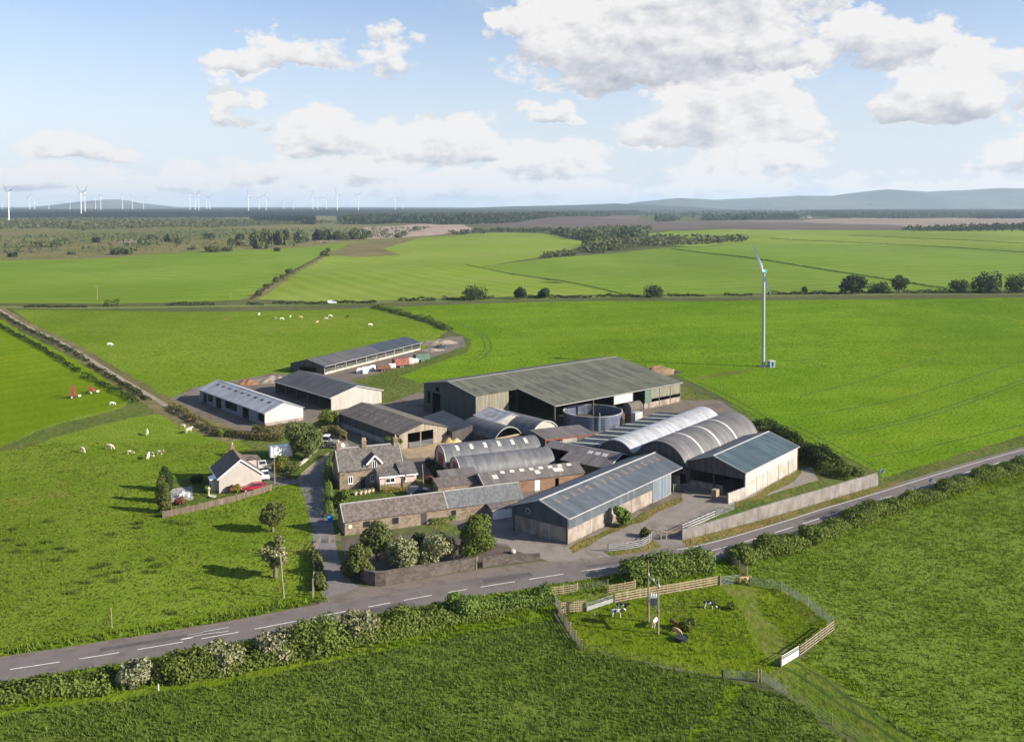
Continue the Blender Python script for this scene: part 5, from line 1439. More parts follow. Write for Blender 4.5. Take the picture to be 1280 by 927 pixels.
plant('roadside_bush', 'dark rounded bush at the gate end of the right hand hedge', 'bush', (925, 702), 2.2, 4.0, 'round', 'leaf_hedge', 2200, .34, 42, RG)
hedge('crop_hedge', 'tall dark hedge between the crop field and the teal roofed shed', 'hedge', [(952, 543), (972, 553), (1000, 568), (1024, 580), (1040, 588)], 3.2, 5.0, 'leaf_dark', 330, .4, 7, lump=.35)
hedge('crop_hedge', 'lighter scrubby hedge tail behind the end of the concrete wall', 'hedge', [(1028, 582), (1050, 592), (1070, 598)], 2.2, 5.2, 'leaf_hedge', 300, .36, 8, lump=.4)
# garden behind the wall
GG = 'trees and shrubs of the walled garden'
plant('garden_tree', 'feathery pale green tree at the left of the walled garden', 'tree', (472, 700), 6.3, 5.6, 'tree', 'leaf_ash', 5200, .3, 51, GG)
plant('garden_tree', 'round crowned tree at the right of the walled garden', 'tree', (595, 703), 7.3, 5.9, 'tree', 'leaf_hedge', 6500, .3, 52, GG)
plant('flowering_shrub', 'white flecked shrub left of the larger flecked one in the walled garden', 'shrub', (506, 712), 4.7, 5.0, 'round', 'leaf_bloom', 4200, .3, 53, GG)
plant('flowering_shrub', 'larger white flecked shrub in the middle of the walled garden', 'shrub', (545, 704), 4.9, 6.2, 'round', 'leaf_bloom', 5200, .3, 54, GG)
plant('garden_shrub', 'dark round shrub behind the flecked shrubs', 'shrub', (521, 690), 3.3, 2.9, 'round', 'leaf_dark', 1800, .28, 55, GG)
plant('garden_shrub', 'shaded bushy shrub at the driveway corner of the wall', 'shrub', (447, 722), 5.6, 4.6, 'round', 'leaf_conifer', 3600, .34, 56, GG)
plant('barn_bush', 'bright green round bush against the blue barn wall', 'bush', (778, 657), 3.5, 3.2, 'round', 'leaf_bright', 2600, .28, 57)
plant('house_bush', 'clipped light green bush at the farmhouse corner', 'bush', (427, 633), 3.2, 3.4, 'round', 'leaf_bright', 2600, .28, 58)
plant('yard_tree', 'big broad willow like tree between cottage and farmhouse', 'tree', (381, 572), 7.8, 8.2, 'tree', 'leaf_ash', 8000, .36, 59)
plant('yard_bush', 'green bush in front of the open fronted shed', 'bush', (411, 534), 3.9, 5.6, 'round', 'leaf_bright', 2600, .36, 60)
plant('yard_tree', 'grey green sapling behind the farmhouse chimney', 'tree', (493, 572), 4.6, 4.2, 'sparse', 'leaf_conifer', 1500, .34, 61)
plant('field_tree', 'small pale tree in the field beside the drive', 'tree', (341, 664), 5.0, 4.2, 'tree', 'leaf_conifer', 3200, .32, 62)
plant('field_tree', 'tan tinged loose tree behind the telephone pole', 'tree', (344, 722), 5.6, 5.2, 'sparse', 'leaf_olive', 3600, .32, 63)
plant('drive_shrub', 'dark shrub at the mouth of the drive', 'shrub', (400, 737), 1.6, 2.2, 'round', 'leaf_conifer', 1500, .3, 64)
hedge('drive_hedge', 'narrow shrubby hedge between the field and the drive', 'hedge', [(401, 738), (398, 715), (394, 695)], 1.1, 1.2, 'leaf_conifer', 160, .3, 65)
hedge('drive_hedge', 'clipped bright hedge between the drive and the farmhouse', 'hedge', [(411, 648), (411, 625), (410, 600), (413, 580), (417, 570)], 1.5, 1.3, 'leaf_bright', 260, .22, 66, lump=.12)
hedge('clipped_hedge', 'long tan topped clipped hedge in front of the pale shed', 'hedge', [(268, 541), (290, 545), (318, 549), (354, 551)], 1.5, 1.8, 'leaf_hedgetop', 240, .26, 67, lump=.1)
hedge('clipped_hedge', 'short clipped hedge beside the pale shed gable', 'hedge', [(316, 540), (338, 541), (362, 536)], 1.6, 1.8, 'leaf_hedgetop', 240, .26, 68, lump=.12)
hedge('clipped_hedge', 'curved clipped hedge behind the tractor', 'hedge', [(402, 541), (418, 541), (428, 546), (429, 551)], 1.5, 1.6, 'leaf_hedgetop', 240, .26, 69, lump=.12)
plant('field_bush', 'round bush at the left end of the clipped hedge', 'bush', (276, 545), 2.0, 2.8, 'round', 'leaf_hedge', 900, .3, 70)
CG = 'tall conifers beside the cottage patio'
plant('garden_conifer', 'tall bushy conifer nearest the board fence corner', 'tree', (206, 640), 5.0, 2.6, 'column', 'leaf_conifer', 2200, .3, 71, CG)
plant('garden_conifer', 'middle one of three bushy conifers by the patio', 'tree', (203, 627), 4.6, 2.6, 'column', 'leaf_conifer', 2000, .3, 72, CG)
plant('garden_conifer', 'ragged dark conifer behind the patio at the far end of the row', 'tree', (207, 612), 4.2, 3.0, 'column', 'leaf_dark', 2000, .3, 73, CG)
for k, (x, y, h, w, mt, lab) in enumerate([(246, 603, 1.4, 3.0, 'leaf_dark', 'low dark shrub between patio and cottage'), (259, 616, 1.5, 1.6, 'leaf_hedge', 'small shrub by the stone ornament'), (296, 615, 1.6, 1.8, 'leaf_yellow', 'yellow flowering shrub beside the red car'),
        (289, 616, 1.7, 1.4, 'leaf_red', 'reddish shrub below the cottage gable'), (224, 630, 1.2, 2.0, 'leaf_red', 'pink tinged low shrub at the patio edge'), (347, 588, 1.9, 2.6, 'leaf_yellow', 'yellow green shrub by the cottage telephone pole'),
        (366, 590, 2.2, 4.0, 'leaf_conifer', 'broad shrub on the bank above the drive'), (358, 598, 1.4, 1.6, 'leaf_bloom', 'cream flowering shrub at the drive corner'), (352, 578, 1.5, 3.5, 'leaf_hedge', 'low green shrub below the big willow like tree'),
        (536, 604, 1.7, 1.9, 'leaf_red', 'crimson flowering shrub beside the yard pole'), (546, 596, 2.4, 3.4, 'leaf_dark', 'dark shrub in the shade left of the twin barrels'), (538, 586, 2.2, 3.0, 'leaf_dark', 'dark shrub below the straw pen')]):
    plant('garden_shrub', lab, 'shrub', (x, y), h, w, 'round', mt, 900, .26, 80 + k, 'small garden shrubs')
hedge('flower_border', 'leafy flower border under the pink extension', 'flower bed', [(476, 616), (500, 613), (520, 611)], .8, .9, 'leaf_yellow', 160, .2, 95, lump=.4)
hedge('flower_border', 'row of small green plants along the stone range', 'flower bed', [(539, 656), (552, 654), (572, 649), (590, 645)], .8, .9, 'leaf_bright', 110, .22, 96, lump=.7)
plant('weed_bush', 'scrubby weed bush by the yard gate', 'bush', (806, 670), 1.5, 2.2, 'round', 'leaf_conifer', 700, .24, 97)
plant('paddock_bush', 'dark weedy clump in the paddock beside the trough', 'bush', (858, 786), 1.5, 2.6, 'round', 'leaf_hedge', 900, .24, 98)
plant('paddock_bush', 'small dark weed clump right of the black calf', 'bush', (914, 761), .9, 1.5, 'round', 'leaf_hedge', 400, .2, 99)

# hedgerow trees and bushes along the far lane: a few shared crowns, scaled
def far_tree(bx, by, top, wpx, lab, mat='leaf_far', kind='tree', name='hedgerow_tree', grp='trees along the far lane', seed=0, cat='tree', n=1500, size=.75):
    p = G(bx, by); d = (p - Vector((0, 0, HC))).length
    plant(name, lab, cat, p, max(.6, hz(top, p) - p.z), wpx * p.y / F, kind, mat, n, size, 120 + seed % 3, grp, None, True, True)
for k, q in enumerate([(592, 374.5, 357, 35, 'large dark tree beside the lane behind the long cattle shed'), (651, 373.5, 358, 17, 'left of a pair of small lane trees in mid picture'), (680, 372.5, 360.5, 17, 'right of a pair of small lane trees in mid picture'),
        (818, 371.5, 355.5, 28, 'lone wide tree on the lane left of the tall turbine'), (1066, 366.5, 343, 36, 'tree with gaps under its crown right of the tall turbine'), (1100, 366, 353, 30, 'low dark tree in the middle of the lane clump'),
        (1124, 365.5, 342.5, 23, 'upright tree at the right of the lane clump'), (1199, 366, 349.5, 27, 'lower rounded tree at the start of the right edge row'), (1234, 366, 341.5, 42, 'largest dark tree of the right edge row'), (1270, 366, 341.5, 32, 'tree cut by the right edge of the picture'), (1006, 366.5, 357.5, 8, 'tiny tree just right of the tall turbine')]):
    far_tree(*q, seed=k, kind='round' if k in (0, 3, 5, 7, 8, 9) else 'tree')
LH = 'broken hedges along the far lane'
for k, (a, c, y, hh) in enumerate([(208, 268, 381.5, 1.6), (308, 330, 381, 1.4), (340, 410, 380, 1.5), (418, 470, 378.6, 1.3), (498, 545, 376.2, 1.9), (553, 580, 374.5, 1.5), (604, 618, 373.8, 1.8), (660, 740, 372.4, 1.5), (745, 800, 371.2, 1.5), (834, 880, 370.2, 1.3), (905, 940, 369.6, 1.3), (960, 1055, 368, 1.8), (1128, 1190, 366.4, 2.0), (30, 110, 384, 1.1), (130, 150, 383, 3)]):
    hedge('lane_hedge', '%s stretch of low broken hedge along the far lane counted from the left' % ['fifth', 'sixth', 'seventh', 'eighth', 'ninth', 'tenth', 'eleventh', 'twelfth', 'thirteenth', 'fourteenth', 'fifteenth', 'sixteenth', 'seventeenth', 'first', 'third'][k], 'hedge', [(a, y), ((a + c) / 2, y + .2), (c, y)], hh, 2.0, 'leaf_far', 26, .6, 130 + k, LH, .5)
for k, (pts, hh, lab) in enumerate([([(0, 392), (60, 424), (110, 452)], 1.3, 'upper hedge along the right of the straight farm track'), ([(112, 456), (150, 478), (186, 500)], 1.1, 'lower hedge along the right of the straight farm track'), ([(-10, 400), (45, 432), (100, 466)], 1.3, 'scrub along the left of the straight farm track'), ([(105, 470), (140, 487), (170, 503)], 1.5, 'lower scrub along the left of the farm track')]):
    hedge('track_hedge', lab, 'hedge', pts, hh * .75, 1.3, 'leaf_far', 26, .4, 150 + k, 'scrub along the farm track', .7)
hedge('track_hedge', 'rough hedge bank curving round the end of the cattle pasture', 'hedge', [(470, 384), (500, 392), (540, 403), (562, 413)], 1.6, 3.5, 'leaf_hedge', 60, .5, 160, None, .6)
hedge('track_hedge', 'scrubby bank between grazing field and pale shed yard', 'hedge', [(214, 508), (240, 524), (268, 540)], 1.2, 2.2, 'leaf_hedgetop', 90, .34, 161, None, .5)
for k, (x, y, w, t) in enumerate([(323, 370, 9, 362), (333, 361, 9, 354), (345, 352, 8, 345), (352, 348, 6, 343), (362, 343, 11, 335), (406, 320, 12, 312), (133, 383, 8, 378)]):
    far_tree(x, y, t, w, '%s small bush on the hedge line running up from the far lane' % ['lowest', 'second lowest', 'third lowest', 'fourth', 'fifth', 'topmost', 'isolated'][k], 'far_scrub', 'round', 'field_bush', 'bushes on the left hand hedge line', k, 'bush', 500, .7)
DG = 'dark ditch lines between the far meadows'
for k, (pts, hh, lab) in enumerate([([(583, 331), (680, 348), (780, 368)], .8, 'thin dark ditch line between the two middle meadows'), ([(840, 311), (960, 326), (1060, 342), (1180, 361)], 1.6, 'long dark hedge line crossing the meadow behind the tall turbine'), ([(962, 298), (1120, 306), (1290, 316)], 1.5, 'lower of two faint hedge lines in the far right meadow'), ([(1060, 293), (1170, 299), (1290, 305)], 2.0, 'upper of two faint hedge lines in the far right meadow'), ([(300, 548), (390, 556)], .5, 'grass bank')][:4]):
    hedge('ditch_line', lab, 'hedge', pts, hh * .5, 1.6, 'leaf_hedge', 6 if k else 8, 1.0 if k else .6, 170 + k, DG, .4)

hedge('track_hedge', 'thin broken scrub line joining the bushes of the left hedge line', 'hedge', [(314, 374.5), (333, 361), (352, 349), (372, 337), (405, 320)], .9, 1.8, 'far_scrub', 8, .9, 165, None, .8)
# moorland bushes, one by one
MB_ = [(214, 302, 18, 294.5), (182, 305, 22, 299), (50, 309, 16, 301), (70, 309, 14, 299), (150, 318, 28, 309), (160, 318, 12, 311), (265, 315, 22, 307), (283, 314, 16, 308), (190, 300, 14, 294), (262, 298, 14, 292), (222, 304, 10, 297), (320, 308, 20, 288), (333, 306, 16, 287), (325, 311, 18, 303), (352, 306, 20, 290), (375, 304, 16, 288), (402, 300, 24, 289), (425, 300, 26, 288), (446, 299, 22, 288.5), (458, 297, 14, 289), (240, 312, 12, 308), (380, 302, 12, 294), (410, 315, 8, 310), (300, 300, 12, 293), (293, 307, 14, 299), (120, 303, 12, 297), (16, 321, 12, 316), (90, 318, 10, 314), (346, 314, 10, 309), (498, 297, 12, 291), (506, 294, 8, 289.5), (520, 288, 8, 283)]
for k, (x, y, w, t) in enumerate(sorted(MB_)):
    far_tree(x, y, t, w, 'rounded moor bush below the wind farm, %s from the left' % ORD[k], 'far_mixed' if k % 4 == 0 else 'far_scrub', 'round', 'moor_bush', 'bushes scattered over the moor', k, 'bush', 420, 2.0)

# ------------------------------------------------------------------ far woods: masses
def mass(name, label, polys, spacing, h, mat, leaves=14, conifer=False, seed=5, jit=.35):
    rng = np.random.default_rng(seed)
    Vs, Fs, off = [], [], 0
    for pl in polys:
        pp = np.array([(p.x, p.y) for p in px(pl)])
        a = pp.min(axis=0); c = pp.max(axis=0)
        n = int((c[0] - a[0]) * (c[1] - a[1]) / spacing ** 2)
        n = min(n, 60000)
        P_ = a + rng.random((n, 2)) * (c - a)
        P_ = P_[inside(P_, pp)]
        if len(P_) == 0: continue
        hh = h * (1 + jit * rng.normal(size=len(P_))).clip(.4, 1.8)
        z0 = np.array([hgt(x, y) for x, y in P_])
        m_ = len(P_)
        rep = np.repeat(np.arange(m_), leaves)
        d = rand_dirs(m_ * leaves, rng)
        H_ = hh[rep]
        if conifer:
            t = rng.random(m_ * leaves); rad = H_ * .24 * (1 - t) + .2
            pos = np.stack([P_[rep, 0] + d[:, 0] * rad, P_[rep, 1] + d[:, 1] * rad, z0[rep] + t * H_], 1)
            d[:, 2] = .3; size = (H_ * .34 * (1.15 - t))[:, None]
        else:
            pos = np.stack([P_[rep, 0] + d[:, 0] * H_ * .42, P_[rep, 1] + d[:, 1] * H_ * .42, z0[rep] + H_ * (.52 + .42 * d[:, 2])], 1)
            size = (H_ * .42)[:, None]
        V, Fq = leaf_quads(pos, d, size, rng)
        Vs.append(V); Fs.append(Fq + off); off += len(V)
    o = link(name, np_mesh(name, np.concatenate(Vs), np.concatenate(Fs), M[mat]))
    return tag(o, label, 'woodland', None, 'stuff')

def canopy(name, label, pl, h, mat, cell, seed):
    """deep plantation: an uneven closed canopy with a standing edge"""
    rng = np.random.default_rng(seed)
    pp = np.array([(p.x, p.y) for p in px(pl)])
    a = pp.min(axis=0); c = pp.max(axis=0)
    xs = np.arange(a[0], c[0], cell); ys = np.arange(a[1], c[1], cell * 1.6)
    Xg, Yg = np.meshgrid(xs, ys); P_ = np.stack([Xg.ravel(), Yg.ravel()], 1) + rng.random((Xg.size, 2)) * cell * .8
    P_ = P_[inside(P_, pp)]
    V, Fq = [], []
    n = len(P_); H_ = h * (.8 + .4 * rng.random(n)); r = cell * 1.05
    ang = np.arange(5) * 2 * math.pi / 5
    for k in range(5):
        V.append(np.stack([P_[:, 0] + r * math.cos(ang[k]), P_[:, 1] + r * 1.3 * math.sin(ang[k]), np.full(n, 0.0)], 1))
    V.append(np.stack([P_[:, 0], P_[:, 1], H_], 1))
    V = np.stack(V, 1).reshape(-1, 3)
    i = np.arange(n)[:, None] * 6
    Fq = np.concatenate([np.concatenate([i + k, i + (k + 1) % 5, i + 5], 1) for k in range(5)], 0)
    o = link(name, np_mesh(name, V, Fq, M[mat]))
    return tag(o, label, 'woodland', None, 'stuff')

canopy('forest', 'conifer plantation along the left horizon, cloud shadow in its dark colour', [(-200, 260.2), (500, 260.2), (640, 261.2), (640, 263), (430, 270), (310, 271.5), (-200, 273)], 20, 'far_conifer_shaded', 30, 3)
canopy('forest', 'paler mixed forest along the middle horizon', [(420, 264), (640, 261.5), (790, 261.5), (800, 266), (720, 270), (560, 276), (430, 277)], 19, 'far_mixed', 22, 4)
canopy('forest', 'long low forest on the right horizon', [(1000, 265.5), (1100, 264), (1500, 263), (1500, 271.5), (1250, 272), (1220, 269), (1100, 269), (1020, 270)], 20, 'far_conifer_shaded', 24, 6)
mass('forest_edge', 'standing conifer block on the moor edge', [[(312, 275), (395, 275.5), (393, 281), (318, 279)]], 13, 17, 'far_conifer_shaded', 12, True, 7)
mass('forest_edge', 'uneven front edge of the central woods', [[(430, 276), (560, 274.5), (720, 269), (800, 266.5), (800, 268.5), (720, 273.5), (640, 279), (560, 281), (520, 279), (430, 281)]], 15, 14, 'far_mixed', 14, False, 8)
mass('birch_scrub', 'band of birch and willow scrub across the moor', [[(-100, 275), (250, 273.5), (420, 279), (300, 284), (100, 288), (60, 285), (-100, 288)]], 12.5, 7, 'far_scrub', 12, False, 9)
mass('birch_scrub', 'scattered gorse and scrub on the lower moor', [[(-100, 298), (60, 296), (300, 288), (470, 286), (540, 284), (500, 296), (330, 311), (150, 318), (-100, 322)]], 20, 4.2, 'far_scrub', 12, False, 10, .5)
mass('plantation', 'young mixed plantation between the middle meadows', [[(686, 292), (760, 287), (800, 285), (815, 287), (800, 296), (868, 302), (934, 298.5), (934, 302), (870, 306), (760, 315), (735, 318), (722, 314), (740, 302)]], 9.5, 7, 'far_scrub', 14, False, 11, .4)
mass('plantation', 'dark evergreen patches in the young plantation', [[(690, 292), (742, 296), (745, 303), (712, 296)], [(770, 295), (792, 293), (790, 303), (774, 304)]], 9, 9, 'far_mixed', 14, False, 12, .3)
mass('plantation', 'low hedge like spur at the left tip of the plantation', [[(674, 322), (716, 317.5), (720, 320), (676, 324.5)]], 5, 5, 'far_scrub', 14, False, 13, .2)
mass('birch_scrub', 'line of trees edging the dark ploughed field', [[(560, 291), (690, 287), (700, 290), (570, 294)]], 15, 6, 'far_mixed', 12, False, 14)
mass('forest_edge', 'tree clump left of the far right farmhouses', [[(876, 275), (990, 272), (1000, 274.5), (880, 276.5)], [(820, 276), (850, 274.5), (852, 276), (822, 277.5)]], 16, 15, 'far_mixed', 14, False, 15)
mass('forest_edge', 'tree belt around the far right farmhouses', [[(1000, 270), (1300, 268), (1300, 270.5), (1060, 273)]], 22, 14, 'far_mixed', 12, False, 16)
mass('forest_edge', 'dark conifer block at the right edge', [[(1220, 271), (1500, 270), (1500, 274), (1222, 273.5)]], 16, 15, 'far_conifer_shaded', 10, True, 17)
mass('birch_scrub', 'hedge of trees below the pinkish field on the right', [[(1125, 287.5), (1290, 283.5), (1500, 283.5), (1500, 289), (1290, 289), (1130, 289)]], 12, 7, 'far_mixed', 12, False, 18)
mass('birch_scrub', 'scattered trees on the distant plain', [[(650, 262), (900, 262), (1040, 266), (1000, 272), (830, 273), (760, 267)]], 60, 12, 'far_mixed', 10, False, 19)

# ------------------------------------------------------------------ hills on the horizon
def hill(name, label, dist, depth, prof, mat, seed):
    """prof: (picture column, picture row of the crest)"""
    n = 160; rows = 9
    xs = np.linspace(prof[0][0], prof[-1][0], n)
    cr = np.interp(xs, [p[0] for p in prof], [p[1] for p in prof])
    V = []
    for j in range(rows):
        t = j / (rows - 1); y = dist + depth * t
        f = math.sin(math.pi * min(1, t * 1.0)) ** .8 if t < 1 else 0
        for k in range(n):
            X = (xs[k] - CX) / F * (dist + depth * .5)
            top = HC + (YH - cr[k]) / F * (dist + depth * .5)
            b = mnoise.noise((X / 900, y / 700, seed)) * .35 + mnoise.noise((X / 300, y / 260, seed + 5)) * .18
            V.append((X, y, max(-5, (top + 10) * f * (1 + b * (1 - f) + .05 * b) - 10 * (1 - f))))
    Fq = [(j * n + k, j * n + k + 1, (j + 1) * n + k + 1, (j + 1) * n + k) for j in range(rows - 1) for k in range(n - 1)]
    me = np_mesh(name, V, Fq, mat); me.polygons.foreach_set('use_smooth', [True] * len(me.polygons))
    return tag(link(name, me), label, 'hill', None, 'structure')
M['hill'] = grass('moorland_hill_grass', (.10, .125, .115), (.15, .155, .13), (.07, .085, .08), 700, 60, 2, .3, None, ((.06, .085, .07), .55), 250)
hill('hills', 'long blue range of hills on the right horizon', 9600, 3600, [(760, 262), (800, 253), (850, 248.5), (890, 251), (950, 248), (1000, 245.5), (1040, 246), (1080, 240.5), (1110, 237.5), (1150, 241), (1200, 239), (1250, 236), (1290, 237), (1400, 236), (1600, 240), (1750, 262)], M['hill'], 2.2)
hill('hill', 'lone blue hill behind the left wind turbines', 10200, 2200, [(40, 262), (80, 257), (110, 253), (135, 250.5), (150, 250.5), (165, 254), (190, 257), (230, 262)], M['hill'], 7.2)
hill('hill', 'low wooded rise in the middle of the horizon', 8800, 2600, [(560, 262), (640, 259), (720, 257.5), (770, 255.5), (800, 257), (850, 259), (900, 262)], M['far_mixed'], 4.1)

# ------------------------------------------------------------------ grass tufts where the picture is close enough to show them
def tufts(name, label, poly, dens, hh, wd, mat, seed, clump=0.0, far=None):
    rng = np.random.default_rng(seed)
    a, c = poly.min(axis=0), poly.max(axis=0)
    a = np.maximum(a, (-110, 84)); c = np.minimum(c, (150, 215 if far is None else far))
    n = int((c[0] - a[0]) * (c[1] - a[1]) * dens)
    P_ = a + rng.random((n, 2)) * (c - a)
    P_ = P_[inside(P_, poly)]
    keep = np.abs(P_[:, 0]) < P_[:, 1] * .60 + 4
    for q in (x for x in POLYS_BARE if len(x)): keep &= ~inside(P_, q)
    P_ = P_[keep]
    if clump:
        f = np.sin(P_[:, 0] * .9 + 2 * np.sin(P_[:, 1] * .5)) * np.sin(P_[:, 1] * 1.1 + 1.7 * np.sin(P_[:, 0] * .37)) + .35 * np.sin(P_[:, 0] * .21 + P_[:, 1] * .17)
        P_ = P_[rng.random(len(P_)) < np.clip(.55 + clump * f, .06, 1)]
    n = len(P_)
    B = 3
    rep = np.repeat(np.arange(n), B)
    th = rng.random(n * B) * 6.283
    h_ = hh * (.5 + .9 * rng.random(n * B)); w_ = wd * (.6 + .8 * rng.random(n * B))
    lean = h_ * (.25 + .6 * rng.random(n * B))
    ox = P_[rep, 0] + rng.normal(size=n * B) * .1; oy = P_[rep, 1] + rng.normal(size=n * B) * .1
    la = th + 1.57
    p0 = np.stack([ox - w_ * np.cos(th), oy - w_ * np.sin(th), np.zeros(n * B) - .02], 1)
    p1 = np.stack([ox + w_ * np.cos(th), oy + w_ * np.sin(th), np.zeros(n * B) - .02], 1)
    p2 = np.stack([ox + lean * np.cos(la), oy + lean * np.sin(la), h_], 1)
    V = np.stack([p0, p1, p2], 1).reshape(-1, 3)
    return tag(link(name, np_mesh(name, V, np.arange(len(V)).reshape(-1, 3), M[mat])), label, 'grass', None, 'stuff')
POLYS_BARE = [poly_of('grey two lane'), poly_of('rutted muddy'), poly_of('bare trodden')]
tufts('grass', 'thick uneven silage grass in the foreground', poly_of('in the foreground'), 14.0, .3, .075, 'blade_fore', 1, .35)
tufts('grass', 'uneven silage grass right of the paddock', poly_of('right of the paddock'), 7, .28, .08, 'blade_verge', 2, .35)
tufts('grass', 'tussocky grass in the paddock', poly_of('small fenced paddock'), 5, .26, .08, 'blade_verge', 3, .5)
tufts('grass', 'tussocky grass in the grazing field', poly_of('sunny grazing field'), 3.0, .24, .10, 'blade_tussock', 4, .5)
vp = np.array([(p.x, p.y) for p in px([(-60, 905), (0, 850), (150, 824), (300, 798), (560, 750), (700, 724), (880, 695), (1000, 665), (1280, 581), (1330, 570), (1330, 590), (1280, 602), (1060, 657), (1000, 692), (920, 712), (940, 735), (890, 722), (690, 747), (690, 772), (480, 812), (0, 890)])])
tufts('grass', 'tall verge grass below the road', vp, 7, .42, .10, 'blade_verge', 5, .4, 240)
vp = np.array([(p.x, p.y) for p in ribbon(ROADC, 4.0, 6.0, 3)])
vp2 = vp[vp[:, 0] < -24]
tufts('grass', 'tall verge grass between the grazing field and the road', vp2, 9, .5, .1, 'blade_tussock', 6, .2) if len(vp2) > 3 else None

def rushes():
    rng = np.random.default_rng(77); Vs = []
    cs = [(rng.uniform(-5, 250), rng.uniform(632, 770)) for _ in range(10)] + [(18, 662), (10, 675), (22, 690), (60, 652), (140, 668), (172, 660), (120, 710), (132, 706), (150, 715), (108, 728), (48, 690), (128, 720), (146, 726), (190, 700), (170, 655), (235, 655), (210, 652), (90, 690), (200, 640), (70, 700)]
    for x, y in cs:
        c = G(x, y); n = 60
        r = rng.random(n) ** .5 * rng.uniform(.35, .8); a = rng.random(n) * 6.28
        ox, oy = c.x + r * np.cos(a) * 1.5, c.y + r * np.sin(a); th = rng.random(n) * 6.28; h_ = rng.uniform(.35, .75, n); w_ = .05
        p0 = np.stack([ox - w_ * np.cos(th), oy - w_ * np.sin(th), np.zeros(n)], 1); p1 = np.stack([ox + w_ * np.cos(th), oy + w_ * np.sin(th), np.zeros(n)], 1)
        p2 = np.stack([ox + .25 * np.cos(th + 1.5), oy + .25 * np.sin(th + 1.5), h_], 1)
        Vs.append(np.stack([p0, p1, p2], 1).reshape(-1, 3))
    V = np.concatenate(Vs)
    tag(link('rushes', np_mesh('rushes', V, np.arange(len(V)).reshape(-1, 3), M['rush'])), 'dark rush and thistle clumps dotted over the grazing field', 'grass', None, 'stuff')
rushes()
# ------------------------------------------------------------------ the tall two bladed turbine beside the farm
p = G(954, 458)
tb = thing('wind_turbine', 'tall grey two bladed turbine with cyan nacelle standing in the crop field', 'wind turbine', p, R(-125))
s_ = p.y / F
hub = hz(339, p) - p.z
m = MB(); m.lathe([(.6, -.1), (.58, .4), (.5, hub * .45), (.34, hub - .6), (.32, hub - .55)], 20); m.build('tower', M['turbine_grey'], tb, 40)
m = MB(); m.lathe([(1.5, -.1), (1.5, .25), (1.1, .3), (.01, .3)], 20); m.build('foundation', M['conc_pale'], tb)
m = MB(); m.tube((0, 0, hub - .75), (0, 0, hub - .5), .5, n=16); m.build('yaw_ring', M['red_machine'], tb)
m = MB(); m.hexa([(-1.3, -.5, hub - .5), (1.2, -.5, hub - .5), (1.2, .5, hub - .5), (-1.3, .5, hub - .5)], [(-1.1, -.4, hub + .6), (1.1, -.45, hub + .7), (1.1, .45, hub + .7), (-1.1, .4, hub + .6)])
m.build('nacelle', M['turbine_blue'], tb)
rot = MB(); rot.path([(1.2, 0, hub + .15), (1.7, 0, hub + .15), (2.15, 0, hub + .15)], [.5, .48, .15], 14)
ro = rot.build('rotor_hub', M['turbine_white'], tb, 40)
def blade_mesh(L_, c0, twist=.5):
    m = MB(); prev = None
    n = 9
    for k in range(n + 1):
        t = k / n
        ch = c0 * (.55 + 1.6 * t) if t < .22 else c0 * (.95 - .75 * (t - .22) / .78)
        th = ch * (.5 if t < .1 else .2)
        a = twist * (1 - t)
        ring = []
        for q, (u, v) in enumerate(((-.3, 0), (-.05, .5), (.35, .28), (.7, 0), (.35, -.2), (-.05, -.4))):
            X, Y = v * th, u * ch
            ring.append((X * math.cos(a) - Y * math.sin(a), X * math.sin(a) + Y * math.cos(a), L_ * t))
        if prev:
            for q in range(6): m.face([prev[q], prev[(q + 1) % 6], ring[(q + 1) % 6], ring[q]])
        prev = ring
    m.face(prev)
    me = m.build('blade', M['turbine_white'], None, 50)
    d = me.data; bpy.data.objects.remove(me)
    return d
bl = blade_mesh(34 * s_, 1.2)
# the rotor line leans 18 degrees from upright as seen from the road side
for k in range(2):
    o = link('blade', bl, ro); o.location = (1.7, 0, hub + .15); o.rotation_euler = (R(22) + math.pi * k, 0, 0)
q = G(964, 458.5); kb = thing('turbine_kiosk', 'small blue grey transformer kiosk beside the tall turbine tower', 'kiosk', q, R(20)); kb.scale = (.78, .78, .85)
m = MB(); m.box(-1.3, 1.3, -1.0, 1.0, .1, 2.3); m.build('cabinet', M['kiosk_blue'], kb)
m = MB(); m.hexa([(-1.5, -1.2, 2.31), (1.5, -1.2, 2.31), (1.5, 1.2, 2.31), (-1.5, 1.2, 2.31)], [(-1.4, -1.1, 2.5), (1.4, -1.1, 2.5), (1.4, 1.1, 2.6), (-1.4, 1.1, 2.6)]); m.build('roof', M['pale_clad'], kb)
m = MB(); m.box(-.45, .45, -1.05, -1.003, .2, 2.1); m.build('door', M['dark_car'], kb)
m = MB(); m.box(-1.5, 1.5, -1.2, 1.2, -.1, .1); m.build('plinth', M['conc_pale'], kb)

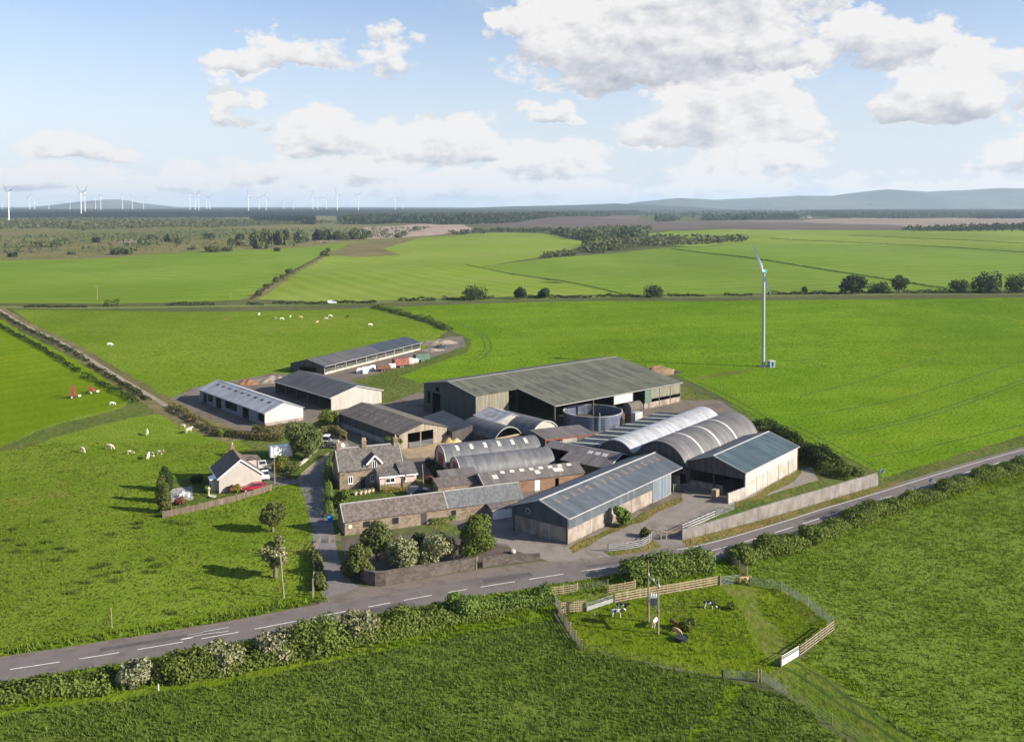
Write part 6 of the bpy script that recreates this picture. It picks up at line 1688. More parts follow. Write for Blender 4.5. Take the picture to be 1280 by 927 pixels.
# ---- wind farm on the left horizon: one turbine, copied
FARM = [(3, 252), (11.2, 240, 279), (37.6, 247), (43.7, 249), (61.5, 249), (88, 250), (101.5, 240, 272), (106.5, 241), (119.6, 250), (126.3, 246), (153.5, 246.5), (165.6, 247), (179.7, 250), (237.5, 244.5), (244, 244.5), (248.6, 244.5), (258.5, 247), (262.5, 246.6),
        (310.7, 244.6), (324, 248.6), (332.6, 244), (355, 248.6), (367, 251), (391, 245), (397, 248.6), (408, 247), (421.5, 243), (448, 244.6), (494, 245.5), (503.7, 250)]
HH = 125.0
src = thing('wind_turbine', 'x', 'wind turbine', (0, 0, 0), 0, 'wind farm on the left horizon')
m = MB(); m.lathe([(2.5, -1), (2.4, 10), (1.4, HH - 1.4), (1.2, HH - 1.4)], 12); m.build('tower', M['turbine_white'], src, 40)
m = MB(); m.hexa([(-6, -1.7, HH - 1.5), (3, -1.7, HH - 1.5), (3, 1.7, HH - 1.5), (-6, 1.7, HH - 1.5)], [(-5.6, -1.5, HH + 1.9), (3, -1.6, HH + 2.1), (3, 1.6, HH + 2.1), (-5.6, 1.5, HH + 1.9)]); m.build('nacelle', M['turbine_white'], src)
m = MB(); m.path([(0, 0, 0), (1.6, 0, 0), (3, 0, 0)], [1.7, 1.5, .3], 12); rh = m.build('rotor', M['turbine_white'], src, 40); rh.location = (3, 0, HH)
bm_ = blade_mesh(54.0, 4.2)
for k in range(3):
    o = link('blade', bm_, rh); o.location = (1.2, 0, 0); o.rotation_euler = (2 * math.pi * k / 3, 0, 0)
for k, f in enumerate(FARM):
    x, yh = f[0], f[1]
    if len(f) == 3:
        g = G(x, f[2])
    else:
        d = min(9000 - 150 * (k % 5), (HH + 6 * (k % 3) - HC) * F / (YH - yh))
        g = Vector(((x - CX) / F * d, d, 0)); g.z = 0
    o = src if k == 0 else copy_tree(src)
    o.location = (g.x, g.y, -.5)
    H_ = hz(yh, g)
    sc = H_ / HH
    o.scale = (sc, sc, sc)
    o.rotation_euler = (0, 0, R(-118 + (k * 37) % 30 - 15))
    for ch in o.children:
        if ch.name.startswith('rotor'): ch.rotation_euler = (R((k * 47) % 120), 0, 0)
    if k in (1, 6):
        o['label'] = 'nearest large white wind turbine cut close to the left edge' if k == 1 else 'second largest white wind turbine standing in front of the dark forest'
    else:
        o['label'] = 'white three bladed wind turbine, %s from the left along the horizon' % ORD[k]
# pylon like mast and distant houses
for k, (x, y, w, hh, lab, wm) in enumerate([(1106, 270.5, 13, 8, 'white farmhouse with reddish gable among the far right trees', 'white_clad'), (1118, 270.3, 9, 7, 'white house right of the far reddish farmhouse', 'white_clad'), (1098, 270.8, 10, 6, 'red brick barn left of the far white farmhouse', 'red_oxide'), (1009, 273.4, 14, 6, 'low brown farm shed at the edge of the dark ploughed field', 'old_boards'), (1092, 269.5, 16, 6, 'pale far shed among the right hand tree belt', 'pale_clad')]):
    g = G(x, y)
    b = Shed('distant_house', lab, 'house', (g.x, g.y), 15, w * 1.6, gable(w * 1.0, hh, hh * 1.7), group='houses on the far right plain'); b.roof(M['slate_brown'], .4, .5)
    for sd in ('s0', 's1', 'g0', 'g1'): b.wall(sd, M[wm], 'wall')
    b.posts('window', M['glass'], 's0', [w * .4, w * 1.1], hh * .3, hh * .7, 1.6, .01, .1)

# ------------------------------------------------------------------ fences, walls and gates
def flat(p): return Vector((p.x, p.y, hgt(p.x, p.y)))
def along(pts, step):
    """points every step metres along a broken line, corners kept"""
    out = []
    for a, b in zip(pts, pts[1:]):
        n = max(1, round((b - a).length / step))
        out += [a.lerp(b, k / n) for k in range(n)]
    return out + [pts[-1]]
def rail_fence(name, label, pxs, h=1.25, step=2.0, rails=4, rw=.11, mat='timber', post='timber', cat='fence', board=None, ph=None, pr=.09, group=None, rt=.04):
    P_ = along([flat(q) for q in px(pxs)], step)
    o = thing(name, label, cat, P_[0], 0, group)
    L0 = lambda v: v - P_[0]
    for q in P_:
        m = MB(); l = L0(q); t = (h if ph is None else ph)
        m.box(l.x - pr, l.x + pr, l.y - pr, l.y + pr, l.z - .2, l.z + t + .08); m.build('post', M[post], o)
    zs = [h * (k + .6) / rails for k in range(rails)]
    for z in zs:
        m = MB()
        for a, b in zip(P_, P_[1:]):
            la, lb = L0(a), L0(b); d = (lb - la).normalized(); n = Vector((d.y, -d.x, 0)) * (pr + .03)
            if n.y > 0: n = -n
            m.beam(la + n + Vector((0, 0, z)), lb + n + Vector((0, 0, z + random.uniform(-.02, .02))), rt, rw)
        m.build('rail', M[mat], o)
    return o
def mesh_fence(name, label, pxs, h=1.1, step=3.0, wires=6, r=.012, post='steel', pr=.05, sq=.5, cat='fence', wire='steel', group=None):
    P_ = along([flat(q) for q in px(pxs)], step)
    o = thing(name, label, cat, P_[0], 0, group)
    for q in P_:
        m = MB(); l = q - P_[0]; m.box(l.x - pr, l.x + pr, l.y - pr, l.y + pr, l.z - .2, l.z + h + .1); m.build('post', M[post], o)
    m = MB()
    for a, b in zip(P_, P_[1:]):
        la, lb = a - P_[0], b - P_[0]
        for k in range(wires):
            z = Vector((0, 0, .12 + (h - .15) * k / (wires - 1))); m.beam(la + z, lb + z, r, r)
        if sq:
            n = int((lb - la).length / sq)
            for k in range(1, n):
                c = la.lerp(lb, k / n); m.beam(c + Vector((0, 0, .1)), c + Vector((0, 0, h)), r, r)
    m.build('wire_mesh', M[wire], o)
    return o
def gate(name, label, a, b, h=1.15, bars=6, mat='steel', sheeted=False, cat='gate', brace=True, r=.035):
    A, B = flat(G(*a)), flat(G(*b)); o = thing(name, label, cat, A)
    l = B - A
    m = MB(); U = Vector((0, 0, 1))
    for t in (0, 1): m.beam(l * t + U * .12, l * t + U * h, r * 1.6, r * 1.6)
    for z in (.14, h): m.beam(U * z, l + U * z, r * 1.4, r * 1.4)
    m.build('frame', M[mat], o)
    m = MB()
    for k in range(1, bars - 1): z = .14 + (h - .14) * k / (bars - 1); m.beam(U * z, l + U * z, r, r)
    if brace: m.beam(U * .14, l * .5 + U * h, r, r); m.beam(l + U * .14, l * .5 + U * h, r, r)
    m.build('bars', M[mat], o)
    if sheeted:
        m = MB(); m.beam(U * (h * .35), l + U * (h * .35), .03, h * .5); m.build('sheet', M[mat], o)
    for t in (-.02, 1.02):
        m = MB(); c = l * t; m.box(c.x - .09, c.x + .09, c.y - .09, c.y + .09, -.2, h + .2); m.build('post', M['timber'], o)
    return o

rail_fence('board_fence', 'long warm timber board fence along the top of the paddock', [(768, 753), (800, 747), (850, 739), (900, 730)], 1.35, 2.3, 4, .2, 'timber_warm', 'timber')
rail_fence('board_fence', 'short high board fence at the left corner of the paddock pen', [(700, 766), (732.5, 763)], 1.5, 1.35, 5, .19, 'timber_warm', 'timber')
rail_fence('rail_fence', 'weathered grey rail fence at the top left of the small pen', [(687, 744), (722, 739)], 1.2, 2.6, 4, .15, 'timber', 'timber')
rail_fence('rail_fence', 'short rail fence in front of the dense paddock hedge', [(760, 741), (781, 737.5), (794, 735)], 1.2, 2.3, 4, .14, 'timber_warm', 'timber')
mesh_fence('wire_fence', 'wire netting across the top of the small pen', [(722, 739), (760, 733)], 1.0, 3.0, 5)
gate('pen_gate', 'grey metal gate on the left side of the small pen', (687, 745), (699, 763), 1.2, 6)
gate('pen_gate', 'sheeted grey hurdle closing the front of the small pen', (734, 764), (767, 753), 1.1, 5, 'steel', True)
rail_fence('rail_fence', 'dark rail and netting fence down the left side of the paddock', [(699, 767), (713, 790), (727, 812)], 1.25, 2.4, 6, .07, 'timber', 'timber')
mesh_fence('wire_fence', 'low wire netting fence along the bottom of the paddock', [(727, 812), (790, 826), (850, 839), (903, 848)], 1.0, 4.5, 4, .009, 'timber', .05, 0)
mesh_fence('wire_hurdle', 'galvanised mesh hurdle left of the two posts below the paddock', [(903, 848), (947, 852)], 1.1, 3.4, 9, .018, 'steel', .05, .28)
mesh_fence('wire_hurdle', 'galvanised mesh hurdle right of the two posts below the paddock', [(952, 850), (985, 871)], 1.1, 2.4, 9, .018, 'steel', .05, .28)
for x, lab in ((947.5, 'left of two stout pale gate posts below the paddock'), (951.5, 'right of two stout pale gate posts below the paddock')):
    g = flat(G(x, 852)); m = MB(); m.box(-.1, .1, -.1, .1, -.2, 1.45); o = m.build('gate_post', M['timber_pole'], None); o.location = g; tag(o, lab, 'post')
gate('field_gate', 'white metal gate at the lower right corner of the paddock', (977, 833), (998.5, 820), 1.25, 6, 'white_paint', True, brace=False)
rail_fence('rail_fence', 'brown post and rail fence right of the white field gate', [(999, 819.5), (1042, 787)], 1.35, 2.1, 4, .13, 'timber', 'timber')
mesh_fence('wire_fence', 'square mesh fence with steel posts down the right side of the paddock', [(938, 731), (977, 738), (1010, 758), (1042, 784)], 1.25, 3.2, 10, .017, 'steel', .05, .3)
gate('road_gate', 'galvanised field gate beside the road at the paddock entrance', (883, 708), (906, 697), 1.2, 6)
gate('paddock_gate', 'galvanised gate closing the top right corner of the paddock', (901, 731), (925, 728.5), 1.2, 6)
rail_fence('rail_fence', 'dark rail fence on the right of the paddock entrance', [(906, 698), (934, 719)], 1.3, 2.2, 4, .12, 'timber', 'timber')
mesh_fence('wire_fence', 'post and wire fence following the muddy track', [(985, 872), (1040, 905), (1100, 942), (1180, 1000)], 1.1, 4.2, 4, .014, 'timber', .05, 0)
g = flat(G(744, 774)); m = MB(); m.box(-.09, .09, -.09, .09, -.2, 1.1); o = m.build('fence_post', M['timber'], None); o.location = g; tag(o, 'single short wooden post in the paddock left of the twin poles', 'post')
# yard entrance
rail_fence('rail_fence', 'curved pale steel rail fence on the weedy island by the yard entrance', [(760, 689), (782, 687), (802, 683), (812, 677), (816, 671)], 1.25, 2.2, 4, .1, 'steel', 'timber')
gate('yard_gate', 'open yard gate left of the entrance', (810, 671), (826, 674), 1.3, 6, 'rust')
gate('yard_gate', 'yard gate beside the end of the concrete wall', (833, 674), (852, 668), 1.3, 6, 'rust')
rail_fence('rail_fence', 'pale three rail fence behind the concrete wall', [(852, 664), (873, 655), (894, 646)], 1.3, 3.0, 3, .13, 'trim', 'steel')
gate('yard_gate', 'light mesh gate behind the middle of the concrete wall', (895, 646), (918, 636.5), 1.2, 7)
gate('yard_gate', 'dark gate across the gap between the blue barn and the teal roofed shed', (842, 614), (868, 612), 1.3, 6, 'steel')
# concrete wall along the road
def wall_run(name, label, pxs, hs, thick, mat, panel=None, cat='wall', cope=None):
    P_ = [flat(q) for q in px(pxs)]
    o = thing(name, label, cat, P_[0])
    tot = 0; L_ = [0]
    for a, b in zip(P_, P_[1:]): L_.append(L_[-1] + (b - a).length)
    at = lambda s: next((P_[i].lerp(P_[i + 1], (s - L_[i]) / (L_[i + 1] - L_[i])), hs[i] + (hs[i + 1] - hs[i]) * (s - L_[i]) / (L_[i + 1] - L_[i])) for i in range(len(P_) - 1) if s <= L_[i + 1] + 1e-6)
    step = panel or 1.5
    n = max(1, int(L_[-1] / step))
    m = MB(); mc = MB()
    up = Vector((0, 0, 1)); prevq = None
    offs = []
    for k in range(n + 1):
        p, h = at(L_[-1] * k / n); p2, _ = at(min(L_[-1], L_[-1] * k / n + .1)); p1, _ = at(max(0, L_[-1] * k / n - .1))
        d = (p2 - p1).normalized(); offs.append((p - P_[0], Vector((-d.y, d.x, 0)), h + random.uniform(-.03, .03)))
    for (p, nn, h), (q, nq, h2) in zip(offs, offs[1:]):
        g = .012 if panel else 0
        d = (q - p).normalized()
        a, b = p + d * g, q - d * g
        m.hexa([a - up * .2, b - up * .2, b + nq * thick - up * .2, a + nn * thick - up * .2], [a + up * h, b + up * h2, b + nq * thick + up * h2, a + nn * thick + up * h])
        if cope:
            e = .05
            mc.hexa([a - nn * e + up * (h + .002), b - nq * e + up * (h2 + .002), b + nq * (thick + e) + up * (h2 + .002), a + nn * (thick + e) + up * (h + .002)], [a - nn * e + up * (h + .13), b - nq * e + up * (h2 + .13), b + nq * (thick + e) + up * (h2 + .13), a + nn * (thick + e) + up * (h + .13)])
    m.build('wall_face', M[mat], o)
    if cope: mc.build('coping', M[cope], o)
    return o
wall_run('concrete_wall', 'long stained concrete panel retaining wall beside the road', [(853, 675), (900, 663), (950, 650), (985, 640), (1025, 628), (1065, 616), (1098, 606.5)], [1.7, 1.9, 2.3, 2.4, 2.4, 2.45, 2.5], .3, 'conc_wall', 2.4)
wall_run('stone_wall', 'dark rubble stone wall curving along the road in front of the garden', [(446, 716), (450, 725), (458, 731), (475, 733), (520, 724.5), (560, 717), (595, 710.5)], [1.5, 1.8, 1.9, 1.9, 1.8, 1.65, 1.5], .45, 'stone_dark', None, 'wall', 'stone_dark')
wall_run('stone_wall', 'low right hand end of the stone wall beyond the small black gate', [(604.5, 709), (640, 704), (675.5, 700.5)], [1.35, 1.1, .95], .45, 'stone_dark', None, 'wall', 'stone_dark')
gate('wall_gate', 'small black iron gate in the stone wall', (596, 710.5), (603.5, 709.2), 1.2, 7, 'rubber', brace=False)
wall_run('kerb_wall', 'low pale stone edging along the bank above the drive', [(373, 584), (385, 575), (398, 562)], [.5, .6, .6], .4, 'conc_pale')
for k, (x, y) in enumerate([(641, 691), (671, 697), (600, 689), (655, 696)][:3]):
    g = flat(G(x, y)); m = MB(); bm = bmesh.new(); bmesh.ops.create_icosphere(bm, subdivisions=2, radius=.5)
    for v in bm.verts: v.co *= 1 + .3 * mnoise.noise(v.co * 1.7 + Vector((k * 5, 0, 0)))
    for v in bm.verts: v.co.z = max(-.1, v.co.z * .8 + .3)
    me = bpy.data.meshes.new('boulder'); bm.to_mesh(me); bm.free(); o = link('boulder', me, None, M['conc_pale']); o.location = g
    tag(o, ['pale boulder at the right tip of the garden soil', 'pale boulder at the low end of the stone wall', 'pale boulder beside the round crowned garden tree'][k], 'boulder', 'boulders edging the garden')
rail_fence('board_fence', 'brown close boarded fence along the cottage garden', [(204, 647), (250, 637), (295, 626), (339, 612.5)], 1.15, 2.0, 6, .19, 'brown_boards', 'timber')
rail_fence('rail_fence', 'thin post and rail fence between the field and the drive', [(392, 744), (393, 715), (391, 690), (400, 678)], 1.1, 3.0, 3, .07, 'timber', 'timber')
gate('drive_gate', 'open wooden gate lying across the drive', (412, 678), (424, 676), 1.1, 5, 'timber')
mesh_fence('wire_fence', 'wire fence around the upper cattle pasture', [(215, 500), (280, 484), (345, 476)], 1.1, 5, 3, .015, 'timber', .06, 0)

# ------------------------------------------------------------------ poles, signs
def pole(base, top, label, arms=(), r=.13, name='utility_pole', cat='pole', mat='timber_pole', group=None):
    p = flat(G(*base)); h = hz(top[1], p) - p.z
    o = thing(name, label, cat, p, 0, group)
    tx = (top[0] - base[0]) * p.y / F
    m = MB(); m.tube((0, 0, -.3), (tx, 0, h), r, r * .72, 10); m.build('shaft', M[mat], o, 40)
    for z, w, ang in arms:
        m = MB(); c = Vector((tx * (h - z) / h, 0, h - z)); d = Vector((math.cos(ang), math.sin(ang), 0)) * w / 2; m.beam(c - d, c + d, .1, .12); ca = m.build('crossarm', M['timber_pole'], o)
        m = MB()
        for t in (-.9, 0, .9): e = c + d * t; m.lathe([(.03, e.z + .06), (.06, e.z + .1), (.05, e.z + .28), (.01, e.z + .3)], 8, (e.x, e.y))
        m.build('insulator', M['white_paint'], ca)
    return o
PA = pole((811, 777), (809.5, 700), 'left taller pole of the twin poles in the paddock')
PB = pole((823, 792), (822.5, 721), 'right shorter pole of the twin poles in the paddock')
pa, pb = PA.location, PB.location
tr = thing('pole_transformer', 'grey pole mounted transformer slung between the twin poles', 'transformer', (pa + pb) / 2)
d = (pb - pa) / 2
m = MB(); m.beam(-d * 1.15 + Vector((0, -.18, 2.9)), d * 1.15 + Vector((0, -.18, 2.9)), .14, .18); m.beam(-d * 1.15 + Vector((0, .18, 2.9)), d * 1.15 + Vector((0, .18, 2.9)), .14, .18); m.build('platform', M['timber_pole'], tr)
m = MB(); m.box(-.5, .5, -.38, .38, 3.0, 4.1); m.build('tank', M['steel'], tr)
m = MB(); [m.box(x - .03, x + .03, -.5, -.385, 3.1, 4.0) for x in (-.35, -.12, .12, .35)]; m.build('cooling_fin', M['dark_steel'], tr)
m = MB()
for x in (-.3, 0, .3): m.lathe([(.06, 4.1), (.09, 4.2), (.05, 4.28), (.09, 4.36), (.04, 4.5), (.01, 4.52)], 8, (x, 0))
m.build('bushing', M['white_paint'], tr)
cr = thing('pole_crossarm', 'crossarm joining the twin paddock poles near their tops', 'crossarm', (pa + pb) / 2)
m = MB(); m.beam(-d * 1.2 + Vector((0, 0, 6.0)), d * 1.2 + Vector((0, 0, 6.0)), .12, .14); m.build('beam', M['timber_pole'], cr)
m = MB()
for t in (-1.05, 0, 1.05): e = d * t; m.lathe([(.03, 6.07), (.08, 6.12), (.06, 6.4), (.01, 6.42)], 8, (e.x, e.y))
m.build('insulator', M['white_paint'], cr)
pole((355, 747), (350.5, 691), 'leaning telephone pole in front of the tan tinged tree', ((.35, 1.2, .3),))
pole((343.5, 604), (342.5, 557), 'telephone pole beside the cottage drive', ((.3, 1.0, .4),), .11)
pole((529.5, 612), (528, 580), 'bare pole in the yard right of the pink extension', (), .12)
pole((140, 785), (139, 759), 'short pale post in the field edge beside the road', (), .07, mat='timber_warm')
pole((391, 747), (391, 723), 'thick stub pole at the mouth of the drive', (), .12)
pole((198, 862), (198, 855), 'stubby white marker post below the roadside hedge', (), .08, 'marker_post', 'post', 'white_paint')
pole((121.5, 374), (121.5, 357), 'far pole in the left meadow beyond the lane', ((.4, 2, .3),), .18)
pole((288, 374), (288, 366), 'small far pole in the left meadow near the hedge line', ((.4, 2, .3),), .16)
pole((656, 372), (656, 356), 'far pole behind the small pair of lane trees', ((.4, 2, .3),), .18)
pole((366, 540), (366, 533), 'thin pale post in the hedge beside the pale shed', (), .08)
for k, (bx, by, ty, lab) in enumerate([(1103, 607, 588.5, 'round black barred road sign at the end of the concrete wall'), (1163, 609, 600.5, 'round black barred road sign in front of the right hand hedge')]):
    g = flat(G(bx, by)); h = hz(ty, g) - g.z
    o = thing('road_sign', lab, 'road sign', g, R(-38), 'end of limit road signs')
    h = max(1.5, h)
    m = MB(); m.tube((0, .06, -.2), (0, .06, h + .3), .04, n=8); m.build('post', M['steel'], o)
    m = MB(); m.tube((0, -.012, h), (0, .012, h), .47, n=28); m.build('disc', M['white_paint'], o)
    m = MB(); dd = Vector((.28, 0, .34)); c = Vector((0, -.02, h)); m.beam(c - dd, c + dd, .014, .17); m.build('bar', M['sign_black'], o)
    m = MB(); m.tube((0, .0125, h), (0, .022, h), .46, n=28); m.build('backing', M['kiosk_blue'], o)

# ------------------------------------------------------------------ vehicles
def wheel(parent, x, y, r, w, rim='steel'):
    m = MB(); m.lathe([(r * .55, -w / 2), (r * .9, -w / 2), (r, -w * .3), (r, w * .3), (r * .9, w / 2), (r * .55, w / 2), (r * .55, -w / 2)], 18)
    t = m.build('wheel', M['rubber'], parent, 40); t.location = (x, y, r); t.rotation_euler = (R(90), 0, 0)
    m = MB(); m.lathe([(r * .56, -w * .4), (r * .3, -w * .3), (.01, -w * .3)], 14); m.lathe([(r * .56, w * .4), (r * .3, w * .3), (.01, w * .3)], 14); m.build('rim', M[rim], t)
    return t
def car(label, at, ang, paint, L_=4.2, name='parked_car', cat='car', van=False):
    g = flat(G(*at)); o = thing(name, label, cat, g, R(ang))
    k = L_ / 4.2; W = .86
    if van: prof = [(-2.1, .35), (-2.1, 1.2), (-2.0, 1.85), (-1.7, 1.95), (.75, 1.92), (1.35, 1.2), (2.0, 1.02), (2.1, .75), (2.1, .35)]
    else: prof = [(-2.05, .35), (-2.1, .8), (-1.98, 1.0), (-1.5, 1.42), (-1.1, 1.48), (.1, 1.46), (.95, 1.0), (1.85, .85), (2.1, .62), (2.1, .35)]
    belt = 1.0
    wid = lambda z: W if z < belt * .95 else W - .28 * (z - belt * .95) / .6
    m = MB(); n = len(prof)
    a = [(x * k, -wid(z), z) for x, z in prof]; b = [(x * k, wid(z), z) for x, z in prof]
    m.hexa(a, b)
    bd = m.build('body', M[paint], o)
    bv = bd.modifiers.new('soft_edges', 'BEVEL'); bv.width = .07; bv.segments = 2; bv.limit_method = 'ANGLE'; bv.angle_limit = R(25)
    # side glass, windscreen, rear glass just outside the body
    for s in (-1, 1):
        sg = [(-1.5, 1.08), (-1.3, 1.36), (.08, 1.38), (.68, 1.06)] if not van else [(.15, 1.2), (.15, 1.75), (.8, 1.75), (1.15, 1.22)]
        m = MB(); lo = [(x * k, s * (wid(z) + .004), z) for x, z in sg]; hi = [(x * k, s * (wid(z) + .016), z) for x, z in sg]; m.hexa(lo, hi); m.build('side_window', M['glass'], o)
    ws = ((.18, 1.42), (.88, 1.04)) if not van else ((.82, 1.86), (1.28, 1.3))
    def pane(name, p, q, y0, y1, off):
        m = MB(); dx, dz = q[0] * k - p[0] * k, q[1] - p[1]; nl = math.hypot(dx, dz); nx, nz = -dz / nl, dx / nl
        if off * nx < 0: nx, nz = -nx, -nz
        A_ = [(p[0] * k, -y0, p[1]), (p[0] * k, y0, p[1]), (q[0] * k, y1, q[1]), (q[0] * k, -y1, q[1])]
        m.hexa([(x + nx * .01, y, z + nz * .01) for x, y, z in A_], [(x + nx * .03, y, z + nz * .03) for x, y, z in A_]); m.build(name, M['glass'], o)
    pane('windscreen', ws[0], ws[1], .58, .72, 1)
    pane('rear_window', (-1.93, 1.06) if not van else (-2.05, 1.35), (-1.56, 1.37) if not van else (-2.0, 1.75), .66, .56, -1)
    for s in (-1, 1):
        m = MB(); m.box(2.02 * k, 2.13 * k, s * .6 - .16, s * .6 + .16, .62, .78); m.build('headlight', M['lamp_glass'], o)
        m = MB(); m.box(-2.14 * k, -2.04 * k, s * .68 - .1, s * .68 + .1, .75, .98); m.build('tail_light', M['red_machine'], o)
        for x in (-1.3, 1.32): wheel(o, x * k, s * .8, .32, .2)
    m = MB(); m.box(2.05 * k, 2.14 * k, -.7, .7, .38, .52); m.build('bumper', M['dark_steel'], o)
    return o
car('deep red hatchback parked below the cottage gable', (317, 612.5), 200, 'red_car', 4.6)
car('white car facing the camera beside the cottage', (331, 598), -75, 'white_car', 3.9)
car('small pale car behind the white car by the cottage', (328, 585), -75, 'tractor_grey', 3.6)
car('dark blue car behind the ridge of the stone range', (522, 617), 15, 'dark_car', 4.4)
car('white van driving along the far lane', (415, 379.5), 2, 'white_car', 5.0, 'moving_van', 'van', True)
# box trailer under the willow like tree
def trailer(label, at, ang, L_, W, h, mat, name='trailer', cat='trailer', z0=.7, closed=True, cap=None):
    g = flat(G(*at)); o = thing(name, label, cat, g, R(ang))
    m = MB()
    if closed: m.hexa([(-L_ / 2, -W / 2, z0), (L_ / 2, -W / 2, z0), (L_ / 2, W / 2, z0), (-L_ / 2, W / 2, z0)], [(-L_ / 2, -W / 2, z0 + h), (L_ / 2 - .2, -W / 2, z0 + h), (L_ / 2 - .2, W / 2, z0 + h), (-L_ / 2, W / 2, z0 + h)])
    else:
        m.box(-L_ / 2, L_ / 2, -W / 2, W / 2, z0, z0 + .1)
        for s in (-1, 1): m.hexa([(-L_ / 2, s * W / 2 - .05, z0 + .1), (L_ / 2, s * W / 2 - .05, z0 + .1), (L_ / 2, s * W / 2 + .05, z0 + .1), (-L_ / 2, s * W / 2 + .05, z0 + .1)], [(-L_ / 2, s * (W / 2 + .1) - .05, z0 + h), (L_ / 2, s * (W / 2 + .1) - .05, z0 + h), (L_ / 2, s * (W / 2 + .1) + .05, z0 + h), (-L_ / 2, s * (W / 2 + .1) + .05, z0 + h)])
        for x in (-L_ / 2, L_ / 2 - .08): m.box(x, x + .08, -W / 2 + .06, W / 2 - .06, z0 + .1, z0 + h)
    bd = m.build('body', M[mat], o)
    if closed: bv = bd.modifiers.new('soft_edges', 'BEVEL'); bv.width = .18 if cap is None else .06; bv.segments = 3
    m = MB(); m.beam((L_ / 2 - .3, 0, .5), (L_ / 2 + 1.2, 0, .45), .1, .1); m.box(-L_ / 2 + .1, L_ / 2 - .1, -W * .3, W * .3, .5, z0 - .003); m.build('chassis', M['dark_steel'], o)
    for s in (-1, 1):
        for x in (-.5, .3): wheel(o, x, s * (W / 2 - .1), .34, .22)
    m = MB()
    if closed: m.box(-L_ / 2 - .03, -L_ / 2 - .003, -W * .4, W * .4, z0 + .1, z0 + h * .9); m.build('door', M[mat], o)
    return o
trailer('white box trailer under the big willow like tree', (351, 573), 22, 4.7, 2.2, 2.3, 'white_car', z0=.6)
trailer('red livestock trailer in the junk line by the long open shed', (501, 458.5), 33, 5.6, 2.3, 2.2, 'red_oxide', z0=.7, cap=1)
trailer('dark green covered trailer right of the red livestock trailer', (527, 451.5), 33, 5.6, 2.2, 2.0, 'green_paint', z0=.6, cap=1)
trailer('rusty open tipping trailer left of the white water tank', (479, 463.5), 20, 4.6, 2.0, 1.1, 'rust', closed=False)
trailer('small pinkish box trailer at the end of the red one', (513, 456), 33, 2.0, 1.9, 1.9, 'pink', z0=.5, cap=1)
# water tanks and bulk bags
for k, (x, y, lab) in enumerate([(490, 461.5, 'white water tank in the junk line left of the red trailer'), (518.5, 455, 'white water tank right of the pinkish box trailer')]):
    o = thing('water_tank', lab, 'tank', flat(G(x, y)), .4, 'white water tanks in the junk line'); m = MB(); m.tube((-1.1, 0, 1.1), (1.1, 0, 1.1), .85, n=16); m.build('tank_body', M['white_bag'], o, 40); m = MB(); m.box(-1, 1, -.6, .6, 0, .25); m.build('cradle', M['rust'], o)
for k, (x, y) in enumerate([(449, 466), (453.5, 465), (458, 464), (462.5, 463), (466, 462), (456, 466.5)]):
    m = MB(); m.hexa([(-.6, -.6, 0), (.6, -.6, 0), (.6, .6, 0), (-.6, .6, 0)], [(-.68, -.65, .8), (.68, -.68, .75), (.65, .68, .85), (-.66, .64, .8)]); m.hexa([(-.68, -.65, .803), (.68, -.68, .753), (.65, .68, .853), (-.66, .64, .803)], [(-.3, -.3, 1.35), (.3, -.3, 1.3), (.3, .3, 1.4), (-.3, .3, 1.3)])
    o = m.build('bulk_bag', M['white_bag'], None); o.location = flat(G(x, y)); o.rotation_euler = (0, 0, k * .7); o.scale = (1.25, 1.25, 1.2)
    tag(o, '%s white bulk bag from the left in the bag heap by the open cattle shed' % ORD[k] if k < 5 else 'white bulk bag lying in front of the bag heap', 'bag', 'white bulk bags by the open shed')
def heap(label, at, r, h, mat, name, cat, seed, kind=None, sy=.7, ang=.5):
    bm = bmesh.new(); bmesh.ops.create_grid(bm, x_segments=18, y_segments=18, size=1)
    for v in bm.verts:
        q = math.hypot(v.co.x, v.co.y); f = max(0, 1 - q * q) ** .8
        v.co.z = h * f * (1 + .7 * mnoise.noise((v.co.x * 3, v.co.y * 3, seed))) - .1; v.co.x *= r; v.co.y *= r * sy
    me = bpy.data.meshes.new(name); bm.to_mesh(me); bm.free()
    o = link(name, me, None, M[mat]); o.location = flat(G(*at)); o.rotation_euler.z = ang
    return tag(o, label, cat, None, kind)
heap('brown earth heap behind the ridge of the mossy barn', (822, 466), 7, 2.2, 'soilheap', 'earth_heap', 'heap', 1)
heap('tan straw heap beside the weathered barn', (566, 551), 2.6, 1.7, 'straw', 'straw_heap', 'heap', 2)
heap('pale rubble heap at the far end of the dirt yard', (548, 429), 8, 1.3, 'rubble', 'rubble_heap', 'heap', 3)
heap('stony rubble heap left of the open fronted shed', (338, 476), 6, 1.2, 'rubble', 'rubble_heap', 'heap', 4)
heap('rusty brown scrap heap behind the pale shed', (308, 480), 4, 1.3, 'rust', 'scrap_heap', 'heap', 5)
heap('grey heap of old sheets at the end of the dirt yard', (541, 438), 5, .6, 'conc_panel', 'scrap_heap', 'heap', 6)
heap('dark tyre and scrap heap at the far corner of the dirt yard', (553, 434), 3.4, 1.1, 'dark_steel', 'scrap_heap', 'heap', 7)
heap('black sheeted heap beside the brown earth heap', (841, 466), 3.0, .8, 'rubber', 'sheeted_heap', 'heap', 8)
